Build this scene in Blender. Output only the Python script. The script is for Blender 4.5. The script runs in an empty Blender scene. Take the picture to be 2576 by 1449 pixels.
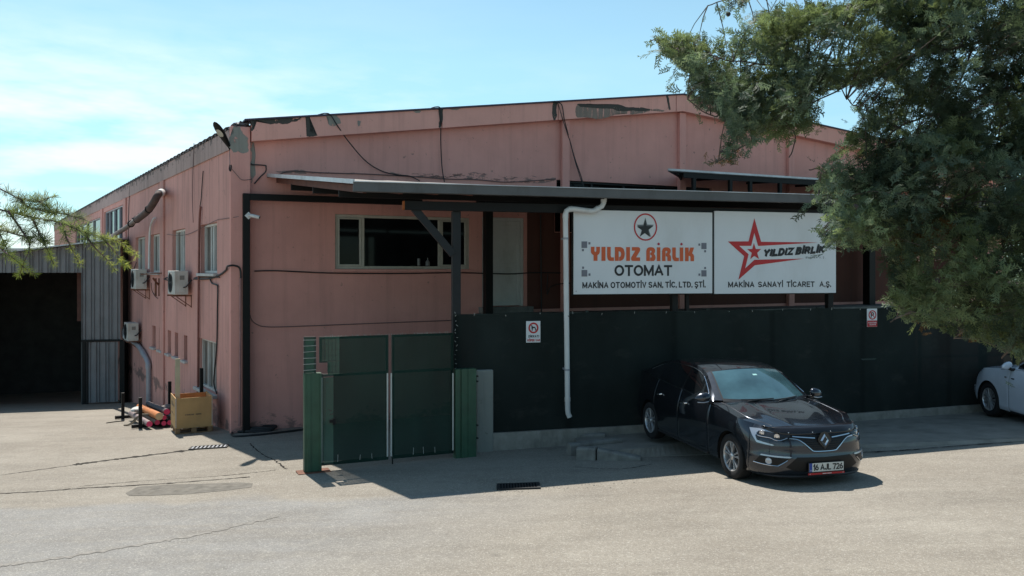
import bpy, bmesh, math, random
import numpy as np
from mathutils import Vector, Matrix, noise as mnoise

scene = bpy.context.scene
COL = scene.collection
rad = math.radians
PI = math.pi

# ------------------------------------------------------------------ camera, sky, sun, exposure
CAM_Z, FPX, CXP, HZN = 2.9, 2100.0, 1288.0, 680.0      # eye height; focal length and horizon in a 2576 px wide frame
cam_d = bpy.data.cameras.new('camera')
cam = bpy.data.objects.new('camera', cam_d)
COL.objects.link(cam)
cam.location = (0, 0, CAM_Z)
cam.rotation_euler = (rad(90), 0, 0)
cam_d.sensor_width = 36.0
cam_d.lens = 36.0 * FPX / 2576.0
cam_d.shift_y = -(724.5 - HZN) / 2576.0
cam_d.clip_start = 0.05
cam_d.clip_end = 3000
scene.camera = cam

SUN_TO = Vector((-0.28, 0.585, 1.0)).normalized()
SUN_EL = math.asin(SUN_TO.z)
SUN_AZ = math.atan2(SUN_TO.x, SUN_TO.y)
sun_d = bpy.data.lights.new('sun', 'SUN')
sun_d.energy = 4.4
sun_d.angle = rad(0.55)
sun_d.color = (1.0, 0.945, 0.86)
sun = bpy.data.objects.new('sun', sun_d)
COL.objects.link(sun)
sun.rotation_euler = (-SUN_TO).to_track_quat('-Z', 'Y').to_euler()
sun.location = (-8, 16, 30)

world = bpy.data.worlds.new('World')
scene.world = world
world.use_nodes = True
wt = world.node_tree
for n in list(wt.nodes):
    wt.nodes.remove(n)
w_out = wt.nodes.new('ShaderNodeOutputWorld')
w_bg = wt.nodes.new('ShaderNodeBackground')
w_sky = wt.nodes.new('ShaderNodeTexSky')
w_sky.sky_type = 'NISHITA'
w_sky.sun_disc = False
w_sky.sun_elevation = SUN_EL
w_sky.sun_rotation = SUN_AZ
w_sky.altitude = 100
w_sky.air_density = 1.0
w_sky.dust_density = 0.15
w_sky.ozone_density = 1.5
w_tc = wt.nodes.new('ShaderNodeTexCoord')
w_map = wt.nodes.new('ShaderNodeMapping')
w_map.inputs['Scale'].default_value = (1.0, 1.0, 4.2)
w_map.inputs['Location'].default_value = (0.35, 0.0, 0.1)
wt.links.new(w_tc.outputs['Generated'], w_map.inputs['Vector'])
w_n = wt.nodes.new('ShaderNodeTexNoise')
w_n.inputs['Scale'].default_value = 4.6
w_n.inputs['Detail'].default_value = 7
w_n.inputs['Roughness'].default_value = 0.55
wt.links.new(w_map.outputs[0], w_n.inputs['Vector'])
w_r = wt.nodes.new('ShaderNodeMapRange')
w_r.inputs['From Min'].default_value = 0.43
w_r.inputs['From Max'].default_value = 0.62
w_r.inputs['To Max'].default_value = 0.72
wt.links.new(w_n.outputs['Fac'], w_r.inputs['Value'])
w_sep = wt.nodes.new('ShaderNodeSeparateXYZ')
wt.links.new(w_tc.outputs['Generated'], w_sep.inputs[0])
w_lft = wt.nodes.new('ShaderNodeMapRange')          # clouds thicken towards the west (left) and thin out overhead
w_lft.inputs['From Min'].default_value = 0.12
w_lft.inputs['From Max'].default_value = -0.38
w_lft.inputs['To Min'].default_value = 0.12
wt.links.new(w_sep.outputs['X'], w_lft.inputs['Value'])
w_mul = wt.nodes.new('ShaderNodeMath')
w_mul.operation = 'MULTIPLY'
wt.links.new(w_r.outputs[0], w_mul.inputs[0])
wt.links.new(w_lft.outputs[0], w_mul.inputs[1])
w_tint = wt.nodes.new('ShaderNodeMix')
w_tint.data_type = 'RGBA'
w_tint.blend_type = 'MULTIPLY'
w_tint.inputs[0].default_value = 1.0
w_tint.inputs[7].default_value = (0.95, 1.09, 0.92, 1)
wt.links.new(w_sky.outputs[0], w_tint.inputs[6])
w_mix = wt.nodes.new('ShaderNodeMix')
w_mix.data_type = 'RGBA'
w_mix.inputs[7].default_value = (7.0, 7.4, 7.6, 1)
w_el = wt.nodes.new('ShaderNodeMapRange')           # a low bank of cloud, thin higher up
w_el.inputs['From Min'].default_value = 0.17
w_el.inputs['From Max'].default_value = 0.27
w_el.inputs['To Min'].default_value = 1.0
w_el.inputs['To Max'].default_value = 0.12
wt.links.new(w_sep.outputs['Z'], w_el.inputs['Value'])
w_mu2 = wt.nodes.new('ShaderNodeMath')
w_mu2.operation = 'MULTIPLY'
wt.links.new(w_mul.outputs[0], w_mu2.inputs[0])
wt.links.new(w_el.outputs[0], w_mu2.inputs[1])
wt.links.new(w_mu2.outputs[0], w_mix.inputs[0])
w_low = wt.nodes.new('ShaderNodeMapRange')          # bluer, less glaring air low down
w_low.inputs['From Min'].default_value = 0.0
w_low.inputs['From Max'].default_value = 0.24
w_low.inputs['To Min'].default_value = 1.0
w_low.inputs['To Max'].default_value = 0.0
wt.links.new(w_sep.outputs['Z'], w_low.inputs['Value'])
w_air = wt.nodes.new('ShaderNodeMix')
w_air.data_type = 'RGBA'
w_air.blend_type = 'MULTIPLY'
w_air.inputs[7].default_value = (0.50, 0.66, 0.90, 1)
wt.links.new(w_low.outputs[0], w_air.inputs[0])
wt.links.new(w_tint.outputs[2], w_air.inputs[6])
wt.links.new(w_air.outputs[2], w_mix.inputs[6])
wt.links.new(w_mix.outputs[2], w_bg.inputs['Color'])
w_bg.inputs['Strength'].default_value = 0.10
wt.links.new(w_bg.outputs[0], w_out.inputs['Surface'])

scene.view_settings.view_transform = 'Standard'
scene.view_settings.look = 'None'
scene.view_settings.exposure = 0.70
scene.view_settings.gamma = 1.0
scene.render.engine = 'CYCLES'
scene.cycles.max_bounces = 8
scene.cycles.use_denoising = True
random.seed(7)
RNG = np.random.default_rng(11)

# ------------------------------------------------------------------ measuring helpers
def km(x, y):
    return (x - CXP) / FPX, (HZN - y) / FPX

def ground_z(X, Y):
    z = 0.535 + 0.03 * X - 0.055 * min(Y, 60.0)
    d = min(max(0.0, Y - 18.0), 16.0)
    return z - 0.0021 * d * d

def gp(x, y):
    """the spot of ground seen at a photo position"""
    k, m = km(x, y)
    lo, hi = 2.0, 80.0
    for _ in range(50):
        Z = (lo + hi) / 2
        if CAM_Z + m * Z > ground_z(k * Z, Z):
            lo = Z
        else:
            hi = Z
    return Vector((k * Z, Z, CAM_Z + m * Z))

class Upright:
    """a vertical plane: hit() gives (distance along, height) of what is seen at a photo position"""
    def __init__(s, ox, oy, ang):
        s.o = (ox, oy); s.a = ang; s.c = math.cos(ang); s.s = math.sin(ang)
    def hit(s, x, y):
        k, m = km(x, y)
        t = (k * s.o[1] - s.o[0]) / (s.c - k * s.s)
        Z = s.o[1] + s.s * t
        return t, CAM_Z + m * Z
    def t(s, x):
        return s.hit(x, 700)[0]
    def z(s, x, y):
        return s.hit(x, y)[1]
    def pt(s, t, z, out=0.0):
        return Vector((s.o[0] + s.c * t + s.s * out, s.o[1] + s.s * t - s.c * out, z))

def at(x, y, Z):
    k, m = km(x, y)
    return Vector((k * Z, Z, CAM_Z + m * Z))

# ------------------------------------------------------------------ mesh helpers
class MB:
    def __init__(s):
        s.v = []; s.f = []
    def add(s, verts, faces):
        b = len(s.v)
        s.v += [tuple(p) for p in verts]
        s.f += [tuple(i + b for i in f) for f in faces]
    def quad(s, a, b, c, d):
        s.add([a, b, c, d], [(0, 1, 2, 3)])
    def box(s, x0, x1, y0, y1, z0, z1, M=None):
        p = [Vector((x, y, z)) for z in (z0, z1) for y in (y0, y1) for x in (x0, x1)]
        if M is not None:
            p = [M @ q for q in p]
        s.add(p, [(0, 2, 3, 1), (4, 5, 7, 6), (0, 1, 5, 4), (2, 6, 7, 3), (0, 4, 6, 2), (1, 3, 7, 5)])
    def beam(s, a, b, w, h, up=Vector((0, 0, 1))):
        a, b = Vector(a), Vector(b)
        d = (b - a).normalized()
        u = Vector(up)
        if abs(d.dot(u)) > 0.98:
            u = Vector((0, 1, 0))
        r = d.cross(u).normalized() * (w / 2)
        u = r.cross(d).normalized() * (h / 2)
        p = [a - r - u, a + r - u, a + r + u, a - r + u, b - r - u, b + r - u, b + r + u, b - r + u]
        s.add(p, [(3, 2, 1, 0), (4, 5, 6, 7), (0, 1, 5, 4), (1, 2, 6, 5), (2, 3, 7, 6), (3, 0, 4, 7)])
    def tube(s, path, r, n=8, caps=True):
        P = [Vector(p) for p in path]
        R = r if isinstance(r, (list, tuple)) else [r] * len(P)
        rings = []
        up = None
        for i, p in enumerate(P):
            d = (P[min(i + 1, len(P) - 1)] - P[max(i - 1, 0)])
            if d.length < 1e-9:
                d = Vector((0, 0, 1))
            d.normalize()
            if up is None:
                up = Vector((0, 0, 1)) if abs(d.z) < 0.9 else Vector((1, 0, 0))
            a = d.cross(up)
            if a.length < 1e-6:
                a = d.orthogonal()
            a.normalize()
            b = a.cross(d).normalized()
            up = b
            rings.append([p + (a * math.cos(2 * PI * j / n) + b * math.sin(2 * PI * j / n)) * R[i] for j in range(n)])
        vs = [q for r_ in rings for q in r_]
        fs = []
        for i in range(len(P) - 1):
            for j in range(n):
                k = (j + 1) % n
                fs.append((i * n + j, (i + 1) * n + j, (i + 1) * n + k, i * n + k))
        if caps:
            fs.append(tuple(range(n)))
            fs.append(tuple(reversed([(len(P) - 1) * n + j for j in range(n)])))
        s.add(vs, fs)
    def lathe(s, prof, n=24, M=None, closed=False):
        """profile of (radius, height) turned round z"""
        vs = []
        for r, h in prof:
            for j in range(n):
                q = Vector((r * math.cos(2 * PI * j / n), r * math.sin(2 * PI * j / n), h))
                vs.append(M @ q if M is not None else q)
        fs = []
        m = len(prof)
        for i in range(m if closed else m - 1):
            i2 = (i + 1) % m
            for j in range(n):
                k = (j + 1) % n
                fs.append((i * n + j, i * n + k, i2 * n + k, i2 * n + j))
        s.add(vs, fs)
    def prism(s, poly, y0, y1, M=None):
        """polygon in x,z pushed from y0 to y1"""
        n = len(poly)
        p = [Vector((a, y0, b)) for a, b in poly] + [Vector((a, y1, b)) for a, b in poly]
        if M is not None:
            p = [M @ q for q in p]
        s.add(p, [tuple(range(n)), tuple(reversed(range(n, 2 * n)))] +
              [(i, n + i, n + (i + 1) % n, (i + 1) % n) for i in range(n)])
    def ball(s, c, r, n=8, m=6, scale=(1, 1, 1)):
        c = Vector(c)
        vs = []
        for i in range(m + 1):
            th = PI * i / m
            for j in range(n):
                ph = 2 * PI * j / n
                vs.append(c + Vector((r * scale[0] * math.sin(th) * math.cos(ph), r * scale[1] * math.sin(th) * math.sin(ph), r * scale[2] * math.cos(th))))
        fs = []
        for i in range(m):
            for j in range(n):
                k = (j + 1) % n
                fs.append((i * n + j, (i + 1) * n + j, (i + 1) * n + k, i * n + k))
        s.add(vs, fs)
    def build(s, name, mat, parent=None, smooth=False, bevel=0.0, fix=True):
        me = bpy.data.meshes.new(name)
        me.from_pydata(s.v, [], s.f)
        if fix:
            bm = bmesh.new()
            bm.from_mesh(me)
            bmesh.ops.recalc_face_normals(bm, faces=bm.faces)
            bm.to_mesh(me)
            bm.free()
        me.materials.append(mat)
        if smooth:
            me.polygons.foreach_set('use_smooth', [True] * len(me.polygons))
        ob = bpy.data.objects.new(name, me)
        COL.objects.link(ob)
        if parent is not None:
            ob.parent = parent
        if bevel > 0:
            md = ob.modifiers.new('bevel', 'BEVEL')
            md.width = bevel
            md.segments = 2
            md.limit_method = 'ANGLE'
            md.angle_limit = rad(40)
        if smooth:
            try:
                me.set_sharp_from_angle(angle=rad(42))
            except Exception:
                pass
        me.update()
        return ob

def tag(o, label, cat, group=None):
    o['label'] = label
    o['category'] = cat
    if group:
        o['group'] = group
    return o

def struct(o, kind='structure'):
    o['kind'] = kind
    return o

def thing(name, label, cat, loc=(0, 0, 0), rz=0.0, group=None):
    o = bpy.data.objects.new(name, None)
    o.empty_display_size = 0.2
    COL.objects.link(o)
    o.location = loc
    o.rotation_euler = (0, 0, rz)
    return tag(o, label, cat, group)

def kids(o):
    return [c for c in bpy.data.objects if c.parent == o]

def dup(o, loc=None, rz=None, label=None, parent=None):
    c = o.copy()
    COL.objects.link(c)
    if parent is not None:
        c.parent = parent
    if loc is not None:
        c.location = loc
    if rz is not None:
        c.rotation_euler = (0, 0, rz)
    if label:
        c['label'] = label
    for ch in kids(o):
        dup(ch, parent=c)
    return c

def sag(a, b, drop, n=14):
    a, b = Vector(a), Vector(b)
    return [a.lerp(b, i / n) - Vector((0, 0, drop * 4 * (i / n) * (1 - i / n))) for i in range(n + 1)]

def smooth_path(P, n=6):
    P = [Vector(p) for p in P]
    out = []
    for i in range(len(P) - 1):
        p0 = P[max(i - 1, 0)]; p1 = P[i]; p2 = P[i + 1]; p3 = P[min(i + 2, len(P) - 1)]
        for j in range(n):
            t = j / n
            out.append(0.5 * ((2 * p1) + (p2 - p0) * t + (2 * p0 - 5 * p1 + 4 * p2 - p3) * t * t + (3 * p1 - p0 - 3 * p2 + p3) * t ** 3))
    out.append(P[-1])
    return out

# ------------------------------------------------------------------ materials
def nmat(name):
    m = bpy.data.materials.new(name)
    m.use_nodes = True
    nt = m.node_tree
    b = nt.nodes['Principled BSDF']
    return m, nt, b

def nd(nt, kind, **kw):
    n = nt.nodes.new(kind)
    for k, v in kw.items():
        if k in n.inputs:
            n.inputs[k].default_value = v
        else:
            setattr(n, k, v)
    return n

def coord(nt, scale=(1, 1, 1), kind='Object'):
    tc = nt.nodes.new('ShaderNodeTexCoord')
    mp = nt.nodes.new('ShaderNodeMapping')
    mp.inputs['Scale'].default_value = scale
    nt.links.new(tc.outputs[kind], mp.inputs['Vector'])
    return mp.outputs[0]

def noise(nt, vec, scale, detail=5, rough=0.55):
    n = nt.nodes.new('ShaderNodeTexNoise')
    n.inputs['Scale'].default_value = scale
    n.inputs['Detail'].default_value = detail
    n.inputs['Roughness'].default_value = rough
    nt.links.new(vec, n.inputs['Vector'])
    return n.outputs['Fac']

def rng(nt, val, a, b, c=0.0, d=1.0):
    n = nt.nodes.new('ShaderNodeMapRange')
    n.inputs['From Min'].default_value = a
    n.inputs['From Max'].default_value = b
    n.inputs['To Min'].default_value = c
    n.inputs['To Max'].default_value = d
    nt.links.new(val, n.inputs['Value'])
    return n.outputs[0]

def mth(nt, op, a, b):
    n = nt.nodes.new('ShaderNodeMath')
    n.operation = op
    for i, q in enumerate((a, b)):
        if isinstance(q, (int, float)):
            n.inputs[i].default_value = q
        else:
            nt.links.new(q, n.inputs[i])
    return n.outputs[0]

def mixc(nt, fac, a, b, blend='MIX'):
    n = nt.nodes.new('ShaderNodeMix')
    n.data_type = 'RGBA'
    n.blend_type = blend
    for i, q in ((0, fac), (6, a), (7, b)):
        if isinstance(q, (int, float)):
            n.inputs[i].default_value = q
        elif isinstance(q, tuple):
            n.inputs[i].default_value = (*q, 1) if len(q) == 3 else q
        else:
            nt.links.new(q, n.inputs[i])
    return n.outputs[2]

def bump(nt, b, val, strength=0.3, dist=0.02):
    n = nt.nodes.new('ShaderNodeBump')
    n.inputs['Strength'].default_value = strength
    n.inputs['Distance'].default_value = dist
    nt.links.new(val, n.inputs['Height'])
    nt.links.new(n.outputs[0], b.inputs['Normal'])

def plain(name, col, rough=0.6, metal=0.0, var=0.18, scale=6.0, spec=0.5, bmp=0.0, dirt=None):
    """a paint or metal with a little unevenness"""
    m, nt, b = nmat(name)
    v = coord(nt)
    f = noise(nt, v, scale, 6, 0.6)
    lo = tuple(c * (1 - var) for c in col)
    hi = tuple(min(1, c * (1 + var)) for c in col)
    c = mixc(nt, rng(nt, f, 0.3, 0.7), lo, hi)
    if dirt:
        d = noise(nt, coord(nt, (1, 1, 0.35)), scale * 0.7, 7, 0.7)
        c = mixc(nt, rng(nt, d, 0.52, 0.75, 0, 0.75), c, dirt)
    nt.links.new(c, b.inputs['Base Color'])
    b.inputs['Roughness'].default_value = rough
    b.inputs['Metallic'].default_value = metal
    b.inputs['Specular IOR Level'].default_value = spec
    if bmp:
        bump(nt, b, noise(nt, v, scale * 8, 4, 0.6), bmp, 0.01)
    return m

def stucco(name, base, dark=(0.10, 0.088, 0.08), grime=0.5, top=None):
    """painted render: blotches, rain streaks, patches of lost paint"""
    m, nt, b = nmat(name)
    v = coord(nt)
    c = mixc(nt, rng(nt, noise(nt, v, 0.55, 6, 0.6), 0.3, 0.7), tuple(q * 0.86 for q in base), tuple(q * 1.08 for q in base))
    streak = noise(nt, coord(nt, (5.5, 5.5, 0.28)), 1.0, 7, 0.7)
    c = mixc(nt, rng(nt, streak, 0.5, 0.78, 0, grime), c, tuple(q * 0.42 + 0.02 for q in base))
    blot = noise(nt, v, 2.3, 9, 0.72)
    c = mixc(nt, rng(nt, blot, 0.60, 0.72, 0, grime * 0.8), c, tuple(q * 0.55 + 0.03 for q in base))
    spots = noise(nt, v, 9.0, 4, 0.6)
    c = mixc(nt, rng(nt, spots, 0.67, 0.74, 0, 0.6), c, dark)
    if top:
        # lost paint along an edge whose height is given: (z centre, spread, coarse scale)
        sx = nt.nodes.new('ShaderNodeSeparateXYZ')
        tc = nt.nodes.new('ShaderNodeTexCoord')
        nt.links.new(tc.outputs['Object'], sx.inputs[0])
        for zc, sp, sc, am in top:
            d = mth(nt, 'ABSOLUTE', mth(nt, 'SUBTRACT', sx.outputs['Z'], zc), 0)
            near = rng(nt, d, sp, 0.0)
            pn = noise(nt, coord(nt, (1, 1, 1.6)), sc, 8, 0.7)
            k = mth(nt, 'ADD', pn, mth(nt, 'MULTIPLY', near, 0.28))
            c = mixc(nt, mth(nt, 'MULTIPLY', rng(nt, k, 0.72, 0.78), am), c, dark)
    nt.links.new(c, b.inputs['Base Color'])
    b.inputs['Roughness'].default_value = 0.92
    b.inputs['Specular IOR Level'].default_value = 0.25
    bump(nt, b, mth(nt, 'ADD', noise(nt, v, 60, 4, 0.6), mth(nt, 'MULTIPLY', blot, 1.5)), 0.25, 0.015)
    return m

def peeling(m, thr, scale=(7, 7, 5)):
    """lets the paint below show through ragged holes"""
    nt = m.node_tree
    b = nt.nodes['Principled BSDF']
    f = noise(nt, coord(nt, scale), 1.0, 9, .75)
    k = rng(nt, f, thr, thr + .03)
    tr = nt.nodes.new('ShaderNodeBsdfTransparent')
    mx = nt.nodes.new('ShaderNodeMixShader')
    nt.links.new(k, mx.inputs[0])
    nt.links.new(tr.outputs[0], mx.inputs[1])
    nt.links.new(b.outputs[0], mx.inputs[2])
    nt.links.new(mx.outputs[0], nt.nodes['Material Output'].inputs['Surface'])
    return m
PINK = (0.70, 0.335, 0.285)
M_PINK = stucco('pink_render', PINK, grime=0.3, top=[(-0.6, 0.6, 1.6, 0.6)])
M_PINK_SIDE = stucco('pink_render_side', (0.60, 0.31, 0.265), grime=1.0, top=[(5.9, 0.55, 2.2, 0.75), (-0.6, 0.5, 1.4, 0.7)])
M_EAVE = stucco('grey_pink_eave', (0.42, 0.30, 0.27), grime=1.0, top=[(6.05, 0.5, 3.0, 0.85)])
M_FASCIA = stucco('pink_fascia', (0.76, 0.375, 0.31), grime=0.3)
M_PATCH = peeling(stucco('bare_render', (0.29, 0.27, 0.235), grime=0.6), .40)
M_BLACKSTEEL = plain('black_steel', (0.005, 0.005, 0.005), 0.6, 0.0, 0.3, 4, spec=0.3)
M_DARKSTEEL = plain('dark_grey_steel', (0.013, 0.015, 0.017), 0.55, 0.0, 0.25, 4, spec=.35)
M_GUTTER = plain('grey_gutter', (0.10, 0.101, 0.101), 0.7, 0.0, 0.12, 3, dirt=(0.06, 0.055, 0.05))
M_DARKSHEET = plain('dark_sheet', (0.09, 0.09, 0.092), 0.6, 0.1, 0.2, 3)
M_ZINC = plain('zinc_sheet', (0.52, 0.53, 0.55), 0.45, 0.25, 0.15, 3, dirt=(0.3, 0.28, 0.26))
M_PVC_FRAME = plain('window_frame_white', (0.56, 0.56, 0.53), 0.45, 0, 0.08, 4, dirt=(0.36, 0.34, 0.3))
M_CREAM = plain('cream_frame', (0.47, 0.445, 0.38), 0.5, 0, 0.1, 4, dirt=(0.34, 0.3, 0.23))
M_DOORWHITE = plain('door_white', (0.56, 0.55, 0.52), 0.5, 0, 0.06, 3, dirt=(0.42, 0.4, 0.35))
M_PIPE = plain('white_pipe', (0.62, 0.62, 0.61), 0.42, 0, 0.06, 4, dirt=(0.42, 0.41, 0.39))
M_GREYPIPE = plain('grey_pipe', (0.30, 0.31, 0.34), 0.5, 0, 0.12, 4, dirt=(0.2, 0.19, 0.18))
M_GREEN = plain('green_paint', (0.022, 0.075, 0.042), 0.45, 0, 0.2, 5, dirt=(0.03, 0.05, 0.035))
M_GREENDK = plain('dark_green_steel', (0.014, 0.028, 0.022), 0.5, 0, 0.2, 5)
M_BATTEN = plain('white_batten', (0.52, 0.51, 0.47), 0.6, 0, 0.1, 8, dirt=(0.3, 0.28, 0.25))
M_RUST = plain('rusty_steel', (0.14, 0.055, 0.03), 0.85, 0, 0.4, 9, bmp=0.3)
M_CABLE = plain('black_cable', (0.012, 0.012, 0.013), 0.6, 0, 0.2, 4)
M_GREYCABLE = plain('dusty_cable', (0.13, 0.085, 0.08), 0.8, 0, 0.2, 4)
M_AC = plain('aircon_casing', (0.50, 0.49, 0.45), 0.5, 0, 0.1, 4, dirt=(0.3, 0.26, 0.21))
M_BLACK = plain('matt_black', (0.008, 0.008, 0.008), 0.8, 0, 0.2, 4, spec=0.2)
M_WHITE = plain('sign_white', (0.70, 0.71, 0.72), 0.55, 0, 0.025, 1.2, spec=0.3, dirt=(.60, .60, .59))
M_INK = plain('sign_black_ink', (0.008, 0.009, 0.012), 0.5, 0, 0.1, 3)
M_RED = plain('sign_red_ink', (0.48, 0.012, 0.016), 0.5, 0, 0.06, 3)
M_ORANGE = plain('sign_orange_ink', (0.62, 0.10, 0.022), 0.5, 0, 0.05, 3)
M_SIGNGREY = plain('sign_grey_ink', (0.165, 0.165, 0.195), 0.5, 0, 0.05, 3)
M_WOODRED = plain('red_brown_wood', (0.11, 0.035, 0.022), 0.7, 0, 0.3, 5)
M_CONC = plain('concrete', (0.27, 0.255, 0.225), 0.95, 0, 0.22, 5, spec=0.2, bmp=0.4, dirt=(0.12, 0.11, 0.095))
M_CONC_GREY = plain('old_concrete', (0.20, 0.195, 0.18), 0.95, 0, 0.25, 6, spec=0.2, bmp=0.5, dirt=(0.09, 0.085, 0.075))

def glass_dark(name, tint=(0.012, 0.014, 0.016), rough=0.06, spec=0.35):
    m, nt, b = nmat(name)
    c = mixc(nt, rng(nt, noise(nt, coord(nt), 1.7, 5), 0.35, 0.7), tint, tuple(q * 2.2 for q in tint))
    nt.links.new(c, b.inputs['Base Color'])
    b.inputs['Roughness'].default_value = rough
    b.inputs['Specular IOR Level'].default_value = spec
    return m
M_PANE = glass_dark('dark_pane', (0.004, 0.0045, 0.005), 0.05, 0.10)
M_PANE_CURTAIN = glass_dark('curtained_pane', (0.085, 0.075, 0.065), 0.3, 0.2)

def flat(polys, mat, name, parent, y=-0.004, thick=0.0015):
    """flat printed shapes: polygons in x,z, one object"""
    mb = MB()
    for P in polys:
        mb.prism(P, y - thick, y)
    return mb.build(name, mat, parent)

def ring(cx, cz, rx, rz, w, n=40):
    out = []
    for i in range(n):
        a0, a1 = 2 * PI * i / n, 2 * PI * (i + 1) / n
        out.append([(cx + rx * math.cos(a0), cz + rz * math.sin(a0)), (cx + rx * math.cos(a1), cz + rz * math.sin(a1)),
                    (cx + (rx - w) * math.cos(a1), cz + (rz - w) * math.sin(a1)), (cx + (rx - w) * math.cos(a0), cz + (rz - w) * math.sin(a0))])
    return out
# ------------------------------------------------------------------ plain block lettering built from strokes
def _arc(cx, cy, rx, ry, a0, a1, n=9):
    return [(cx + rx * math.cos(rad(a0 + (a1 - a0) * i / n)), cy + ry * math.sin(rad(a0 + (a1 - a0) * i / n))) for i in range(n + 1)]
_O = lambda w: _arc(w / 2, .5, w / 2, .5, 0, 360, 22)
_S = _arc(.32, .745, .31, .255, 25, 270, 10) + _arc(.32, .245, .32, .245, 90, -155, 10)[1:]
STROKES = {
 'A': (.76, [[(0, 0), (.38, 1), (.76, 0)], [(.13, .32), (.63, .32)]]),
 'B': (.62, [[(.36, .53), (0, .53), (0, 1), (.36, 1)] + _arc(.36, .765, .23, .235, 90, -90, 7), [(0, .53), (0, 0), (.36, 0)] + _arc(.36, .265, .26, .265, -90, 90, 7)]),
 'C': (.68, [_arc(.37, .5, .37, .5, 42, 318, 16)]),
 'D': (.68, [[(.28, 0), (0, 0), (0, 1), (.28, 1)] + _arc(.28, .5, .4, .5, 90, -90, 12)]),
 'E': (.55, [[(.55, 1), (0, 1), (0, 0), (.55, 0)], [(0, .52), (.50, .52)]]),
 'I': (.0, [[(0, 0), (0, 1)]]),
 'J': (.48, [[(.48, 1), (.48, .27)] + _arc(.24, .25, .24, .25, 0, -170, 9)]),
 'K': (.64, [[(0, 0), (0, 1)], [(.60, 1), (.02, .38)], [(.2, .56), (.64, 0)]]),
 'L': (.52, [[(0, 1), (0, 0), (.52, 0)]]),
 'M': (.84, [[(0, 0), (0, 1)], [(0, 1), (.42, .12), (.84, 1)], [(.84, 1), (.84, 0)]]),
 'N': (.66, [[(0, 0), (0, 1)], [(0, 1), (.66, 0)], [(.66, 0), (.66, 1)]]),
 'O': (.80, [_O(.80)]),
 'P': (.60, [[(0, 0), (0, 1), (.34, 1)] + _arc(.34, .72, .26, .28, 90, -90, 8) + [(0, .44)]]),
 'R': (.64, [[(0, 0), (0, 1), (.36, 1)] + _arc(.36, .74, .25, .26, 90, -90, 8) + [(0, .48)], [(.34, .48), (.64, 0)]]),
 'S': (.62, [_S]),
 'T': (.66, [[(0, 1), (.66, 1)], [(.33, 1), (.33, 0)]]),
 'U': (.64, [[(0, 1), (0, .3)] + _arc(.32, .3, .32, .3, 180, 360, 9) + [(.64, 1)]]),
 'V': (.70, [[(0, 1), (.35, 0), (.70, 1)]]),
 'Y': (.70, [[(0, 1), (.35, .46), (.70, 1)], [(.35, .46), (.35, 0)]]),
 'Z': (.62, [[(0, 1), (.62, 1), (0, 0), (.62, 0)]]),
 '.': (.0, [[(0, -.06), (0, .07)]]),
 '!': (.0, [[(0, .34), (0, 1)], [(0, -.06), (0, .07)]]),
 '1': (.25, [[(0, .74), (.25, .98)], [(.25, 1.06), (.25, -.06)]]),
 '2': (.56, [_arc(.28, .72, .28, .28, 160, -35, 9) + [(0, 0), (.56, 0)]]),
 '6': (.58, [_arc(.29, .29, .29, .29, 0, 360, 14), [(.02, .36), (.14, .72), (.36, 1.02)]]),
 '7': (.56, [[(0, 1), (.56, 1), (.2, -.06)]]),
}
EXTRA = {'İ': 'I', 'Ö': 'O', 'Ş': 'S'}
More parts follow.
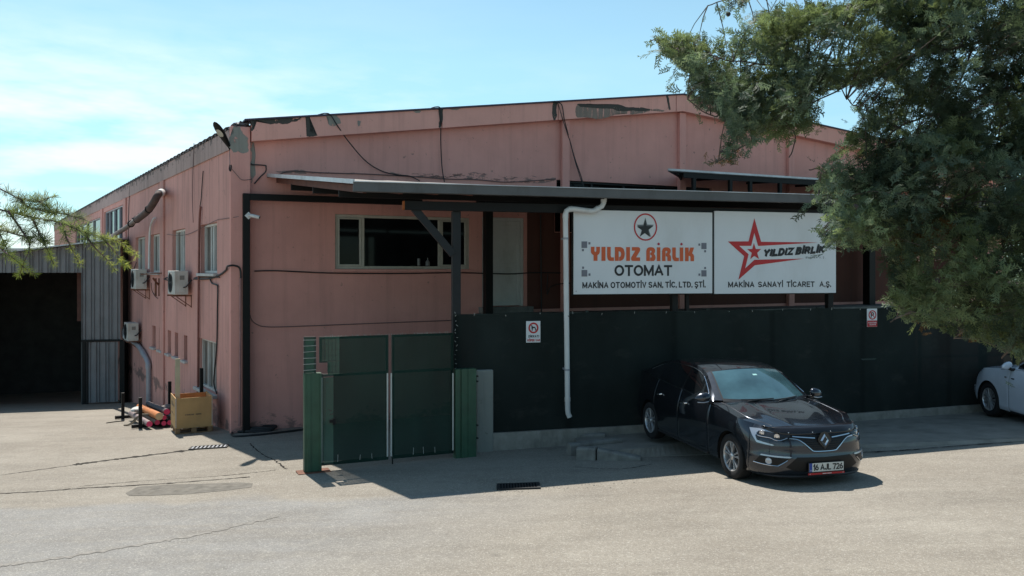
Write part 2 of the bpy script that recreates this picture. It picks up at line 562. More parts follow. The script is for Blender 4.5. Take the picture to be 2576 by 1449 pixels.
def letters(text, box, mat, name, parent, y=-.004, weight=.16, shear=0.0, slope=0.0, gap=.30, space=.45):
    """stroke lettering: box = (x0, x1, baseline, cap height line) on the parent's x,z plane"""
    x = 0.0
    items = []
    for ch in text:
        if ch == ' ':
            x += space; continue
        g = EXTRA.get(ch, ch)
        w, st = STROKES[g]
        for s in st: items.append([(x + a, b) for a, b in s])
        if ch == 'İ': items.append([(x, 1.20), (x, 1.34)])
        if ch == 'Ö':
            items.append([(x + w * .28, 1.2), (x + w * .28, 1.34)]); items.append([(x + w * .72, 1.2), (x + w * .72, 1.34)])
        if ch == 'Ş': items.append([(x + w * .5, -.02), (x + w * .5, -.14), (x + w * .62, -.2), (x + w * .5, -.27), (x + w * .34, -.25)])
        x += w + gap
    total = x - gap
    x0, x1, z0, z1 = box
    H = z1 - z0
    h = weight / 2
    sx = (x1 - x0 - weight * H * .9) / total
    sz = H * (1 - weight)
    T = weight * H / 2
    mb = MB()
    lay = 0
    for pl in items:
        P = [(x0 + T * .9 + a * sx + shear * b * H, z0 + T + b * sz + slope * (a / total)) for a, b in pl]
        closed = len(P) > 3 and math.hypot(P[0][0] - P[-1][0], P[0][1] - P[-1][1]) < 1e-6
        n = len(P)
        L_, R_ = [], []
        for i in range(n):
            if closed:
                a = P[(i - 1) % (n - 1)]; b = P[(i + 1) % (n - 1)] if i < n - 1 else P[1]
            else:
                a = P[max(i - 1, 0)]; b = P[min(i + 1, n - 1)]
            c = P[i]
            d1 = (c[0] - a[0], c[1] - a[1]); d2 = (b[0] - c[0], b[1] - c[1])
            def nrm(d):
                q = math.hypot(*d)
                return (d[0] / q, d[1] / q) if q > 1e-9 else None
            u1, u2 = nrm(d1), nrm(d2)
            u1 = u1 or u2; u2 = u2 or u1
            m = (-(u1[1] + u2[1]), u1[0] + u2[0])
            q = math.hypot(*m) or 1
            m = (m[0] / q, m[1] / q)
            cosv = max(.5, m[0] * -u1[1] + m[1] * u1[0])
            k = T / cosv
            cx, cz = c
            if not closed and i in (0, n - 1) :
                e = -1 if i == 0 else 1
                ext = T if abs(u1[1]) < .2 or abs(u1[0]) < .2 else T * .6
                if n <= 3 or True:
                    cx += u1[0] * ext * e; cz += u1[1] * ext * e
            L_.append((cx + m[0] * k, cz + m[1] * k)); R_.append((cx - m[0] * k, cz - m[1] * k))
        yy = y - .00025 * (lay % 5); lay += 1
        b0 = len(mb.v)
        for (a, b), (c, d) in zip(L_, R_):
            mb.v += [(a, yy, b), (c, yy, d)]
        for i in range(n - 1):
            q = b0 + 2 * i
            mb.f.append((q, q + 1, q + 3, q + 2))
    return mb.build(name, mat, parent, fix=False)
# ------------------------------------------------------------------ ground
def ground_material():
    m, nt, b = nmat('sunbleached_paving')
    v = coord(nt)
    sx = nt.nodes.new('ShaderNodeSeparateXYZ')
    nt.links.new(v, sx.inputs[0])
    big = noise(nt, v, 0.35, 6, 0.6)
    warm = mixc(nt, rng(nt, big, 0.3, 0.7), (0.235, 0.205, 0.167), (0.345, 0.312, 0.263))
    cool = mixc(nt, rng(nt, noise(nt, v, 0.8, 6, 0.6), 0.3, 0.7), (0.225, 0.218, 0.208), (0.29, 0.284, 0.274))
    # the tarred lane in the left foreground is greyer than the dusty forecourt
    wob = mth(nt, 'MULTIPLY', mth(nt, 'SUBTRACT', noise(nt, v, 0.7, 5), 0.5), 1.6)
    edge_y = mth(nt, 'ADD', mth(nt, 'ADD', sx.outputs['Y'], mth(nt, 'MULTIPLY', sx.outputs['X'], 0.0)), wob)
    in_y = rng(nt, edge_y, 11.35, 11.0)
    in_x = rng(nt, mth(nt, 'ADD', mth(nt, 'ADD', sx.outputs['X'], mth(nt, 'MULTIPLY', sx.outputs['Y'], -0.55)), wob), -4.6, -7.4)
    c = mixc(nt, mth(nt, 'MULTIPLY', in_y, in_x), warm, cool)
    stain = noise(nt, coord(nt, (0.5, 1.6, 1)), 0.9, 8, 0.65)
    c = mixc(nt, rng(nt, stain, 0.48, 0.72, 0, 0.6), c, (0.17, 0.15, 0.125))
    tyre = noise(nt, coord(nt, (0.12, 2.2, 1)), 1.0, 5, 0.6)
    c = mixc(nt, rng(nt, tyre, 0.5, 0.68, 0, 0.3), c, (0.20, 0.17, 0.14))
    oil = noise(nt, coord(nt, (1, 1, 1)), 1.9, 3, .5)
    c = mixc(nt, rng(nt, oil, 0.68, 0.74, 0, 0.3), c, (0.09, 0.08, 0.07))
    mott = noise(nt, v, 5.0, 7, .65)
    c = mixc(nt, rng(nt, mott, 0.5, 0.75, 0, 0.35), c, (0.42, 0.39, 0.33))
    vor = nt.nodes.new('ShaderNodeTexVoronoi')
    vor.inputs['Scale'].default_value = 75
    nt.links.new(v, vor.inputs['Vector'])
    c = mixc(nt, rng(nt, vor.outputs['Distance'], 0.12, 0.55, 0.0, 0.26), c, (0.14, 0.13, 0.115))
    sep = nt.nodes.new('ShaderNodeSeparateColor')
    nt.links.new(vor.outputs['Color'], sep.inputs[0])
    c = mixc(nt, rng(nt, sep.outputs[0], 0.72, 0.95, 0, 0.28), c, (0.62, 0.59, 0.53))
    c = mixc(nt, rng(nt, sep.outputs[1], 0.75, 0.97, 0, 0.32), c, (0.10, 0.095, 0.085))
    fine = noise(nt, v, 26, 4, 0.7)
    c = mixc(nt, rng(nt, fine, 0.35, 0.7, 0, 0.28), c, (0.15, 0.135, 0.115))
    nt.links.new(c, b.inputs['Base Color'])
    b.inputs['Roughness'].default_value = 0.95
    b.inputs['Specular IOR Level'].default_value = 0.2
    bump(nt, b, mth(nt, 'ADD', vor.outputs['Distance'], noise(nt, v, 30, 5, 0.7)), 0.5, 0.012)
    return m
M_GROUND = ground_material()
M_TARPATCH = plain('tar_patch', (0.15, 0.138, 0.12), 0.95, 0, 0.3, 9, spec=0.2, bmp=0.6, dirt=(0.17, 0.15, 0.12))
M_CRACK = plain('dark_crack', (0.03, 0.027, 0.024), 0.95, 0, 0.3, 12, spec=0.1)

xs = [-400, -150, -70] + [i * 1.0 for i in range(-34, 35)] + [70, 150, 400]
ys = [-120, -50, -20] + [i * 1.0 for i in range(-8, 46)] + [50, 60, 90, 160, 400]
mb = MB()
for Y in ys:
    for X in xs:
        mb.v.append((X, Y, ground_z(max(-40, min(40, X)), max(-8, Y))))
nx = len(xs)
for j in range(len(ys) - 1):
    for i in range(nx - 1):
        mb.f.append((j * nx + i, j * nx + i + 1, (j + 1) * nx + i + 1, (j + 1) * nx + i))
struct(mb.build('ground', M_GROUND, smooth=True, fix=False))

def strip(pts, widths, lift, name, mat, jit=0.0):
    """a narrow sheet following the ground"""
    mb = MB()
    P = [Vector(p) for p in pts]
    L = []
    for i, p in enumerate(P):
        d = (P[min(i + 1, len(P) - 1)] - P[max(i - 1, 0)])
        nrm = Vector((-d.y, d.x, 0)).normalized()
        w = widths[i] if isinstance(widths, list) else widths
        w1 = w * (0.5 + jit * (random.random() - 0.5)); w2 = w * (0.5 + jit * (random.random() - 0.5))
        for q in (p - nrm * w1, p + nrm * w2):
            L.append((q.x, q.y, ground_z(q.x, q.y) + lift))
    n = len(P)
    mb.add(L, [(2 * i, 2 * i + 2, 2 * i + 3, 2 * i + 1) for i in range(n - 1)])
    return struct(mb.build(name, mat, fix=False))

def crack_line(pix, w, name='paving_crack', wob=0.03, lift=0.004):
    P = smooth_path([gp(*p) for p in pix], 14)
    for i, p in enumerate(P):
        p.x += (random.random() - 0.5) * wob
        p.y += (random.random() - 0.5) * wob
    W = [w * (0.35 + 0.9 * random.random()) for _ in P]
    return strip(P, W, lift, name, M_CRACK, 0.6)

crack_line([(-60, 1206), (0, 1196), (100, 1182), (186, 1170)], 0.03)
crack_line([(186, 1170), (270, 1158), (380, 1145), (491, 1131)], 0.17, 'drain_channel', 0.02)
crack_line([(-60, 1246), (0, 1242), (110, 1236), (200, 1229), (330, 1222), (480, 1212), (628, 1200)], 0.045)
crack_line([(200, 1224), (360, 1210), (520, 1200), (632, 1190), (700, 1182)], 0.02)
crack_line([(628, 1116), (655, 1140), (690, 1158), (720, 1180)], 0.03)
strip(smooth_path([gp(*q) for q in ((-60, 1432), (0, 1424), (150, 1404), (330, 1374), (460, 1352), (600, 1322), (700, 1300))], 14), [.03 + .09 * random.random() for _ in range(85)], 0.004, 'tar_seam', plain('tar_seam', (.225, .21, .19), .95, 0, .3, 14, spec=.2, bmp=.5), .8)
crack_line([(1440, 1175), (1560, 1180), (1640, 1168)], 0.02)
crack_line([(2150, 1140), (2260, 1135), (2400, 1124), (2640, 1106)], 0.055, wob=0.02, lift=0.012)

# repair patch of tar in the lane
mb = MB()
ring_p = [(318, 1241), (345, 1226), (420, 1220), (520, 1218), (600, 1214), (632, 1217), (634, 1226), (560, 1235), (470, 1243), (380, 1247), (330, 1247)]
pts = [gp(*p) for p in ring_p]
mb.add([(p.x + random.uniform(-.02, .02), p.y + random.uniform(-.02, .02), p.z + 0.004) for p in pts], [tuple(range(len(pts)))])
struct(mb.build('tar_patch', M_TARPATCH))

# loose gravel swept to the edge of the lane
def gravel(name, spots, n, smin, smax, mat):
    mb = MB()
    for i in range(n):
        cx, cy, sx, sy = random.choice(spots)
        p = gp(random.gauss(cx, sx), random.gauss(cy, sy))
        r = random.uniform(smin, smax)
        z = ground_z(p.x, p.y)
        M = Matrix.Translation((p.x, p.y, z + r * 0.3)) @ Matrix.Rotation(random.uniform(0, 6.3), 4, 'Z') @ Matrix.Rotation(random.uniform(-.5, .5), 4, 'X')
        mb.box(-r, r, -r * random.uniform(.6, 1), r * random.uniform(.6, 1), -r * .6, r * random.uniform(.4, .8), M)
    o = mb.build(name, mat, fix=False)
    struct(o, 'stuff')
    return o
M_GRAVEL = plain('gravel', (0.27, 0.245, 0.21), 0.95, 0, 0.4, 30, spec=0.2)
gravel('gravel', [(1300, 1225, 60, 6), (1450, 1215, 80, 7), (1600, 1190, 50, 8), (1200, 1232, 60, 4), (1240, 1212, 40, 5)], 500, 0.003, 0.008, M_GRAVEL)

# raised pavement in front of the fence, its front edge a ramp where cars drive up
FENCE = Upright(-0.338, 14.8, math.atan(0.28))
KA = gp(1440, 1157); KB = gp(2576, 1112)
def pave_h(X):
    return 0.13 if X < 4.4 else max(0.055, 0.13 - (X - 4.4) * 0.05)
M_PAVE = plain('pavement_concrete', (0.25, 0.23, 0.20), 0.95, 0, 0.2, 2.2, spec=0.2, bmp=0.4, dirt=(0.13, 0.12, 0.10))
mb = MB()
NX = 150
rows = []
for i in range(NX + 1):
    X = KA.x + 0.15 + (24.0 - KA.x) * (i / NX) ** 1.5
    k = (KB.y - KA.y) / (KB.x - KA.x)
    yf = KA.y + k * (X - KA.x)
    yb = 14.8 + 0.28 * (X + 0.338) - 0.02
    ramp = 0.03 if X < 1.95 else (0.05 + min(1.0, (X - 1.95) / 1.1) ** 1.5 * 0.7 if X < 5.3 else 0.05)
    h = pave_h(X)
    row = [(X, yf, ground_z(X, yf) - 0.02), (X, yf + 0.001, ground_z(X, yf) + 0.006)]
    for j in range(9):
        y = yf + ramp + (yb - yf - ramp) * j / 8
        row.append((X, y, ground_z(X, y) + h))
    rows.append(row)
nr = len(rows[0])
for r in rows:
    mb.v += r
for i in range(NX):
    for j in range(nr - 1):
        mb.f.append((i * nr + j, (i + 1) * nr + j, (i + 1) * nr + j + 1, i * nr + j + 1))
mb.f.append(tuple(range(nr)))
struct(mb.build('pavement', M_PAVE))

# kerb stones of the little island beside the gateway
kerb_i = [0]
def kerb(a, b, w, h, label, taper=None):
    o = thing('kerb_stone', label, 'kerb', group='kerb stones of the pavement end')
    o.location = (a.x, a.y, ground_z(a.x, a.y))
    mb = MB()
    d = Vector((b.x - a.x, b.y - a.y, 0)); L = d.length
    o.rotation_euler = (0, 0, math.atan2(d.y, d.x))
    dz = ground_z(b.x, b.y) - ground_z(a.x, a.y)
    he = h if taper is None else taper
    prof = [(0, -0.05, 0), (w, -0.05, 0), (w, h, 0), (0.03, h, 0), (0, h - 0.03, 0)]
    vs = [(0, y, z) for y, z, _ in prof] + [(L, y, (z if i < 2 else z - h + he) + dz) for i, (y, z, _) in enumerate(prof)]
    mb.add(vs, [(0, 1, 2, 3, 4), (9, 8, 7, 6, 5)] + [(i, 5 + i, 5 + (i + 1) % 5, (i + 1) % 5) for i in range(5)])
    s = mb.build('stone', M_CONC_GREY, o, bevel=0.012)
    return o
k1 = gp(1449, 1157); k2 = gp(1497, 1159); k3 = gp(1502, 1159); k4 = gp(1612, 1160)
kerb(k1, k2, 0.17, 0.20, 'short kerb stone at the pavement end, nearest the gate')
kerb(k3, k4, 0.17, 0.19, 'long kerb stone sloping down towards the dark car', 0.05)
k5 = gp(1434, 1152)
kerb(k5 + Vector((0.02, 0.16, 0)), k5 + Vector((0.95, 0.62, 0)), 0.14, 0.20, 'kerb stone running back at an angle behind the short one')
kerb(gp(1404, 1119), gp(1404, 1119) + Vector((0.85, -0.10, 0)), 0.14, 0.19, 'kerb stone touching the low concrete wall')

# street and yard drains
def grate(c, ang, L, W, n, label, fill):
    o = thing('drain_grate', label, 'drain grate', (c.x, c.y, ground_z(c.x, c.y)), ang)
    sl = 0.03 * math.cos(ang) - 0.055 * math.sin(ang)
    sw = -0.03 * math.sin(ang) - 0.055 * math.cos(ang)
    o.rotation_euler = (math.atan(sw), -math.atan(sl), ang)
    mb = MB(); mb.box(-L / 2, L / 2, -W / 2, W / 2, 0.004, 0.008); mb.build('pit', M_BLACK, o)
    mb = MB()
    for a in (-1, 1):
        mb.box(-L / 2 - .02, L / 2 + .02, a * W / 2 - .02, a * W / 2 + .02, 0.002, 0.022)
        mb.box(a * L / 2 - .02, a * L / 2 + .02, -W / 2 + .02, W / 2 - .02, 0.002, 0.0215)
    mb.build('rim', M_DARKSTEEL, o)
    mb = MB()
    for i in range(n):
        x = -L / 2 + L * (i + .5) / n
        mb.box(x - L / n * fill / 2, x + L / n * fill / 2, -W / 2 + .02, W / 2 - .02, 0.009, 0.02)
    mb.build('bars', M_GREYPIPE if n < 12 else M_DARKSTEEL, o)
    return o
c = gp(526, 1126)
grate(c, 0.22, 0.66, 0.34, 9, 'iron drain grate in the sunlit yard by the building corner', 0.42)
c = gp(1304, 1225)
grate(c, 0.02, 0.56, 0.34, 14, 'dark iron street grate in the shaded lane before the gate', 0.5)
# ------------------------------------------------------------------ the pink workshop building
C0 = (-6.13, 18.3)
FR = Upright(C0[0], C0[1], rad(26.0))              # street front, distance t from the corner
LW = Upright(C0[0], C0[1], rad(123.0))             # yard side, distance t back from the corner (outside is negative 'out')
BLD = thing('workshop_building', 'long pink rendered workshop with a low gable, peeling fascia and yard side windows', 'building',
            (C0[0], C0[1], ground_z(*C0)), FR.a)

def wparent(ob, root):
    ob.parent = root
    rz = root.rotation_euler
    M = Matrix.Translation(root.location) @ rz.to_matrix().to_4x4()
    ob.matrix_parent_inverse = M.inverted()
    return ob

def part(mb, name, mat, root, **kw):
    return wparent(mb.build(name, mat, **kw), root)

def subpart(mb, name, mat, par, **kw):
    ob = mb.build(name, mat, **kw)
    ob.parent = par
    # parents built in world coordinates carry no transform of their own
    return ob

T_END = 26.4
FRO = Upright(C0[0] + FR.s * 0.26, C0[1] - FR.c * 0.26, FR.a)
tp = FRO.hit(1720, 235)
ta = FRO.hit(624, 300)
tb = FRO.hit(2120, 325)
tp, ta, tb = [(q[0], q[1] - 0.08) for q in (tp, ta, tb)]
slope_r = (tb[1] - tp[1]) / (tb[0] - tp[0])
ROOF_PTS = [(0.0, ta[1] - 0.03), (tp[0], tp[1]), (T_END, tp[1] + slope_r * (T_END - tp[0]))]
def zroof(t):
    for (a, za), (b, zb) in zip(ROOF_PTS, ROOF_PTS[1:]):
        if t <= b:
            return za + (zb - za) * (t - a) / (b - a)
    return ROOF_PTS[-1][1]
EAVE = 6.06

def ubox(mb, up, t0, t1, z0, z1, o0, o1):
    p = [up.pt(t, z, o) for z in (z0, z1) for o in (o0, o1) for t in (t0, t1)]
    mb.add(p, [(0, 2, 3, 1), (4, 5, 7, 6), (0, 1, 5, 4), (2, 6, 7, 3), (0, 4, 6, 2), (1, 3, 7, 5)])

def wall(up, ts, zbot, ztop, holes, sg, depth=0.22):
    """rendered wall on an upright plane with reveals round its holes (t0, t1, z0, z1)"""
    mb = MB()
    T = sorted(set([round(t, 4) for t in ts] + [round(q, 4) for h in holes for q in h[:2]]))
    zs = sorted(set([round(q, 4) for h in holes for q in h[2:]]))
    for a, b in zip(T, T[1:]):
        lev = [None] + zs + [None]
        za = [zbot(a)] + zs + [ztop(a)]
        zb = [zbot(b)] + zs + [ztop(b)]
        for i in range(len(za) - 1):
            z0, z1 = (za[i] + zb[i]) / 2, (za[i + 1] + zb[i + 1]) / 2
            tm, zm = (a + b) / 2, (z0 + z1) / 2
            if any(h[0] < tm < h[1] and h[2] < zm < h[3] for h in holes):
                continue
            mb.quad(up.pt(a, za[i]), up.pt(b, zb[i]), up.pt(b, zb[i + 1]), up.pt(a, za[i + 1]))
    d = -sg * depth
    for t0, t1, z0, z1 in holes:
        c = [(t0, z0), (t1, z0), (t1, z1), (t0, z1)]
        for (ta_, za_), (tb_, zb_) in zip(c, c[1:] + c[:1]):
            mb.quad(up.pt(ta_, za_), up.pt(tb_, zb_), up.pt(tb_, zb_, d), up.pt(ta_, za_, d))
    return mb

def hole(up, x0, x1, y0, y1, xr=None):
    a, b = up.t(x0), up.t(x1)
    xr = x0 if xr is None else xr
    return (min(a, b), max(a, b), up.z(xr, y1), up.z(xr, y0))

H_BIG = hole(FR, 843, 1182, 538, 677)
H_DOOR = hole(FR, 1213, 1318, 547, 771, 1265)
H_STRIP = hole(FR, 1400, 1790, 452, 505)
H_SIDE = hole(FR, 1396, 1690, 532, 584, 1440)
H_LIGHT = hole(FR, 2206, 2440, 545, 600, 2270)
front_holes = [H_BIG, H_DOOR, H_STRIP, H_SIDE, H_LIGHT]
gz = lambda up: (lambda t: ground_z(up.pt(t, 0).x, up.pt(t, 0).y) - 0.15)
mbw = wall(FR, [0, 0.5, 3, 6, 9, tp[0], 15, 18, 21, 24, T_END], gz(FR), lambda t: zroof(t) - 0.05, front_holes, 1)
front_wall = part(mbw, 'front_wall', M_PINK, BLD, fix=False)
M_CANOPYSHADE = stucco('canopy_shade_red', (0.115, 0.048, 0.037), grime=0.6)  # canopy shade put into the colour of panels added over the pink wall
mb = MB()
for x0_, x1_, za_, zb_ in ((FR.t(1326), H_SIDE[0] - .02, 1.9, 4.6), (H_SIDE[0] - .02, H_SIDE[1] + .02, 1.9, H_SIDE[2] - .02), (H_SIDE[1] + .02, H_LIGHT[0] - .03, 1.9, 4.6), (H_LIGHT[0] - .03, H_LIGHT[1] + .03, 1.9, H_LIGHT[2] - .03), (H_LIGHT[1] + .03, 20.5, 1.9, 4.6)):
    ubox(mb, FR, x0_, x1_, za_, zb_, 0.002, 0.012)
part(mb, 'canopy_shade_panels', M_CANOPYSHADE, BLD)

def z2(X, Y, s=1.509):
    return X / s * .67083, (1000 + Y / s) * .67083
L_UP = [hole(LW, 505, 546, 556, 683, 546), hole(LW, 434, 466, 574, 684, 466), hole(LW, 379, 404, 586, 687, 404), hole(LW, 341, 365, 595, 690, 365)]
zt_ = sum(h[3] for h in L_UP) / 4; zb_ = sum(h[2] for h in L_UP) / 4
L_UP = [(h[0], h[1], zb_, zt_) for h in L_UP]
slots = []
for xa, xb, ya, yb in ((862, 881, 345, 455), (902, 924, 355, 475), (949, 968, 362, 498), (989, 1008, 370, 514), (1040, 1060, 386, 534)):
    a = z2(xa, ya); b = z2(xb, yb)
    slots.append(hole(LW, a[0], b[0], a[1], b[1], b[0]))
zt_ = sum(h[3] for h in slots) / 5; zb_ = sum(h[2] for h in slots) / 5
slots = [(h[0], h[1], zb_, zt_) for h in slots]
H_LOW = hole(LW, 499, 545, 862, 994, 545)
H_BACK = [hole(LW, 262, 313, 512, 600, 313), hole(LW, 190, 252, 545, 612, 252)]
side_holes = L_UP + slots + [H_LOW] + H_BACK
mbw = wall(LW, [0, .4, 4, 8, 12, 16, 20, 24, 30, 36, 46], gz(LW), lambda t: EAVE - 0.04, side_holes, -1)
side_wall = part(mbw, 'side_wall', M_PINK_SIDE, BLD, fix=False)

# back and far side closed in, floor slab inside for the raised rooms
ldir = Vector((LW.c, LW.s, 0))
mb = MB()
A = FR.pt(T_END, 0); B = A + ldir * 46; Cc = LW.pt(46, 0)
for p, q in ((A, B), (B, Cc)):
    mb.quad(Vector((p.x, p.y, -4)), Vector((q.x, q.y, -4)), Vector((q.x, q.y, EAVE - .05)), Vector((p.x, p.y, EAVE - .05)))
part(mb, 'rear_wall', M_PINK, BLD, fix=False)

# roof: two corrugated slopes running back from the front gable
M_ROOF = plain('corrugated_roof', (0.10, 0.085, 0.09), 0.7, 0.0, 0.25, 4)
mb = MB()
nS = 184
for side in (0, 1):
    rows = []
    for i in range(nS + 1):
        s = 0.05 + 46.0 * i / nS
        wv = 0.022 * (i % 2)
        base = ldir * s
        if side == 0:
            e = FR.pt(-0.07, EAVE - 0.02 + wv) + base
            r = FR.pt(tp[0], tp[1] + 0.03 + wv) + base
        else:
            e = FR.pt(T_END + 0.2, ROOF_PTS[-1][1] - 0.02 + wv) + base
            r = FR.pt(tp[0], tp[1] + 0.03 + wv) + base
        rows.append((e, r))
    for (a, b), (c, d) in zip(rows, rows[1:]):
        mb.quad(a, c, d, b)
roof = part(mb, 'roof', M_ROOF, BLD, fix=False)
md = roof.modifiers.new('thick', 'SOLIDIFY'); md.thickness = 0.012

# fascia of separate boards with open joints, a thin metal capping above
fas_x = [628, 772, 1103, 1393, 1688, 1990, 2300, 2600]
fas_t = [FR.t(x) for x in fas_x]
fas_t[-1] = T_END
FH, FO = 0.45, 0.24
for i, (a, b) in enumerate(zip(fas_t, fas_t[1:])):
    a2 = a + 0.012; b2 = b - 0.012
    cuts = [a2] + ([tp[0]] if a2 < tp[0] < b2 else []) + [b2]
    mb = MB()
    for p, q in zip(cuts, cuts[1:]):
        v = []
        for t in (p, q):
            z1 = zroof(t) + 0.04
            v += [FR.pt(t, z1 - FH, 0.002), FR.pt(t, z1 - FH, FO), FR.pt(t, z1, FO), FR.pt(t, z1, 0.002)]
        mb.add(v, [(0, 4, 5, 1), (1, 5, 6, 2), (2, 6, 7, 3), (3, 7, 4, 0), (0, 1, 2, 3), (7, 6, 5, 4)])
    part(mb, 'fascia', M_FASCIA, BLD)
mb = MB()
for p, q in ((0.22, tp[0]), (tp[0], T_END)):
    v = []
    for t in (p, q):
        z1 = zroof(t) + 0.045
        v += [FR.pt(t, z1, -0.3), FR.pt(t, z1, FO + 0.05), FR.pt(t, z1 + 0.035, FO + 0.05), FR.pt(t, z1 + 0.035, -0.3)]
    mb.add(v, [(0, 4, 5, 1), (1, 5, 6, 2), (2, 6, 7, 3), (3, 7, 4, 0), (0, 1, 2, 3), (7, 6, 5, 4)])
M_CAP = plain('dark_capping', (0.05, 0.035, 0.06), 0.5, 0.2, 0.3, 4)
part(mb, 'roof_capping', M_CAP, BLD)

# yard side eave band
mb = MB()
ubox(mb, LW, 0.12, 45.9, EAVE - 0.5, EAVE - 0.06, 0.0, -0.035)
part(mb, 'eave_band', M_EAVE, BLD)
mb = MB()
for s in [x * 0.31 + random.uniform(-.05, .05) for x in range(0, 140)]:
    h = random.uniform(0.015, 0.05)
    ubox(mb, LW, s, s + random.uniform(.08, .2), EAVE - 0.06, EAVE - 0.045 + h, -0.0, -0.06)
part(mb, 'tile_ends', M_ROOF, BLD)['kind'] = 'stuff'

# columns of the frame showing through the render
def column(up, t0, t1, ztop, out, mat=M_PINK, zb=None):
    mb = MB()
    n = 1
    za = zb if zb is not None else min(gz(up)(t0), gz(up)(t1))
    v = []
    for t in (t0, t1):
        v += [up.pt(t, za, 0.002 * (1 if out > 0 else -1)), up.pt(t, za, out), up.pt(t, ztop(t), out), up.pt(t, ztop(t), 0.002 * (1 if out > 0 else -1))]
    mb.add(v, [(0, 4, 5, 1), (1, 5, 6, 2), (2, 6, 7, 3), (3, 7, 4, 0), (0, 1, 2, 3), (7, 6, 5, 4)])
    return part(mb, 'column', mat, BLD, bevel=0.012)
tc0 = FR.t(628)
column(FR, -0.06, tc0 - 0.01, lambda t: EAVE - 0.02, 0.16, M_PINK)
for x in (1712, 1985, 2300):
    t = FR.t(x)
    column(FR, t - 0.12, t + 0.10, lambda t: zroof(t) - FH + 0.03, 0.13)
t = FR.t(1419)
column(FR, t - 0.12, t + 0.10, lambda t: zroof(t) - FH + 0.03, 0.13)
for x, w in ((411, 0.5), (316, 0.6), (258, 0.5)):
    t = LW.t(x)
    column(LW, t - w / 2, t + w / 2, lambda t: EAVE - 0.5, -0.06, M_PINK_SIDE)

# bare render where paint has fallen off
def bare(pixs, out, up=FR, n=5, jag=4.0, mat=None):
    P = [tuple(map(float, q)) for q in pixs]
    for level in range(4):                         # ragged edge by halving
        Q = []
        for i in range(len(P)):
            a, b = P[i], P[(i + 1) % len(P)]
            dx, dy = b[0] - a[0], b[1] - a[1]
            k = random.uniform(-.22, .22) * jag / 3
            Q += [a, ((a[0] + b[0]) / 2 - dy * k, (a[1] + b[1]) / 2 + dx * k * .6)]
        P = Q
    pts = []
    for x, y in P:
        t, z = Upright(up.o[0] + up.s * out, up.o[1] - up.c * out, up.a).hit(x, y)
        pts.append(up.pt(t, z, out))
    bmm = bmesh.new()
    vs = [bmm.verts.new(p) for p in pts]
    f = bmm.faces.new(vs)
    bmesh.ops.triangulate(bmm, faces=[f])
    me = bpy.data.meshes.new('bare_patch')
    bmm.to_mesh(me); bmm.free()
    me.materials.append(mat or M_PATCH)
    ob = bpy.data.objects.new('bare_patch', me)
    COL.objects.link(ob)
    return wparent(ob, BLD)
fo = FO + 0.003
M_PATCHDK = peeling(stucco('dark_bare_render', (0.075, 0.068, 0.06), grime=0.6), .38)
bare([(629, 301), (700, 297), (760, 293), (757, 300), (735, 305), (722, 312), (700, 310), (680, 313), (660, 306), (640, 304), (636, 318), (640, 325), (629, 331)], fo, n=4, jag=3, mat=M_PATCHDK)
bare([(766, 292), (778, 291), (781, 310), (778, 330), (790, 336), (800, 340), (772, 343), (770, 320)], fo, n=3, jag=2, mat=M_PATCHDK)
bare([(820, 290), (846, 288), (855, 300), (858, 310), (840, 318), (826, 312)], fo, n=4, jag=3)
bare([(900, 303), (908, 305), (906, 316), (901, 318)], fo, n=2, jag=1.5)
bare([(1103, 275), (1116, 274), (1113, 290), (1108, 322), (1104, 321)], fo, n=3, jag=1.5, mat=M_PATCHDK)
bare([(1392, 258), (1403, 257), (1400, 272), (1397, 302), (1393, 303)], fo, n=3, jag=1.5, mat=M_PATCHDK)
bare([(1452, 262), (1510, 265), (1575, 270), (1625, 273), (1655, 274), (1672, 278), (1668, 281), (1600, 287), (1540, 291), (1453, 296)], fo, n=5, jag=2, mat=peeling(stucco('streaked_render', (0.26, 0.20, 0.165), grime=0.7), .44, (16, 16, 1.2)))
bare([(1452, 262), (1510, 265), (1575, 270), (1625, 273), (1640, 275), (1600, 279), (1560, 279), (1520, 273), (1490, 270), (1460, 269)], fo + 0.002, n=5, jag=2, mat=M_PATCHDK)
bare([(1674, 238), (1680, 238), (1684, 258), (1688, 277), (1683, 277)], fo, n=2, jag=1, mat=M_PATCHDK)
bare([(1040, 280), (1060, 279), (1055, 284), (1046, 284)], fo, n=2, jag=1.5)
bare([(1130, 274), (1160, 272), (1150, 277), (1140, 277)], fo, n=2, jag=1.5)
bare([(587, 318), (604, 318), (610, 335), (625, 350), (625, 380), (612, 386), (600, 380), (587, 384)], 0.163, n=5, jag=3)
bare([(629, 352), (640, 352), (641, 372), (640, 410), (643, 440), (633, 462), (630, 440), (633, 400)], 0.004, n=3, jag=1.5)
bare([(980, 432), (1060, 437), (1150, 438), (1240, 440), (1330, 442), (1398, 447), (1398, 456), (1300, 452), (1200, 449), (1100, 446), (1010, 444)], 0.004, n=5, jag=2.4, mat=peeling(stucco('worn_render', (0.33, 0.21, 0.185), grime=0.8), .52, (3, 3, 9)))
bare([(690, 430), (760, 427), (820, 432), (900, 434), (880, 438), (800, 437), (720, 436)], 0.004, n=4, jag=1.4, mat=bpy.data.materials['worn_render'])

# broken tiles at the corner of the eave
mb = MB()
for i in range(16):
    p = FR.pt(random.uniform(-0.02, 0.27), EAVE + random.uniform(-0.02, 0.09), random.uniform(-0.1, 0.12))
    M = Matrix.Translation(p) @ Matrix.Rotation(random.uniform(0, 3), 4, 'Z') @ Matrix.Rotation(random.uniform(-.9, .9), 4, 'X')
    mb.box(-.09, .09, -.05, .05, -.012, .012, M)
part(mb, 'broken_tiles', M_ROOF, BLD)

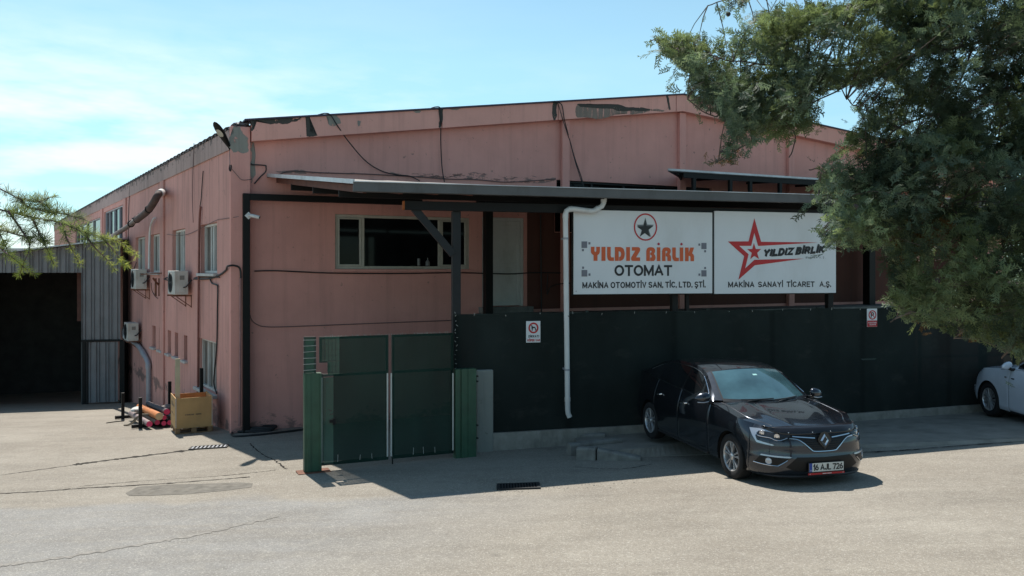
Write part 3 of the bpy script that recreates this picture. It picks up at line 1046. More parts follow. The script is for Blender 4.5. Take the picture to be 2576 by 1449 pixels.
# windows and door
def window(up, h, sg, divs, mat, pane, fw=0.07, inset=0.14, sill=None, name='window', split=None):
    """frame in a hole, panes and mullions; sg=+1 where the outside is +out"""
    t0, t1, z0, z1 = h
    mb = MB()
    a, b = -sg * (inset - 0.06), -sg * (inset + 0.02)
    e = 0.003
    ubox(mb, up, t0 + e, t1 - e, z0 + e, z0 + fw, a, b)
    ubox(mb, up, t0 + e, t1 - e, z1 - fw, z1 - e, a, b)
    ubox(mb, up, t0 + e, t0 + fw, z0 + fw, z1 - fw, a, b)
    ubox(mb, up, t1 - fw, t1 - e, z0 + fw, z1 - fw, a, b)
    for d in divs:
        t = t0 + (t1 - t0) * d
        ubox(mb, up, t - fw * .5, t + fw * .5, z0 + fw, z1 - fw, a + sg * 0.003, b)
    w = part(mb, name, mat, BLD, bevel=0.006)
    edges = [t0 + fw] + [q for d in divs for q in (t0 + (t1 - t0) * d - fw * .5, t0 + (t1 - t0) * d + fw * .5)] + [t1 - fw]
    for i in range(0, len(edges), 2):
        p, q = edges[i], edges[i + 1]
        if split and (i // 2) in split:
            mb = MB()
            s = 0.042
            aa, bb = a + sg * 0.012, b
            for (u0, u1, v0, v1) in ((p + .004, q - .004, z0 + fw + .004, z0 + fw + s), (p + .004, q - .004, z1 - fw - s, z1 - fw - .004),
                                     (p + .004, p + s, z0 + fw + s, z1 - fw - s), (q - s, q - .004, z0 + fw + s, z1 - fw - s)):
                ubox(mb, up, u0, u1, v0, v1, aa, bb)
            o = mb.build('sash', mat, bevel=0.005); o.parent = w
            p, q = p + s, q - s
            zz0, zz1 = z0 + fw + s, z1 - fw - s
        else:
            zz0, zz1 = z0 + fw, z1 - fw
        mb = MB()
        ubox(mb, up, p, q, zz0, zz1, -sg * inset, -sg * (inset + 0.008))
        o = mb.build('pane', pane[(i // 2) % len(pane)]); o.parent = w
    if sill:
        mb = MB()
        ubox(mb, up, t0 - 0.06, t1 + 0.06, z0 - sill[1], z0 - 0.004, sg * sill[0], -sg * 0.1)
        o = mb.build('sill', sill[2], bevel=0.008); o.parent = w
    return w
M_SILL = plain('marble_sill', (0.46, 0.44, 0.42), 0.5, 0, 0.12, 5, dirt=(0.3, 0.28, 0.26))
tw = lambda x: (FR.t(x) - H_BIG[0]) / (H_BIG[1] - H_BIG[0])
window(FR, H_BIG, 1, [tw(914), tw(1108)], M_CREAM, [M_PANE], 0.07, 0.10, sill=(0.03, 0.06, M_PINK), split=(0, 2))
window(FR, H_STRIP, 1, [.22, .42, .62, .82], M_DARKSTEEL, [M_PANE], 0.06, 0.14, name='strip_window')
window(FR, H_SIDE, 1, [.15, .5], M_BLACKSTEEL, [M_PANE], 0.05, 0.14)
window(FR, H_LIGHT, 1, [.3, .55, .8], M_BLACKSTEEL, [glass_dark('frosted_pane', (0.20, 0.22, 0.21), 0.3, 0.4)], 0.06, 0.14)
for h in L_UP:
    window(LW, h, -1, [.42, .58], M_PVC_FRAME, [M_PANE_CURTAIN, M_PANE, M_PANE_CURTAIN], 0.06, 0.15, sill=(0.10, 0.07, M_SILL))
window(LW, H_LOW, -1, [.38, .66], M_PVC_FRAME, [M_PANE_CURTAIN], 0.06, 0.15, sill=(0.12, 0.08, M_SILL))
for h in H_BACK:
    window(LW, h, -1, [.3, .55, .8], M_GREYPIPE, [M_PANE], 0.045, 0.12)
for h in slots:
    mb = MB()
    ubox(mb, LW, h[0], h[1], h[2], h[3], 0.20, 0.215)
    w = part(mb, 'slot_window', glass_dark('slot_pane', (0.10, 0.05, 0.042), 0.6, 0.2) if h is slots[0] else bpy.data.materials['slot_pane'], BLD)
    mb = MB()
    ubox(mb, LW, h[0] - 0.04, h[1] + 0.04, h[2] - 0.07, h[2] - 0.004, -0.09, 0.1)
    o = mb.build('sill', M_SILL, bevel=0.01); o.parent = w

t0, t1, z0, z1 = H_DOOR
mb = MB()
ubox(mb, FR, t0 + .003, t0 + .09, z0, z1 - .003, -0.02, -0.12)
ubox(mb, FR, t1 - .09, t1 - .003, z0, z1 - .003, -0.02, -0.12)
ubox(mb, FR, t0 + .09, t1 - .09, z1 - .09, z1 - .003, -0.02, -0.12)
door = part(mb, 'door', M_DOORWHITE, BLD, bevel=0.006)
mb = MB()
ubox(mb, FR, t0 + .094, t1 - .094, z0 + .02, z1 - .094, -0.05, -0.1)
o = mb.build('leaf', M_DOORWHITE); o.parent = door
zq = z0 + (z1 - z0) * 0.46
mb = MB()
for u0, u1, v0, v1 in ((t0 + .094, t0 + .18, z0 + .02, z1 - .094), (t1 - .18, t1 - .094, z0 + .02, z1 - .094),
                       (t0 + .18, t1 - .18, z1 - .2, z1 - .094), (t0 + .18, t1 - .18, z0 + .02, z0 + .14), (t0 + .18, t1 - .18, zq - .06, zq + .06)):
    ubox(mb, FR, u0, u1, v0, v1, -0.03, -0.0505)
o = mb.build('rails', M_DOORWHITE, bevel=0.006); o.parent = door
mb = MB()
ubox(mb, FR, t0 + .11, t0 + .15, z0 + 1.0, z0 + 1.03, 0.02, -0.03)
o = mb.build('handle', M_GREYPIPE); o.parent = door
mb = MB()
ubox(mb, FR, t0 - 0.1, t1 + 0.15, z0 - 0.15, z0 - 0.004, 0.25, -0.12)
o = mb.build('threshold', M_CONC_GREY); o.parent = door

# things standing on the inside of the big window
def on_sill(x, w, h, label, nm, cat, shape):
    t = FR.t(x)
    p = FR.pt(t, H_BIG[2] + 0.085, -0.085)
    o = thing(nm, label, cat, p, FR.a)
    return o
M_BOTTLE = plain('white_plastic', (0.16, 0.165, 0.16), 0.4, 0, 0.08, 5)
def small(nm, x, prof, label, cat):
    t = FR.t(x)
    p = FR.pt(t, H_BIG[2] + 0.087, -0.06)
    mb = MB(); mb.lathe(prof, 12)
    o = mb.build(nm, M_BOTTLE, smooth=True)
    o.location = p
    return tag(o, label, cat)
small('tumbler', 1055.5, [(0, 0), (.035, 0), (.036, .17), (0, .171)], 'narrow white cup standing on the big window frame', 'cup')
small('spray_bottle', 1078, [(0, 0), (.055, 0), (.055, .09), (.03, .125), (.012, .135), (.012, .19), (0, .191)], 'white pointed bottle standing in the big window', 'bottle')
# ------------------------------------------------------------------ canopy over the fenced forecourt
CAN = Upright(-2.575, 13.59, math.atan(0.28))          # line of the gutter
GZ1, GZ0 = 4.345, 4.19
T_GEND = 16.0
canopy = thing('canopy', 'long lean to canopy of dark steel with a grey gutter above the signs', 'canopy',
               (FENCE.pt(0, 0).x, FENCE.pt(0, 0).y, ground_z(-0.34, 14.8)), FENCE.a)
# gutter: an open box section with lapped lengths
mb = MB()
t = 0.0
prof = [(0.0, GZ1), (0.0, GZ0), (-0.16, GZ0), (-0.16, GZ1 - .02), (-0.15, GZ1 - .02), (-0.15, GZ0 + .012), (-0.012, GZ0 + .012), (-0.012, GZ1)]
lap = [0.0, FENCE.t(1860) * 0 + 4.05, 8.2, 12.3, T_GEND]
for i, (a, b) in enumerate(zip(lap, lap[1:])):
    g = 0.003 if i % 2 else 0.0
    v = [CAN.pt(a - (0.03 if i else 0), z - g, o + g) for o, z in prof] + [CAN.pt(b, z - g, o + g) for o, z in prof]
    n = len(prof)
    mb.add(v, [(j, (j + 1) % n, n + (j + 1) % n, n + j) for j in range(n)])
v = [CAN.pt(-0.003, z, o) for o, z in ((0.0, GZ1), (0.0, GZ0), (-0.16, GZ0), (-0.16, GZ1 - .02))]
mb.add(v, [(0, 1, 2, 3)])
part(mb, 'gutter', M_GUTTER, canopy)
mb = MB()
for o_, z_ in ((0.004, GZ1 + 0.002),):
    p = CAN.pt(0, z_, o_); q = CAN.pt(T_GEND, z_, o_)
    mb.beam(p, q, 0.03, 0.012)
part(mb, 'gutter_lip', M_ZINC, canopy)
# roof sheet from the wall down to the gutter
WZ = 5.02
tw0 = FR.t(672)
mb = MB()
n = 40
rows = []
for i in range(n + 1):
    f = i / n
    a = CAN.pt(T_GEND * f, GZ1 - 0.015, -0.06)
    b = FR.pt(tw0 + (19.5 - tw0) * f, WZ, 0.02)
    wv = Vector((0, 0, 0.018 * (i % 2)))
    rows.append((a + wv, b + wv))
for (a, b), (c, d) in zip(rows, rows[1:]):
    mb.quad(a, c, d, b)
sheet = part(mb, 'roof_sheet', M_DARKSHEET, canopy, fix=False)
md = sheet.modifiers.new('thick', 'SOLIDIFY'); md.thickness = 0.012
# bright verge trim on its left edge, and rafters underneath
mb = MB()
a = CAN.pt(0.0, GZ1 + 0.0, -0.02); b = FR.pt(tw0, WZ, 0.02)
mb.beam(a + Vector((0, 0, .005)), b + Vector((0, 0, .0)), 0.03, 0.075)
part(mb, 'verge_trim', M_ZINC, canopy)
mb = MB()
for i in range(0, 27):
    f = i / 26 * 0.98 + 0.012
    a = CAN.pt(T_GEND * f, GZ1 - 0.11, -0.17); b = FR.pt(tw0 + (19.5 - tw0) * f, WZ - 0.10, 0.03)
    mb2 = MB(); mb2.beam(a, b, 0.06, 0.12)
    part(mb2, 'rafter', M_WOODRED if i < 4 else M_BLACKSTEEL, canopy)
for k, f2 in enumerate((0.22, 0.5, 0.78)):
    mb = MB()
    p = []
    for f in (0.01, 1.0):
        a = CAN.pt(T_GEND * f, GZ1 - 0.23, -0.17); b = FR.pt(tw0 + (19.5 - tw0) * f, WZ - 0.22, 0.03)
        p.append(a.lerp(b, f2))
    mb.beam(p[0], p[1], 0.08, 0.12)
    part(mb, 'purlin', M_BLACKSTEEL, canopy)
# front beam behind the gutter, its cut end showing rust, on posts
zt1 = FENCE.z(1040, 507); zb1 = FENCE.z(1040, 529)
mb = MB()
mb.beam(FENCE.pt(FENCE.t(1016), (zt1 + zb1) / 2, 0.06), FENCE.pt(15.0, (zt1 + zb1) / 2, 0.06), 0.12, zt1 - zb1)
part(mb, 'front_beam', M_BLACKSTEEL, canopy)
mb = MB()
te = FENCE.t(1016)
mb.beam(FENCE.pt(te - 0.03, (zt1 + zb1) / 2, 0.06), FENCE.pt(te - 0.002, (zt1 + zb1) / 2, 0.06), 0.118, zt1 - zb1 - .004)
part(mb, 'rusty_beam_end', plain('rust_end', (0.32, 0.09, 0.02), 0.8, 0, 0.3, 14), canopy)
def post(t, z1, w, mat, up=FENCE, out=0.0, z0=None):
    mb = MB()
    p = up.pt(t, 0, out)
    z0 = ground_z(p.x, p.y) if z0 is None else z0
    mb.beam(Vector((p.x, p.y, z0)), Vector((p.x, p.y, z1)), w, w, Vector((up.c, up.s, 0)))
    return part(mb, 'post', mat, canopy, bevel=0.006)
post(FENCE.t(1149.5), zb1 + 0.001, 0.145, M_DARKSTEEL, out=-0.08)
for x in (1700, 2092, 2480):
    post(FENCE.t(x), zb1 + 0.001, 0.12, M_BLACKSTEEL, out=-0.08)
tI = FENCE.t(1734)
post(FENCE.t(1734), zb1 + .001, 0.07, M_BLACKSTEEL, out=-0.10)
# back posts close to the wall
for x, w in ((1207, 0.19), (2154, 0.26), (1396, 0.0)):
    if w:
        post(FR.t(x), 4.62, w, M_BLACKSTEEL, FR, 0.5)
mb = MB()
mb.beam(FR.pt(FR.t(1180), 4.55, 0.5), FR.pt(19.0, 4.55, 0.5), 0.12, 0.22)
part(mb, 'rear_beam', M_BLACKSTEEL, canopy)
mb = MB()
mb.beam(FENCE.pt(FENCE.t(1041), FENCE.z(1041, 524), 0.02), FENCE.pt(FENCE.t(1140), FENCE.z(1140, 640), -0.01), 0.08, 0.13)
part(mb, 'brace', M_DARKSTEEL, canopy, bevel=0.004)
# black corner frame bolted to the wall
CF = Upright(C0[0] + FR.s * 0.2, C0[1] - FR.c * 0.2, FR.a)
tl, tr = CF.t(610.5), CF.t(628)
zb_l = CF.z(620, 503); zt_l = CF.z(620, 487)
mb = MB()
pb = CF.pt((tl + tr) / 2, 0, 0.0)
mb.beam(Vector((pb.x, pb.y, ground_z(pb.x, pb.y))), Vector((pb.x, pb.y, zt_l)), tr - tl, 0.14, Vector((-FR.s, FR.c, 0)))
part(mb, 'corner_post', M_BLACKSTEEL, canopy, bevel=0.006)
mb = MB()
te = CF.t(1060)
mb.beam(CF.pt(tr + 0.001, (zt_l + zb_l) / 2, 0.0), CF.pt(te, (CF.z(1060, 507) + CF.z(1060, 525)) / 2 + 0.06, 0.0), 0.14, zt_l - zb_l)
part(mb, 'wall_beam', M_BLACKSTEEL, canopy)

# small upper awning behind, over the strip window
aw = thing('awning', 'small flat awning on thin black posts above the long canopy by the gable', 'awning', FR.pt(FR.t(1700), WZ, 0.4), FR.a)
AWP = Upright(C0[0] + FR.s * 1.9, C0[1] - FR.c * 1.9, FR.a)
ax0, ax1 = AWP.t(1680), AWP.t(2560)
azt = AWP.z(1680, 431)
mb = MB()
v = [AWP.pt(ax0, azt, 0), AWP.pt(ax1, azt + .02, 0), FR.pt(ax1, azt + 0.12, 0.02), FR.pt(max(ax0, FR.t(1706)), azt + 0.12, 0.02)]
up_ = Vector((0, 0, 0.03))
mb.add([p for p in v] + [p + up_ for p in v], [(0, 1, 2, 3), (7, 6, 5, 4), (0, 4, 5, 1), (1, 5, 6, 2), (2, 6, 7, 3), (3, 7, 4, 0)])
part(mb, 'roof_sheet', M_DARKSHEET, aw)
mb = MB()
mb.beam(AWP.pt(ax0, azt + .045, .012), AWP.pt(ax1, azt + .065, .012), 0.02, 0.05)
part(mb, 'edge_trim', M_ZINC, aw)
mb = MB()
mb.beam(AWP.pt(ax0 + .5, azt - .07, -.05), AWP.pt(ax1, azt - .05, -.05), 0.08, 0.12)
part(mb, 'front_beam', M_BLACKSTEEL, aw)
for x in (1748, 1840, 1890, 1965, 2060, 2170, 2300):
    t = AWP.t(x)
    if t < ax1:
        mb = MB()
        p = AWP.pt(t, 0, -.05)
        mb.beam(Vector((p.x, p.y, 4.62)), Vector((p.x, p.y, azt - 0.125)), 0.09, 0.09, Vector((FR.c, FR.s, 0)))
        part(mb, 'post', M_BLACKSTEEL, aw)
for i in range(8):
    t = ax0 + .4 + (ax1 - ax0 - .5) * i / 7
    mb = MB()
    mb.beam(AWP.pt(t, azt - .03, -.1), FR.pt(max(t, FR.t(1712)), azt + .07, 0.03), 0.06, 0.06)
    part(mb, 'rafter', M_BLACKSTEEL, aw)

# ------------------------------------------------------------------ fence with dark shade cloth, low concrete wall, terrace behind
def cloth_material(name, col, see=0.12):
    """woven shade net: small open meshes let a little through"""
    m, nt, b = nmat(name)
    v = coord(nt)
    c = mixc(nt, rng(nt, noise(nt, coord(nt, (1, 1, .5)), 1.3, 6), .3, .7), tuple(q * .7 for q in col), tuple(q * 1.25 for q in col))
    nt.links.new(c, b.inputs['Base Color'])
    wv = nt.nodes.new('ShaderNodeTexWave')
    wv.inputs['Scale'].default_value = 0.155
    wv.inputs['Distortion'].default_value = 0.3
    nt.links.new(v, wv.inputs['Vector'])
    c = mixc(nt, rng(nt, wv.outputs['Fac'], .985, 1.0, 0, .5), c, tuple(q * .4 for q in col))
    d = noise(nt, coord(nt, (1.2, 1.2, 2.2)), 1.6, 8, .7)
    c = mixc(nt, rng(nt, d, .56, .75, 0, .45), c, (.055, .055, .048))
    nt.links.new(c, b.inputs['Base Color'])
    bump(nt, b, mth(nt, 'ADD', noise(nt, v, 3, 6, .6), mth(nt, 'MULTIPLY', noise(nt, v, 90, 2), .15)), .5, .03)
    b.inputs['Roughness'].default_value = 0.9
    b.inputs['Specular IOR Level'].default_value = 0.15
    tr = nt.nodes.new('ShaderNodeBsdfTransparent')
    mx = nt.nodes.new('ShaderNodeMixShader')
    mx.inputs[0].default_value = see
    out = nt.nodes['Material Output']
    nt.links.new(b.outputs[0], mx.inputs[1])
    nt.links.new(tr.outputs[0], mx.inputs[2])
    nt.links.new(mx.outputs[0], out.inputs['Surface'])
    return m
M_CLOTH = cloth_material('shade_cloth', (0.018, 0.0235, 0.0215), 0.02)
M_CLOTH_THIN = cloth_material('gate_net', (0.06, 0.125, 0.09), 0.2)
M_CLOTH_GATE = cloth_material('gate_net_dense', (0.015, 0.038, 0.029), 0.12)
fence = thing('mesh_fence', 'tall fence covered in dark green shade cloth behind the parked cars', 'fence', FENCE.pt(0, ground_z(-.34, 14.8)), FENCE.a)
fx0, fx1 = FENCE.t(1143), 21.0
FZT = 2.135
def fzb(t):
    p = FENCE.pt(t, 0)
    return max(0.03, ground_z(p.x, p.y) + pave_h(p.x) + 0.16) if t > FENCE.t(1700) else 0.03
mb = MB()
nT, nZ = 120, 12
for i in range(nT + 1):
    t = fx0 + (fx1 - fx0) * i / nT
    for j in range(nZ + 1):
        z0 = fzb(t)
        top = FZT + 0.012 * math.sin(t * 3.1) + 0.008 * math.sin(t * 7.7)
        z = z0 + (top - z0) * j / nZ
        o = 0.02 * mnoise.noise(Vector((t * 1.4, z * 1.1, 0))) + 0.01 * math.sin(t * 2.2) * math.sin(j / nZ * PI)
        mb.v.append(tuple(FENCE.pt(t, z, 0.03 + o)))
for i in range(nT):
    for j in range(nZ):
        a = i * (nZ + 1) + j
        mb.f.append((a, a + nZ + 1, a + nZ + 2, a + 1))
part(mb, 'shade_cloth', M_CLOTH, fence, fix=False, smooth=True)
mb = MB()
mb.beam(FENCE.pt(fx0, FZT - .02, 0), FENCE.pt(fx1, FZT - .02, 0), 0.03, 0.03)
mb.beam(FENCE.pt(fx0, 1.1, 0), FENCE.pt(fx1, 1.1, 0), 0.03, 0.03)
part(mb, 'rail', M_GREENDK, fence)
for i in range(10):
    t = fx0 + 0.03 + i * 2.45
    if t < fx1:
        mb = MB(); mb.beam(FENCE.pt(t, 0.0, -.035), FENCE.pt(t, FZT + .03, -.035), 0.05, 0.05, Vector((FENCE.c, FENCE.s, 0)))
        part(mb, 'post', M_GREENDK, fence)
mb = MB()
random.seed(3)
for i in range(26):
    z = 0.3 + i * 0.075
    t = fx0 + 0.005
    p = FENCE.pt(t + random.uniform(-.01, .02), z, 0.05)
    mb.beam(p, p + Vector((random.uniform(-.03, .035), -.01, random.uniform(-.03, .03))), 0.005, 0.005)
for i in range(34):
    t = fx0 + .3 + i * .62 + random.uniform(-.1, .1)
    z = FZT - random.uniform(.02, .05)
    p = FENCE.pt(t, z, .052)
    mb.beam(p, p + Vector((random.uniform(-.01, .01), -.004, random.uniform(.02, .05))), .006, .006)
part(mb, 'cable_ties', M_BATTEN, fence)['kind'] = 'stuff'

lowall = thing('low_wall', 'low weathered concrete wall under the fence with a pillar at the gate', 'wall', FENCE.pt(FENCE.t(1240), ground_z(-.34, 14.8)), FENCE.a)
mb = MB()
w0 = FENCE.t(1197)
ts = [w0 + (21.0 - w0) * i / 50 for i in range(51)]
v = []
for t in ts:
    p = FENCE.pt(t, 0)
    zt = fzb(t) - 0.004 + 0.006 * mnoise.noise(Vector((t * 3, 0, 0)))
    zb = ground_z(p.x, p.y) - 0.05
    v += [FENCE.pt(t, zb, 0.10), FENCE.pt(t, zt, 0.085), FENCE.pt(t, zt, -0.12), FENCE.pt(t, zb, -0.12)]
f = []
for i in range(50):
    a = i * 4
    f += [(a, a + 4, a + 5, a + 1), (a + 1, a + 5, a + 6, a + 2), (a + 2, a + 6, a + 7, a + 3)]
f += [(0, 1, 2, 3)]
mb.add(v, f)
part(mb, 'plinth', M_CONC, lowall)
p0, p1 = FENCE.t(1196), FENCE.t(1237)
zt = FENCE.z(1215, 929)
mb = MB()
pp = FENCE.pt(p0, 0)
ubox(mb, FENCE, p0, p1, ground_z(pp.x, pp.y) - .05, zt, 0.125, -0.15)
M_PILLAR = stucco('pillar_render', (0.27, 0.275, 0.25), dark=(0.06, 0.06, 0.05), grime=0.7)
part(mb, 'pillar', M_PILLAR, lowall, bevel=0.02)

# raised concrete terrace under the canopy, its floor level with the white door
terr = thing('terrace', 'raised concrete terrace behind the fence leading to the white door', 'terrace', FR.pt(6, ground_z(0, 18)), FR.a)
mb = MB()
zt = H_DOOR[2] - 0.16
ubox(mb, FR, FR.t(1195), 20.0, -0.8, zt, 0.003, 1.35)
part(mb, 'slab', M_CONC_GREY, terr, bevel=0.02)
# ------------------------------------------------------------------ the gate
GATE_A = gp(764, 1190); GATE_A.z = 0
GATE = Upright(GATE_A.x, GATE_A.y, rad(23.6))
gt = lambda x: GATE.t(x)
gzz = lambda t: ground_z(GATE.pt(t, 0).x, GATE.pt(t, 0).y)
# left end post
gp1 = thing('gate_post', 'green steel gate post bolted to a rusty base plate, netting on top', 'gate post', GATE.pt(0.15, gzz(0.15)), GATE.a, 'green steel gate posts')
a, b = gt(764), gt(807)
zm = GATE.z(785, 938)
ztp = GATE.z(785, 847)
mb = MB()
prof = [(a, 0.06), (a + .04, 0.06), (a + .04, 0.075), (a + .10, 0.075), (a + .10, 0.06), (b - .03, 0.06), (b - .03, 0.08), (b, 0.08), (b, -0.06), (a, -0.06)]
z0 = gzz(0.1) + 0.02
v = [GATE.pt(t, z0, o) for t, o in prof] + [GATE.pt(t, zm, o) for t, o in prof]
n = len(prof)
mb.add(v, [tuple(range(n)), tuple(reversed(range(n, 2 * n)))] + [(i, n + i, n + (i + 1) % n, (i + 1) % n) for i in range(n)])
part(mb, 'post', M_GREEN, gp1, bevel=0.004)
mb = MB()
z0 = gzz(0.1)
P = [gp(745, 1187), gp(765, 1194), gp(823, 1186), gp(803, 1180)]
ubox(mb, GATE, a - .10, b + .14, z0 - 0.01, z0 + 0.018, 0.14, -0.14)
part(mb, 'base_plate', M_RUST, gp1, bevel=0.003)
mb = MB()
b2 = gt(793)
for t in (a, b2 - .012):
    ubox(mb, GATE, t, t + .022, zm, ztp, 0.02, -0.02)
ubox(mb, GATE, a + .022, b2 - .012, ztp - .02, ztp, 0.02, -0.02)
part(mb, 'top_frame', M_GREENDK, gp1)
mb = MB()
ubox(mb, GATE, a + .023, b2 - .013, zm + .002, ztp - .021, 0.004, 0.002)
part(mb, 'net', M_CLOTH_THIN, gp1)
mb = MB()
for i in range(6):
    z = zm + (ztp - zm) * (i + .5) / 6
    mb.beam(GATE.pt(a - .01, z, .024), GATE.pt(b2 + .012, z + random.uniform(-.01, .01), .024), 0.006, 0.006)
part(mb, 'wire_mesh', M_BATTEN, gp1)

gate = thing('sliding_gate', 'double sliding gate covered in dark netting with pale battens', 'gate', GATE.pt(1.2, gzz(1.2)), GATE.a)
g0, g1, g2, g3 = gt(806), gt(975), gt(985), gt(1140)
zb = lambda t: gzz(t) + 0.09
ztg = GATE.z(980, 842)
step_t, step_z = gt(824), GATE.z(815, 912)
frame = MB()
for t, za, zb_ in ((g0 + .0, zb(g0), GATE.z(815, 940)), (g1 - .03, zb(g1), ztg), (g2, zb(g2), ztg), (g3 - .04, zb(g3), ztg), (gt(803), step_z, ztg), (step_t, GATE.z(815, 938), step_z)):
    ubox(frame, GATE, t, t + .04, za, zb_, 0.02, -0.02)
ubox(frame, GATE, gt(803) + .041, g1 - .031, ztg - .04, ztg - .002, 0.018, -0.018)
ubox(frame, GATE, g2 + .041, g3 - .041, ztg - .04, ztg - .002, 0.018, -0.018)
ubox(frame, GATE, g0 + .041, g1 - .031, zb(g0), zb(g0) + .05, 0.018, -0.018)
ubox(frame, GATE, g2 + .041, g3 - .041, zb(g2), zb(g2) + .05, 0.018, -0.018)
zmid = GATE.z(980, 936)
ubox(frame, GATE, g0 + .041, g1 - .031, zmid - .02, zmid + .02, 0.018, -0.018)
ubox(frame, GATE, g2 + .041, g3 - .041, zmid - .02, zmid + .02, 0.018, -0.018)
ubox(frame, GATE, gt(803) + .041, step_t, step_z, step_z + .03, 0.018, -0.018)
part(frame, 'frame', M_GREENDK, gate)
def net(t0, t1, z0, z1, mat, o=0.024, nm='net'):
    mb = MB()
    n = 14
    for i in range(n + 1):
        t = t0 + (t1 - t0) * i / n
        for j in range(7):
            z = z0 + (z1 - z0) * j / 6
            mb.v.append(tuple(GATE.pt(t, z, o + 0.006 * mnoise.noise(Vector((t * 3, z * 3, o))))))
    for i in range(n):
        for j in range(6):
            q = i * 7 + j
            mb.f.append((q, q + 7, q + 8, q + 1))
    return part(mb, nm, mat, gate, fix=False, smooth=True)
net(gt(804), gt(853), step_z + .02, ztg, M_CLOTH_THIN)
net(gt(824), gt(853), zmid + .01, step_z + .019, M_CLOTH_THIN)
net(gt(853), g1, zmid + .01, ztg, M_CLOTH_GATE)
net(g0 + .03, gt(838), zb(g0) + .03, zmid - .03, M_CLOTH_THIN)
net(gt(838), g1, zb(g0), zmid + .009, M_CLOTH_GATE)
net(g2 + .01, g3, zmid + .01, ztg, M_CLOTH_GATE)
net(g2 + .01, g3, zb(g2), zmid + .009, M_CLOTH_GATE)
for x in (807.5, 973, 982.5, 1137.5):
    t = gt(x)
    mb = MB()
    ubox(mb, GATE, t - .012, t + .012, zb(t) + .05, GATE.z(x, 938) - (.07 if x < 900 else 0), 0.034, 0.046)
    bt = part(mb, 'batten', M_BATTEN, gate, bevel=0.002)
mb = MB()
for i in range(60):
    t = g0 + (g3 - g0) * random.random()
    mb.beam(GATE.pt(t, ztg, .02), GATE.pt(t + random.uniform(-.01, .01), ztg + random.uniform(.005, .035), .02), 0.004, 0.004)
for t in [g0 + (g3 - g0) * q for q in (.12, .28, .37, .52, .68, .76, .85)]:
    mb.beam(GATE.pt(t, zb(t) + .04, .035), GATE.pt(t + random.uniform(-.01, .01), zb(t) + random.uniform(.11, .16), .035), 0.005, 0.005)
part(mb, 'cable_ties', M_BATTEN, gate)
mb = MB()
wires = []
for i in range(5):
    t = gt(804) + (gt(850) - gt(804)) * (i + .3) / 5
    mb.beam(GATE.pt(t, zmid + .02 if t > step_t else step_z + .03, .03), GATE.pt(t, ztg - .03, .03), 0.004, 0.004)
for i in range(7):
    z = zmid + .05 + (ztg - zmid - .08) * i / 6
    mb.beam(GATE.pt(gt(804) if z > step_z else step_t, z, .03), GATE.pt(gt(853), z, .03), 0.004, 0.004)
part(mb, 'wire_mesh', M_GREENDK, gate)
mb = MB()
t = gt(987)
p = GATE.pt(t, 0, 0)
mb.tube([GATE.pt(t, zb(t) + .2, .01), GATE.pt(t, gzz(t) + .002, .01)], 0.012)
part(mb, 'drop_bolt', M_BLACKSTEEL, gate)
mb = MB()
t = gt(828)
ubox(mb, GATE, t, t + .09, GATE.z(828, 1062), GATE.z(828, 1055), .06, .03)
ubox(mb, GATE, t + .05, t + .09, GATE.z(828, 1068), GATE.z(828, 1052), .061, .031)
part(mb, 'latch', M_BLACKSTEEL, gate)

gp2 = thing('gate_post', 'wide green steel post beside the concrete pillar, closing the gate', 'gate post', GATE.pt(gt(1165), gzz(gt(1165))), GATE.a, 'green steel gate posts')
a, b = gt(1142), gt(1193)
z1 = GATE.z(1165, 927)
z0 = gzz(gt(1165))
mb = MB()
s1, s2 = gt(1152), gt(1172)
prof = [(a, 0.09), (a + .03, .09), (s1, 0.09), (s1, 0.075), (s1 + .03, 0.075), (s1 + .03, 0.1), (s2 - .004, 0.1), (s2 - .004, 0.09), (s2 + .004, 0.09), (s2 + .004, 0.1), (b, 0.1), (b, -0.05), (a, -0.05)]
n = len(prof)
v = [GATE.pt(t, z0, o) for t, o in prof] + [GATE.pt(t, z1, o) for t, o in prof]
mb.add(v, [tuple(range(n)), tuple(reversed(range(n, 2 * n)))] + [(i, n + i, n + (i + 1) % n, (i + 1) % n) for i in range(n)])
part(mb, 'post', M_GREEN, gp2)
mb = MB()
for y in (945, 958, 1068, 1100):
    z = GATE.z(1192, y)
    ubox(mb, GATE, b + .002, b + .035, z - .012, z + .012, 0.11, 0.03)
part(mb, 'hinges', M_BLACKSTEEL, gp2)
# ------------------------------------------------------------------ signs
SGN = Upright(FENCE.o[0] + FENCE.s * 0.16, FENCE.o[1] - FENCE.c * 0.16, FENCE.a)
class SignFrame:
    def __init__(s, up, x0, x1, ytop, ybot, name, label, cat, thick=0.03, mat=None, zx=None, sc=1.0, pname='panel'):
        s.up = up; s.zx = zx; s.sc = sc
        xm = x0
        s.t0, s.t1 = up.t(x0), up.t(x1)
        s.z0, s.z1 = up.z(xm, ybot), up.z(xm, ytop)
        s.root = thing(name, label, cat, up.pt(s.t0, s.z0), up.a)
        mb = MB(); mb.box(0, s.t1 - s.t0, 0, thick, 0, s.z1 - s.z0)
        s.panel = mb.build(pname, mat or M_WHITE, s.root, bevel=0.003)
    def p(s, zx, zy):
        t, z = s.up.hit((s.zx[0] + zx / s.sc) * .67083, (s.zx[1] + zy / s.sc) * .67083)
        return (t - s.t0, z - s.z0)
    def poly(s, pts):
        return [s.p(*q) for q in pts]
    def box(s, x0, x1, y0, y1):
        a = s.p(x0, y1); b = s.p(x1, y0)
        c = s.p(x0, y0)
        return (a[0], b[0], a[1], c[1])

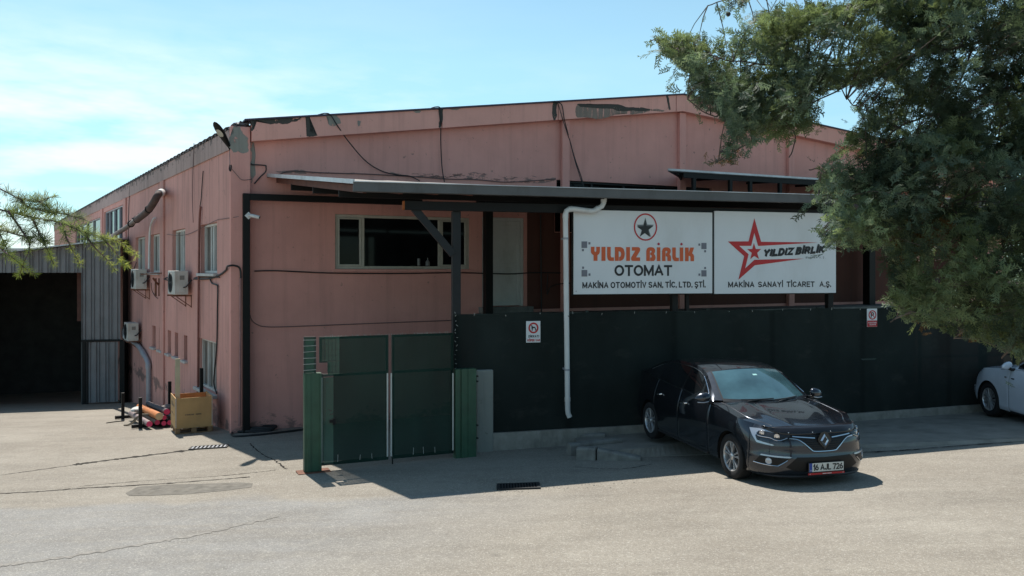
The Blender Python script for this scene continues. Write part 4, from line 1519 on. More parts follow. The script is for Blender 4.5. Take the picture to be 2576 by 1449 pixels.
# left billboard
S1 = SignFrame(SGN, 1443.5, 1792, 527.5, 740.5, 'company_sign', 'white company billboard with orange lettering, black star in a red ring and grey squares', 'billboard', zx=(2140, 780), sc=4.261)
mb = MB()
w, h = S1.t1 - S1.t0, S1.z1 - S1.z0
mb.box(-.02, w + .02, .031, .07, -.02, h + .02)
mb.build('backing_frame', M_BLACKSTEEL, S1.root)
GLY = {
 'Y': [[(0, 1), (.40, 1), (.40, .70), (.45, .645), (.5, .63), (.55, .645), (.60, .70), (.60, 1), (1, 1), (1, .70), (.97, .58), (.89, .48), (.73, .40), (.73, 0), (.30, 0), (.30, .40), (.11, .48), (.03, .58), (0, .70)]],
 'I': [[(0, 0), (0, 1), (1, 1), (1, 0)]],
 'L': [[(0, 1), (.53, 1), (.53, .38), (.57, .29), (.66, .25), (1, .25), (1, 0), (.42, 0), (.22, .04), (.07, .15), (0, .30)]],
 'D': [[(0, 0), (0, 1), (.385, 1), (.385, 0)],
       [(.385, 1), (.55, 1), (.75, .95), (.90, .83), (.98, .66), (1, .5), (.98, .34), (.90, .17), (.75, .05), (.55, 0), (.43, 0), (.43, .29), (.52, .29), (.6, .36), (.63, .48), (.62, .57), (.55, .66), (.385, .70)]],
 'Z': [[(.08, 1), (.80, 1), (.94, .96), (1, .87), (1, .76), (.96, .70), (.56, .26), (1, .26), (1, 0), (.16, 0), (.04, .04), (0, .13), (0, .22), (.04, .29), (.46, .74), (.08, .74)]],
 'B': [[(0, 0), (0, .72), (.06, .88), (.2, .97), (.385, 1), (.385, 0)],
       [(.385, 1), (.6, 1), (.8, .96), (.92, .87), (.96, .76), (.93, .63), (.83, .53), (.94, .43), (1, .3), (1, .2), (.93, .08), (.8, 0), (.43, 0), (.43, .26), (.54, .26), (.61, .33), (.55, .42), (.44, .44), (.44, .60), (.54, .62), (.59, .69), (.53, .75), (.385, .74)]],
 'R': [[(0, 0), (0, .72), (.06, .88), (.2, .97), (.385, 1), (.385, 0)],
       [(.385, 1), (.6, 1), (.8, .96), (.93, .87), (.98, .76), (.94, .6), (.82, .49), (.94, .42), (1, .3), (1, 0), (.6, 0), (.6, .24), (.55, .33), (.43, .36), (.43, .55), (.54, .60), (.6, .68), (.53, .75), (.385, .74)]],
 'K': [[(0, 0), (0, 1), (.40, 1), (.40, .60), (.58, 1), (1, 1), (.79, .57), (.92, .50), (1, .36), (1, 0), (.6, 0), (.6, .30), (.55, .37), (.48, .39), (.40, .38), (.40, 0)]],
}
polys = []
for ch, x0, x1 in (('Y', 322, 466), ('I', 491, 555), ('L', 581, 690), ('D', 705, 863), ('I', 886, 946), ('Z', 965, 1108), ('B', 1207, 1355),
                   ('I', 1376, 1432), ('R', 1459, 1602), ('L', 1622, 1727), ('I', 1742, 1798), ('K', 1826, 1970)):
    yt = 620 + (x0 - 322) / 1648 * 13; yb = 844 + (x0 - 322) / 1648 * 6
    for g in GLY[ch]:
        polys.append(S1.poly([(x0 + u * (x1 - x0), yb + v * (yt - yb)) for u, v in g]))
flat(polys, M_ORANGE, 'lettering', S1.root)
M_CRIMSON = plain('sign_crimson', (0.42, 0.02, 0.05), 0.5, 0, 0.05, 3)
flat([S1.poly([(cx + 19 * math.cos(a), cy + 21 * math.sin(a)) for a in [2 * PI * i / 14 for i in range(14)]]) for cx, cy in ((1404, 575), (1769, 578))], M_CRIMSON, 'letter_dots', S1.root)
letters('OTOMAT', S1.box(700, 1618, 910, 1086), M_INK, 'lettering', S1.root, weight=.20, gap=.27)
letters('MAKİNA OTOMOTİV SAN. TİC. LTD. ŞTİ.', S1.box(187, 2153, 1185, 1284), M_INK, 'lettering', S1.root, weight=.19, slope=.004, gap=.36, space=.36)
cc = S1.p(1195, 305); ce = S1.p(1380, 90)
flat(ring(cc[0], cc[1], ce[0] - cc[0], ce[1] - cc[1], 0.026), M_RED, 'logo_ring', S1.root)
star = [(1192, 155), (1222, 265), (1330, 268), (1245, 345), (1283, 462), (1182, 402), (1103, 458), (1140, 352), (1053, 268), (1160, 266)]
M_STARGREY = plain('sign_star_grey', (0.12, 0.13, 0.135), 0.5, 0, 0.1, 3)
flat([S1.poly(star)], M_STARGREY, 'logo_star', S1.root, y=-.003)
flat([S1.poly([(1190, 185), (1210, 288), (1318, 290), (1235, 355), (1262, 462), (1182, 402), (1103, 458), (1135, 355), (1055, 296), (1160, 290)])], M_INK, 'logo_star', S1.root, y=-.005)
sq = [(172, 262, 534, 638), (283, 314, 546, 582), (179, 210, 656, 690), (182, 212, 936, 972), (173, 264, 990, 1095), (284, 315, 1045, 1083),
      (2087, 2169, 558, 656), (2040, 2068, 568, 602), (2133, 2161, 674, 708), (2133, 2161, 942, 976), (2087, 2169, 995, 1094), (2041, 2069, 1047, 1082)]
for a, b, c, d in sq:
    flat([S1.poly([(a, d), (b, d), (b, c), (a, c)])], M_SIGNGREY, 'logo_square', S1.root)
flat([S1.poly([(86, 1320), (97, 1334), (77, 1334)])], M_INK, 'corner_mark', S1.root)

# right billboard
S2 = SignFrame(SGN, 1797.5, 2103, 530.5, 739.2, 'company_sign', 'white company billboard with a red shooting star outline and slanted black lettering', 'billboard', zx=(2700, 780), sc=4.261)
w, h = S2.t1 - S2.t0, S2.z1 - S2.z0
mb = MB(); mb.box(-.012, w + .02, .031, .07, -.02, h + .02)
mb.build('backing_frame', M_BLACKSTEEL, S2.root)
flat([S2.poly([(547, 165), (655, 540), (1570, 551), (608, 607), (547, 395), (497, 605), (305, 605), (455, 740), (400, 965), (548, 828), (1340, 809), (555, 915), (293, 1145), (385, 770), (125, 535), (455, 533)])], M_RED, 'logo_star', S2.root)
flat([S2.poly([(540, 560), (570, 655), (655, 655), (592, 718), (622, 815), (545, 765), (482, 818), (507, 717), (432, 658), (515, 655)])], M_RED, 'logo_star', S2.root)
bx = S2.box(682, 1660, 655, 785)
sl = (S2.p(1690, 722)[1] - S2.p(682, 785)[1])
letters('YILDIZ BİRLİK', bx, M_INK, 'lettering', S2.root, weight=.31, shear=.2, slope=sl, gap=.42, space=.34)
bx = S2.box(1368, 1680, 778, 810)
letters('MAKİNA A.Ş.', bx, M_STARGREY, 'lettering', S2.root, weight=.13, slope=.010, gap=.9, space=.7)
letters('MAKİNA  SANAYİ  TİCARET   A.Ş.', S2.box(130, 1772, 1178, 1270), M_INK, 'lettering', S2.root, weight=.19, slope=.0, gap=.34, space=.33)
flat(ring(*S2.p(1572, 585), 0.014, 0.014, 0.004, 12), M_STARGREY, 'corner_mark', S2.root)

# small warning signs tied to the netting
SG2 = Upright(FENCE.o[0] + FENCE.s * 0.06, FENCE.o[1] - FENCE.c * 0.06, FENCE.a)
D = SignFrame(SG2, 1323.5, 1359.5, 808, 862, 'warning_sign', 'small white beware of the dog sign with a red ring tied to the netting', 'sign', 0.004, zx=(1940, 1180), sc=12.075)
c0 = D.p(728, 600); c1 = D.p(955, 350)
flat(ring(c0[0], c0[1], c1[0] - c0[0], c1[1] - c0[1], 0.028), M_RED, 'red_ring', D.root)
flat([D.poly([(655, 460), (685, 520), (700, 545), (770, 545), (810, 570), (830, 620), (865, 690), (865, 720), (845, 715), (835, 680), (825, 720), (800, 715), (810, 660), (785, 610), (740, 605), (700, 620), (690, 690), (680, 730), (650, 735), (655, 690), (640, 600), (645, 530), (610, 500), (640, 485)])], M_INK, 'dog_symbol', D.root)
letters('DİKKAT!', D.box(505, 980, 930, 1037), M_INK, 'lettering', D.root, weight=.21, gap=.4)
letters('KÖPEK VAR', D.box(455, 1025, 1110, 1217), M_RED, 'lettering', D.root, weight=.2, gap=.38)
N = SignFrame(SG2, 2181, 2206.5, 776.5, 822.5, 'warning_sign', 'small white and red no parking sign tied to the netting near the foliage', 'sign', 0.004, zx=(3220, 1130), sc=12.08)
c0 = N.p(620, 615); c1 = N.p(795, 400)
flat(ring(c0[0], c0[1], c1[0] - c0[0], c1[1] - c0[1], 0.022), M_RED, 'red_ring', N.root)
letters('P', N.box(545, 690, 495, 742), M_INK, 'lettering', N.root, weight=.18)
flat([N.poly([(495, 480), (520, 460), (735, 735), (712, 755)])], M_RED, 'red_bar', N.root, y=-.006)
w = N.t1 - N.t0
flat([[(0.004, 0.004), (w - .004, .004), (w - .004, N.p(620, 868)[1]), (.004, N.p(400, 868)[1])]], M_RED, 'red_panel', N.root, y=-.0035)
letters('PARK ETMEK', N.box(432, 806, 938, 1000), M_WHITE, 'lettering', N.root, weight=.16, y=-.006)
letters('YASAKTIR', N.box(476, 770, 1024, 1086), M_WHITE, 'lettering', N.root, weight=.16, y=-.006)

# ------------------------------------------------------------------ white rain pipe from the gutter
PP = Upright(FENCE.o[0] + FENCE.s * 0.27, FENCE.o[1] - FENCE.c * 0.27, FENCE.a)
def pw(x, y, out=0.0):
    t, z = PP.hit(x, y)
    return PP.pt(t, z, out)
dp = thing('rain_pipe', 'white plastic rain pipe bending from the gutter down past the left billboard', 'drainpipe', pw(1428, 1055), FENCE.a)
path = [pw(1519, 498), pw(1518.5, 510), pw(1514, 519), pw(1505, 524), pw(1496, 530), pw(1486, 531), pw(1460, 527.5), pw(1440, 525.5), pw(1431, 526.5), pw(1425, 531), pw(1422.5, 539), pw(1422.5, 550), pw(1425, 790), pw(1427.5, 1000), pw(1428, 1030), pw(1429, 1040), pw(1433, 1049)]
mb = MB(); mb.tube(path, 0.047, 16)
part(mb, 'pipe', M_PIPE, dp, smooth=True)
for a, b in ((0, 1), (3, 4), (7, 8), (10, 11), (13, 14)):
    d = (path[b] - path[a]).normalized()
    mb = MB(); mb.tube([path[a], path[a] + d * 0.07], 0.053, 16)
    part(mb, 'socket', M_PIPE, dp, smooth=True)
for y_ in (600, 930):
    q = pw(1422.5 + (y_ - 550) * .0105, y_)
    mb = MB(); mb.tube([q - Vector((0, 0, .018)), q + Vector((0, 0, .018))], .0505, 16); mb.beam(q, q + Vector((-FENCE.s, FENCE.c, 0)) * .22, .02, .03)
    part(mb, 'pipe_clip', M_GREYPIPE, dp, smooth=True)
mb = MB()
mb.tube([pw(1421, 790, -.01), pw(1428, 795, 0.055), pw(1434, 797, -.01)], 0.006, 6)
part(mb, 'wire_tie', M_CABLE, dp)

# ------------------------------------------------------------------ cables on the walls
def cable(pts, r, label, mat=M_CABLE, smooth=8, name='cable', group=None):
    mb = MB(); mb.tube(smooth_path(pts, smooth) if smooth else pts, r, 6)
    o = mb.build(name, mat, smooth=True)
    return tag(o, label, 'cable', group)
def fw(x, y, out=0.03):
    u = Upright(C0[0] + FR.s * out, C0[1] - FR.c * out, FR.a)
    t, z = u.hit(x, y)
    return u.pt(t, z)
def lw(x, y, out=0.03):
    u = Upright(C0[0] - LW.s * out, C0[1] + LW.c * out, LW.a)
    t, z = u.hit(x, y)
    return u.pt(t, z)
cable([fw(800, 289, .2), fw(818, 285, .3), fw(832, 290, .31), fw(850, 318, .26), fw(880, 360, .15), fw(920, 405, .08), fw(960, 430, .06), fw(1000, 440, .06), fw(1030, 443, .06), fw(1056, 455, .1)], 0.013, 'black cable hanging in a long curve from the roof edge by the patched corner')
cable([fw(1085, 272, .2), fw(1096, 269, .3), fw(1107, 272, .31), fw(1109, 300, .29), fw(1109, 360, .1), fw(1112, 420, .08), fw(1118, 458, .1)], 0.013, 'black cable hanging almost straight down in the middle of the front wall')
cable([fw(1390, 256, .3), fw(1412, 262, .29), fw(1420, 302, .27), fw(1430, 340, .12), fw(1445, 395, .1), fw(1462, 445, .1), fw(1468, 470, .12)], 0.013, 'pair of black cables slanting down to the strip window')
cable([fw(1394, 254, .3), fw(1404, 262, .29), fw(1416, 302, .27), fw(1432, 350, .13), fw(1448, 410, .11), fw(1466, 466, .12)], 0.010, 'thinner cable slanting down beside the pair at the strip window')
cable([fw(672, 446), fw(700, 440), fw(720, 432), fw(745, 430), fw(800, 434), fw(860, 436), fw(930, 438), fw(1000, 442), fw(1060, 445), fw(1120, 450), fw(1200, 452), fw(1270, 458), fw(1330, 455), fw(1398, 450)], 0.012, 'dusty pink painted cable sagging along the wall above the canopy', M_GREYCABLE)
cable([fw(632, 412, .05), fw(636, 414, .06), fw(666, 416, .06), fw(669, 420, .06), fw(668, 432, .05), fw(655, 445, .04), fw(640, 462, .04)], 0.014, 'short dark pipe stub and wire at the top of the corner column', M_CABLE)
cable([fw(640, 682), fw(690, 681), fw(760, 684), fw(840, 687), fw(1000, 688), fw(1140, 686), fw(1230, 688), fw(1290, 689), fw(1340, 686), fw(1420, 687)], 0.016, 'black cable running level across the front wall under the big window')
cable([fw(628, 790), fw(634, 806), fw(648, 817), fw(668, 822), fw(720, 822), fw(900, 815), fw(1136, 806)], 0.009, 'thin cable curving low across the front wall above the gate', M_GREYCABLE)
cable([fw(1378, 690, .04), fw(1376, 740, .04), fw(1385, 722, .1), fw(1410, 714, .15), fw(1436, 712, .2)], 0.012, 'black cable dropping beside the white pipe in the shade')
cable([fw(1360, 540, .04), fw(1361, 640, .04), fw(1362, 800, .04)], 0.018, 'vertical dark conduit to the right of the white door')
cable([lw(488, 702), lw(510, 702), lw(530, 700), lw(552, 692), lw(568, 680), lw(571, 672, .06), fw(575, 669, .22), fw(590, 668, .24), fw(603, 675, .24), fw(606, 695, .24), fw(605, 720, .24), fw(604, 900, .24), fw(602, 1070, .24)], 0.022, 'thick black cable looping round the building corner and down')
cable([lw(488, 699), lw(505, 697), lw(530, 697), lw(550, 698), lw(552, 698)], 0.012, 'thin black cable beside the thick one under the near yard window')
cable([lw(528, 700), lw(533, 712), lw(545, 717), lw(548, 725), lw(547, 780), lw(546, 850), lw(544, 890), lw(540, 930), lw(538, 965), lw(545, 990)], 0.018, 'black cable hanging down past the lower yard window')
cable([lw(402, 690), lw(410, 700), lw(422, 705), lw(434, 704)], 0.016, 'black cable sagging between the two upper air conditioners')
cable([lw(414, 702), lw(420, 698), lw(428, 700), lw(436, 697)], 0.012, 'second black cable sagging between the two upper air conditioners')
cable([lw(343, 660), lw(336, 680), lw(328, 712), lw(332, 725), lw(338, 716), lw(334, 700), lw(342, 698), lw(345, 706), lw(336, 704)], 0.014, 'coil of black cable hanging beside the farther upper air conditioner')
cable([lw(381, 712, .3), lw(382, 730), lw(390, 745), lw(397, 751)], 0.009, 'loose wire end hanging under the farther upper air conditioner')
cable([lw(511, 430), lw(508, 470), lw(506, 500), lw(503, 520)], 0.012, 'dark cable on the yard wall below the eave, above the rusty pipe')
cable([lw(488, 360, .05), lw(484, 480, .05), lw(486, 560, .05)], 0.008, 'thin wire on the yard wall left of the near window', M_GREYCABLE)
cable([lw(327, 468), lw(325, 500), lw(323, 560), lw(322, 640)], 0.014, 'cable dropping from the eave beside the broken window')
cable([lw(600, 545, .02), lw(560, 551, .02), lw(540, 556, .03), lw(470, 590, .03), lw(420, 590, .03)], 0.007, 'thin slack wire strung above the yard windows', M_GREYCABLE)
cable([fw(583, 425, .2), fw(596, 440, .2), fw(608, 452, .2), fw(626, 452, .2), fw(634, 450, .04)], 0.007, 'thin wire looping from the lamp bracket to the column', M_GREYCABLE)

# rusty pipe on the yard wall
def pipe(pts, r, name, label, mat, cat='pipe', n=12):
    mb = MB(); mb.tube(smooth_path(pts, 5), r, n)
    return tag(mb.build(name, mat, smooth=True), label, cat)
pipe([lw(505, 520, .05), lw(502, 560, .05), lw(500, 700, .05), lw(499, 850, .05), lw(498, 1010, .05)], 0.028, 'wall_pipe', 'thin rusty pipe running down the yard wall beside the near window', plain('pink_rust_pipe', (0.19, 0.07, 0.055), .8, 0, .3, 6))
pipe([lw(389, 548, .08), lw(384, 556, .09), lw(378, 575, .09), lw(376, 620, .09), lw(375, 676, .09)], 0.034, 'wall_pipe', 'short white pipe on the yard wall between the far windows', M_PIPE)
pipe([fw(604.5, 700, .25), fw(604, 900, .25), fw(602.5, 1072, .25)], 0.022, 'wall_pipe', 'pink painted conduit beside the black corner post', plain('pink_conduit', (0.33, 0.17, 0.16), .7, 0, .2, 5))
# insulated exhaust duct dropping towards the shed roof
du = thing('exhaust_duct', 'rusty exhaust duct with a pale elbow sloping down the yard wall to the shed roof', 'duct', lw(402, 486, .3), LW.a)
P = [lw(407, 484, -.02), lw(406, 484.5, .25), lw(400, 487, .42), lw(394, 496, .5), lw(385, 512, .55), lw(370, 532, .6), lw(345, 552, .6)]
mb = MB(); mb.tube(smooth_path(P[2:], 5), 0.10, 14); part(mb, 'upper_tube', plain('duct_rust', (0.075, 0.045, 0.04), .8, 0, .4, 5, bmp=.3), du, smooth=True)
mb = MB(); mb.tube(smooth_path(P[:3], 5), 0.11, 14); part(mb, 'elbow', M_PIPE, du, smooth=True)
mb = MB(); mb.tube(smooth_path([P[-1], lw(318, 572, .6), lw(290, 590, .6), lw(266, 604, .6)], 5), 0.075, 14); part(mb, 'lower_tube', plain('duct_brown', (.17, .125, .11), .7, 0, .3, 5), du, smooth=True)
mb = MB()
for x, y in ((375, 526), (345, 552), (330, 563)):
    q = lw(x, y, .6); mb.tube([q, q + Vector((-.02, .03, .004))], 0.112, 12); mb.beam(q, lw(x + 3, y - 14, 0.0), .03, .03)
part(mb, 'straps', M_BLACKSTEEL, du)

# grey rain pipe with two bends near the shed
gpipe = thing('rain_pipe', 'grey plastic rain pipe slanting low on the yard wall by the stored bars', 'drainpipe', lw(373, 1018, .1), LW.a)
P = [lw(325, 822, .12), lw(314, 826, .2), lw(312, 842, .25), lw(322, 856, .2), lw(345, 868, .12), lw(358, 884, .1), lw(368, 902, .1), lw(373, 916, .1), lw(374, 935, .1), lw(374, 1022, .1)]
mb = MB(); mb.tube(smooth_path(P[3:], 5), 0.075, 14); part(mb, 'pipe', M_GREYPIPE, gpipe, smooth=True)
mb = MB(); mb.tube(smooth_path(P[:4], 5), 0.08, 14); part(mb, 'hose', M_PIPE, gpipe, smooth=True)
for i in (5, 7):
    mb = MB(); mb.tube([P[i], P[i].lerp(P[i + 1], .6)], 0.088, 14)
    part(mb, 'socket', M_GREYPIPE, gpipe, smooth=True)

# ------------------------------------------------------------------ air conditioners on the yard wall
def aircon(xc, ytop, ybot, width, label, first, fan=True):
    t = LW.t(xc)
    zb, zt = LW.z(xc, ybot), LW.z(xc, ytop)
    H = zt - zb
    o = thing('air_conditioner', label, 'air conditioner', LW.pt(t, zb, -0.10), LW.a, 'air conditioners on the yard wall')
    # local x runs back along the wall, local y points into the open yard... outside is +y here
    D, Wd = 0.34, width
    mb = MB(); mb.box(0, Wd, 0.0, D, 0.0, H)
    mb.build('casing', M_AC, o, bevel=0.015)
    mb = MB()
    M = Matrix.Translation((Wd * .58, D + .004, H * .5)) @ Matrix.Rotation(rad(-90), 4, 'X')
    mb.lathe([(H * .42, -.003), (H * .42, .012), (H * .40, .014), (H * .36, .002), (H * .12, .004), (0, .01)], 24, M)
    for i in range(9):
        a = PI * i / 9
        mb.beam(Vector((Wd * .58 - H * .4 * math.cos(a), D + .012, H * .5 - H * .4 * math.sin(a))), Vector((Wd * .58 + H * .4 * math.cos(a), D + .012, H * .5 + H * .4 * math.sin(a))), .006, .006)
    mb.build('fan_grille', M_DARKSTEEL, o, smooth=True)
    mb = MB(); mb.box(-.016, -.001, D * .22, D * .72, H * .10, H * .52); mb.box(-.022, -.0165, D * .3, D * .64, H * .4, H * .44)
    mb.build('service_cover', M_AC, o, bevel=0.004)
    mb = MB(); mb.box(-.006, -.001, D * .28, D * .62, H * .62, H * .8)
    mb.build('handle_recess', plain('ac_shadow', (0.2, 0.19, 0.17), .6) if 'ac_shadow' not in bpy.data.materials else bpy.data.materials['ac_shadow'], o)
    mb = MB()
    for x in (.1 * Wd, .9 * Wd):
        mb.beam(Vector((x, -0.10, -.03)), Vector((x, D + .03, -.03)), .035, .035)
        mb.beam(Vector((x, -0.098, -.05)), Vector((x, -0.098, -.34)), .03, .03)
        mb.beam(Vector((x, D * .8, -.05)), Vector((x, -0.09, -.32)), .02, .02)
    mb.build('bracket', M_RUST, o)
    mb = MB()
    mb.tube(smooth_path([Vector((-.02, D * .35, H * .3)), Vector((-.09, D * .2, H * .34)), Vector((-.12, .0, H * .5)), Vector((-.10, -.07, H * .62))], 5), .018, 8)
    mb.build('pipe_pair', M_CABLE, o, smooth=True)
    return o
aircon(484, 681, 741, 0.85, 'larger grey white air conditioner under the third yard window, nearest the corner', True)
aircon(378, 677, 727, 0.85, 'upper air conditioner farther along the yard wall, with a rusty bracket beside it', True)
aircon(357, 812, 857, 0.75, 'lowest air conditioner on the yard wall with a hose looping from it', True)
mb = MB()
for dy in (0, 9):
    mb.beam(lw(392 + dy, 700, .02), lw(392 + dy, 745, .02), .05, .05)
mb.beam(lw(356, 690, .5), lw(408, 687, .05), .05, .03)
mb.beam(lw(385, 700, .35), lw(398, 716, .03), .04, .04)
tag(mb.build('bracket', M_RUST), 'rusty steel bracket frame beside the far upper air conditioner', 'bracket')

# security camera on the black corner post
pc = CF.pt(CF.t(624), CF.z(624, 543), 0.075)
sc_ = thing('security_camera', 'white bullet security camera on the black corner post', 'security camera', pc, FR.a)
Mp = Matrix.Rotation(rad(45), 4, 'Y')
mb = MB(); mb.box(-.06, .06, -.012, .0, -.06, .06, Mp); mb.build('mount', M_PIPE, sc_, bevel=.004)
mb = MB(); mb.tube([Vector((0, -.012, 0)), Vector((0.01, -.07, 0)), Vector((.05, -.12, -.005))], .018, 10); mb.build('arm', M_PIPE, sc_, smooth=True)
mb = MB(); d = Vector((.82, -.45, -.22)).normalized(); s0 = Vector((.03, -.11, 0))
mb.tube([s0, s0 + d * .02, s0 + d * .19, s0 + d * .2], [.03, .038, .038, .03], 14); mb.build('body', M_PIPE, sc_, smooth=True)
mb = MB(); mb.tube([s0 + d * .2, s0 + d * .204], .028, 14); mb.build('lens', M_BLACK, sc_)

# street lamp fixed to the corner of the eave
pl = lw(581, 425, .06)
lamp = thing('wall_street_lamp', 'black street lamp on a short pole at the corner of the eave', 'street lamp', pl, 0)
b0 = Vector((0, 0, 0)); top = lw(580, 374, .06) - pl
mb = MB(); mb.tube([b0, top * .95], .03, 10); mb.build('pole', plain('lamp_pole', (0.22, 0.13, 0.12), .6, 0, .3, 5), lamp, smooth=True)
mb = MB(); mb.tube(smooth_path([Vector((.0, 0, .12)), Vector((.02, -.05, .03)), Vector((0, -.04, -.05)), Vector((-.03, -.02, .0)), Vector((-.02, 0, .1))], 4), .014, 8); mb.build('clamp', M_BLACKSTEEL, lamp, smooth=True)
ax = (Vector((-.20, -.75, .64))).normalized()
sd = ax.cross(Vector((0, 0, 1))).normalized(); nu = sd.cross(ax).normalized()
if nu.z < 0: nu = -nu
mb = MB(); mb.tube([top * .9, top * .97, top + ax * .12], .034, 10); mb.build('spigot', M_BLACKSTEEL, lamp, smooth=True)
vs, fs = [], []
prof = [(0.08, .04, .04), (.14, .05, .045), (.25, .07, .05), (.42, .095, .045), (.56, .10, .035), (.66, .085, .028), (.73, .05, .02), (.76, .01, .01)]
n = 14
for L, wv, hv in prof:
    for j in range(n):
        a = 2 * PI * j / n
        vs.append(top + ax * L + sd * wv * math.cos(a) + nu * hv * math.sin(a))
for i in range(len(prof) - 1):
    for j in range(n):
        fs.append((i * n + j, (i + 1) * n + j, (i + 1) * n + (j + 1) % n, i * n + (j + 1) % n))
fs.append(tuple(range(n))); fs.append(tuple(reversed(range((len(prof) - 1) * n, len(prof) * n))))
mb = MB(); mb.add(vs, fs); mb.build('head', M_BLACKSTEEL, lamp, smooth=True)
mb = MB()
cN = top + ax * .48 - nu * .045
mb.add([cN + ax * .11 * math.cos(a) + sd * .07 * math.sin(a) for a in [2 * PI * i / 16 for i in range(16)]], [tuple(range(16))])
mb.build('lens', plain('lamp_glass', (.42, .40, .34), .3), lamp)

# ------------------------------------------------------------------ corrugated shed at the back of the yard
kx, _ = km(305, 0)
SZ = 29.3
SHD = Upright(kx * SZ, SZ, rad(12))
shed = thing('metal_shed', 'lean to shed of grey corrugated sheet with a wide dark doorway', 'shed', SHD.pt(-1.5, ground_z(SHD.pt(-1.5, 0).x, SHD.pt(-1.5, 0).y)), SHD.a)
M_SHEET = plain('grey_corrugated', (0.20, 0.195, 0.20), 0.6, 0.1, 0.12, 2.0, dirt=(0.12, 0.105, 0.10))
sx0 = SHD.t(-330); sx1 = SHD.t(205)
ztop_r = SHD.z(285, 606); ztop_l = SHD.z(49, 634)
tR, tL = SHD.t(285), SHD.t(49)
ztop = lambda t: ztop_r + (t - tR) * (ztop_r - ztop_l) / (tR - tL)
zhead = SHD.z(100, 686)
sgz = lambda t: ground_z(SHD.pt(t, 0).x, SHD.pt(t, 0).y)
def corrugated(t0, t1, zb, zt, out=0.0, pitch=0.285):
    mb = MB()
    cols = []
    n = int((t1 - t0) / pitch) + 1
    T = []
    for i in range(n):
        a = t0 + i * pitch
        T += [(a, 0), (a + .02, .035), (a + .05, .035), (a + .07, 0), (a + .095, 0), (a + .115, .035), (a + .145, .035), (a + .165, 0)]
    T = [q for q in T if q[0] < t1] + [(t1, 0)]
    for t, o in T:
        mb.v += [tuple(SHD.pt(t, zb(t), out - o)), tuple(SHD.pt(t, zt(t), out - o))]
    for i in range(len(T) - 1):
        mb.f.append((2 * i, 2 * i + 2, 2 * i + 3, 2 * i + 1))
    return mb
part(corrugated(sx0, sx1 + .02, lambda t: zhead, ztop), 'header_cladding', M_SHEET, shed, fix=False)
zmid = SHD.z(250, 856)
part(corrugated(SHD.t(206.5), SHD.t(303), lambda t: zmid, ztop, 0.012), 'side_cladding', M_SHEET, shed, fix=False)
part(corrugated(SHD.t(219), SHD.t(297), lambda t: sgz(t) + .05, lambda t: zmid - .06, 0.03, .30), 'door_leaf', M_SHEET, shed, fix=False)
mb = MB()
for x, w in ((207, .12), (214.5, .10), (301, .16)):
    t = SHD.t(x)
    ubox(mb, SHD, t, t + w, sgz(t), zmid - .001, 0.02, -.05)
ubox(mb, SHD, SHD.t(205), SHD.t(304), zmid - .05, zmid + .03, 0.06, 0.035)
part(mb, 'door_frame', M_BLACKSTEEL, shed)
mb = MB()
ubox(mb, SHD, sx1 - .02, sx1 + .14, sgz(sx1), zhead + .002, -.04, -.2)
part(mb, 'jamb', plain('jamb_grey', (.08, .085, .085), .6), shed)
mb = MB()
a0, a1 = SHD.t(-330), SHD.t(303)
v = []
for t in (a0, a1):
    v += [SHD.pt(t, ztop(t) + .01, .45), SHD.pt(t, ztop(t) + .05, .45), SHD.pt(t, ztop(t) + .35, -11), SHD.pt(t, ztop(t) + .31, -11)]
mb.add(v, [(0, 4, 5, 1), (1, 5, 6, 2), (2, 6, 7, 3), (3, 7, 4, 0), (0, 1, 2, 3), (7, 6, 5, 4)])
part(mb, 'roof', M_ZINC, shed)
M_SHEDIN = plain('shed_inside', (0.05, 0.045, 0.04), .9, 0, .3, 2)
mb = MB()
for tq0, o0, tq1, o1 in ((a0, .0, a0, 1), (a0, 1, a1, 1), (a1, 1, a1, .03)):
    p, q = SHD.pt(tq0, 0, -10.9 * o0), SHD.pt(tq1, 0, -10.9 * o1)
    mb.quad(Vector((p.x, p.y, -5)), Vector((q.x, q.y, -5)), Vector((q.x, q.y, ztop(tq1) + .29 * o1)), Vector((p.x, p.y, ztop(tq0) + .29 * o0)))
part(mb, 'inner_walls', M_SHEDIN, shed, fix=False)
mb = MB()
t = SHD.t(172)
ubox(mb, SHD, t, sx1 - .1, SHD.z(180, 812), zhead + .3, -1.0, -1.2)
part(mb, 'inner_partition', M_WOODRED, shed)
mb = MB()
t = SHD.t(143)
p = SHD.pt(t, 0, -2.5)
mb.tube([Vector((p.x, p.y, SHD.z(143, 800))), Vector((p.x, p.y, SHD.z(143, 704)))], .03, 8)
part(mb, 'inner_pipe', M_GREYPIPE, shed)

# ------------------------------------------------------------------ stored goods in the yard
c0 = gp(441, 1093.6); c1 = gp(535, 1085.5)
ang = math.atan2(c1.y - c0.y, c1.x - c0.x)
CW = math.hypot(c1.x - c0.x, c1.y - c0.y)
CD = 0.92
pal = thing('pallet', 'brown wooden pallet under the plywood crate', 'pallet', (c0.x, c0.y, c0.z), ang)
M_PALLET = plain('pallet_wood', (0.25, 0.145, 0.07), .8, 0, .3, 7, dirt=(.12, .08, .05))
mb = MB()
for x in (0.0, CW / 2 - .05, CW - .1):
    for y in (0.0, CD / 2 - .05, CD - .12):
        mb2 = MB(); mb2.box(x, x + .1, y, y + .12, .02, .1)
        mb.add(mb2.v, mb2.f)
mb.build('blocks', M_PALLET, pal, bevel=.004)
mb = MB()
for y in (0.001, CD / 2 - .049, CD - .119):
    mb.box(-.001, CW + .001, y, y + .118, .002, .019)
for i in range(5):
    x = i * (CW - .1) / 4
    mb.box(x, x + .1, -.002, CD + .002, .101, .12)
mb.build('boards', M_PALLET, pal, bevel=.003)
CH = 0.70
d0 = (441, 1076); 
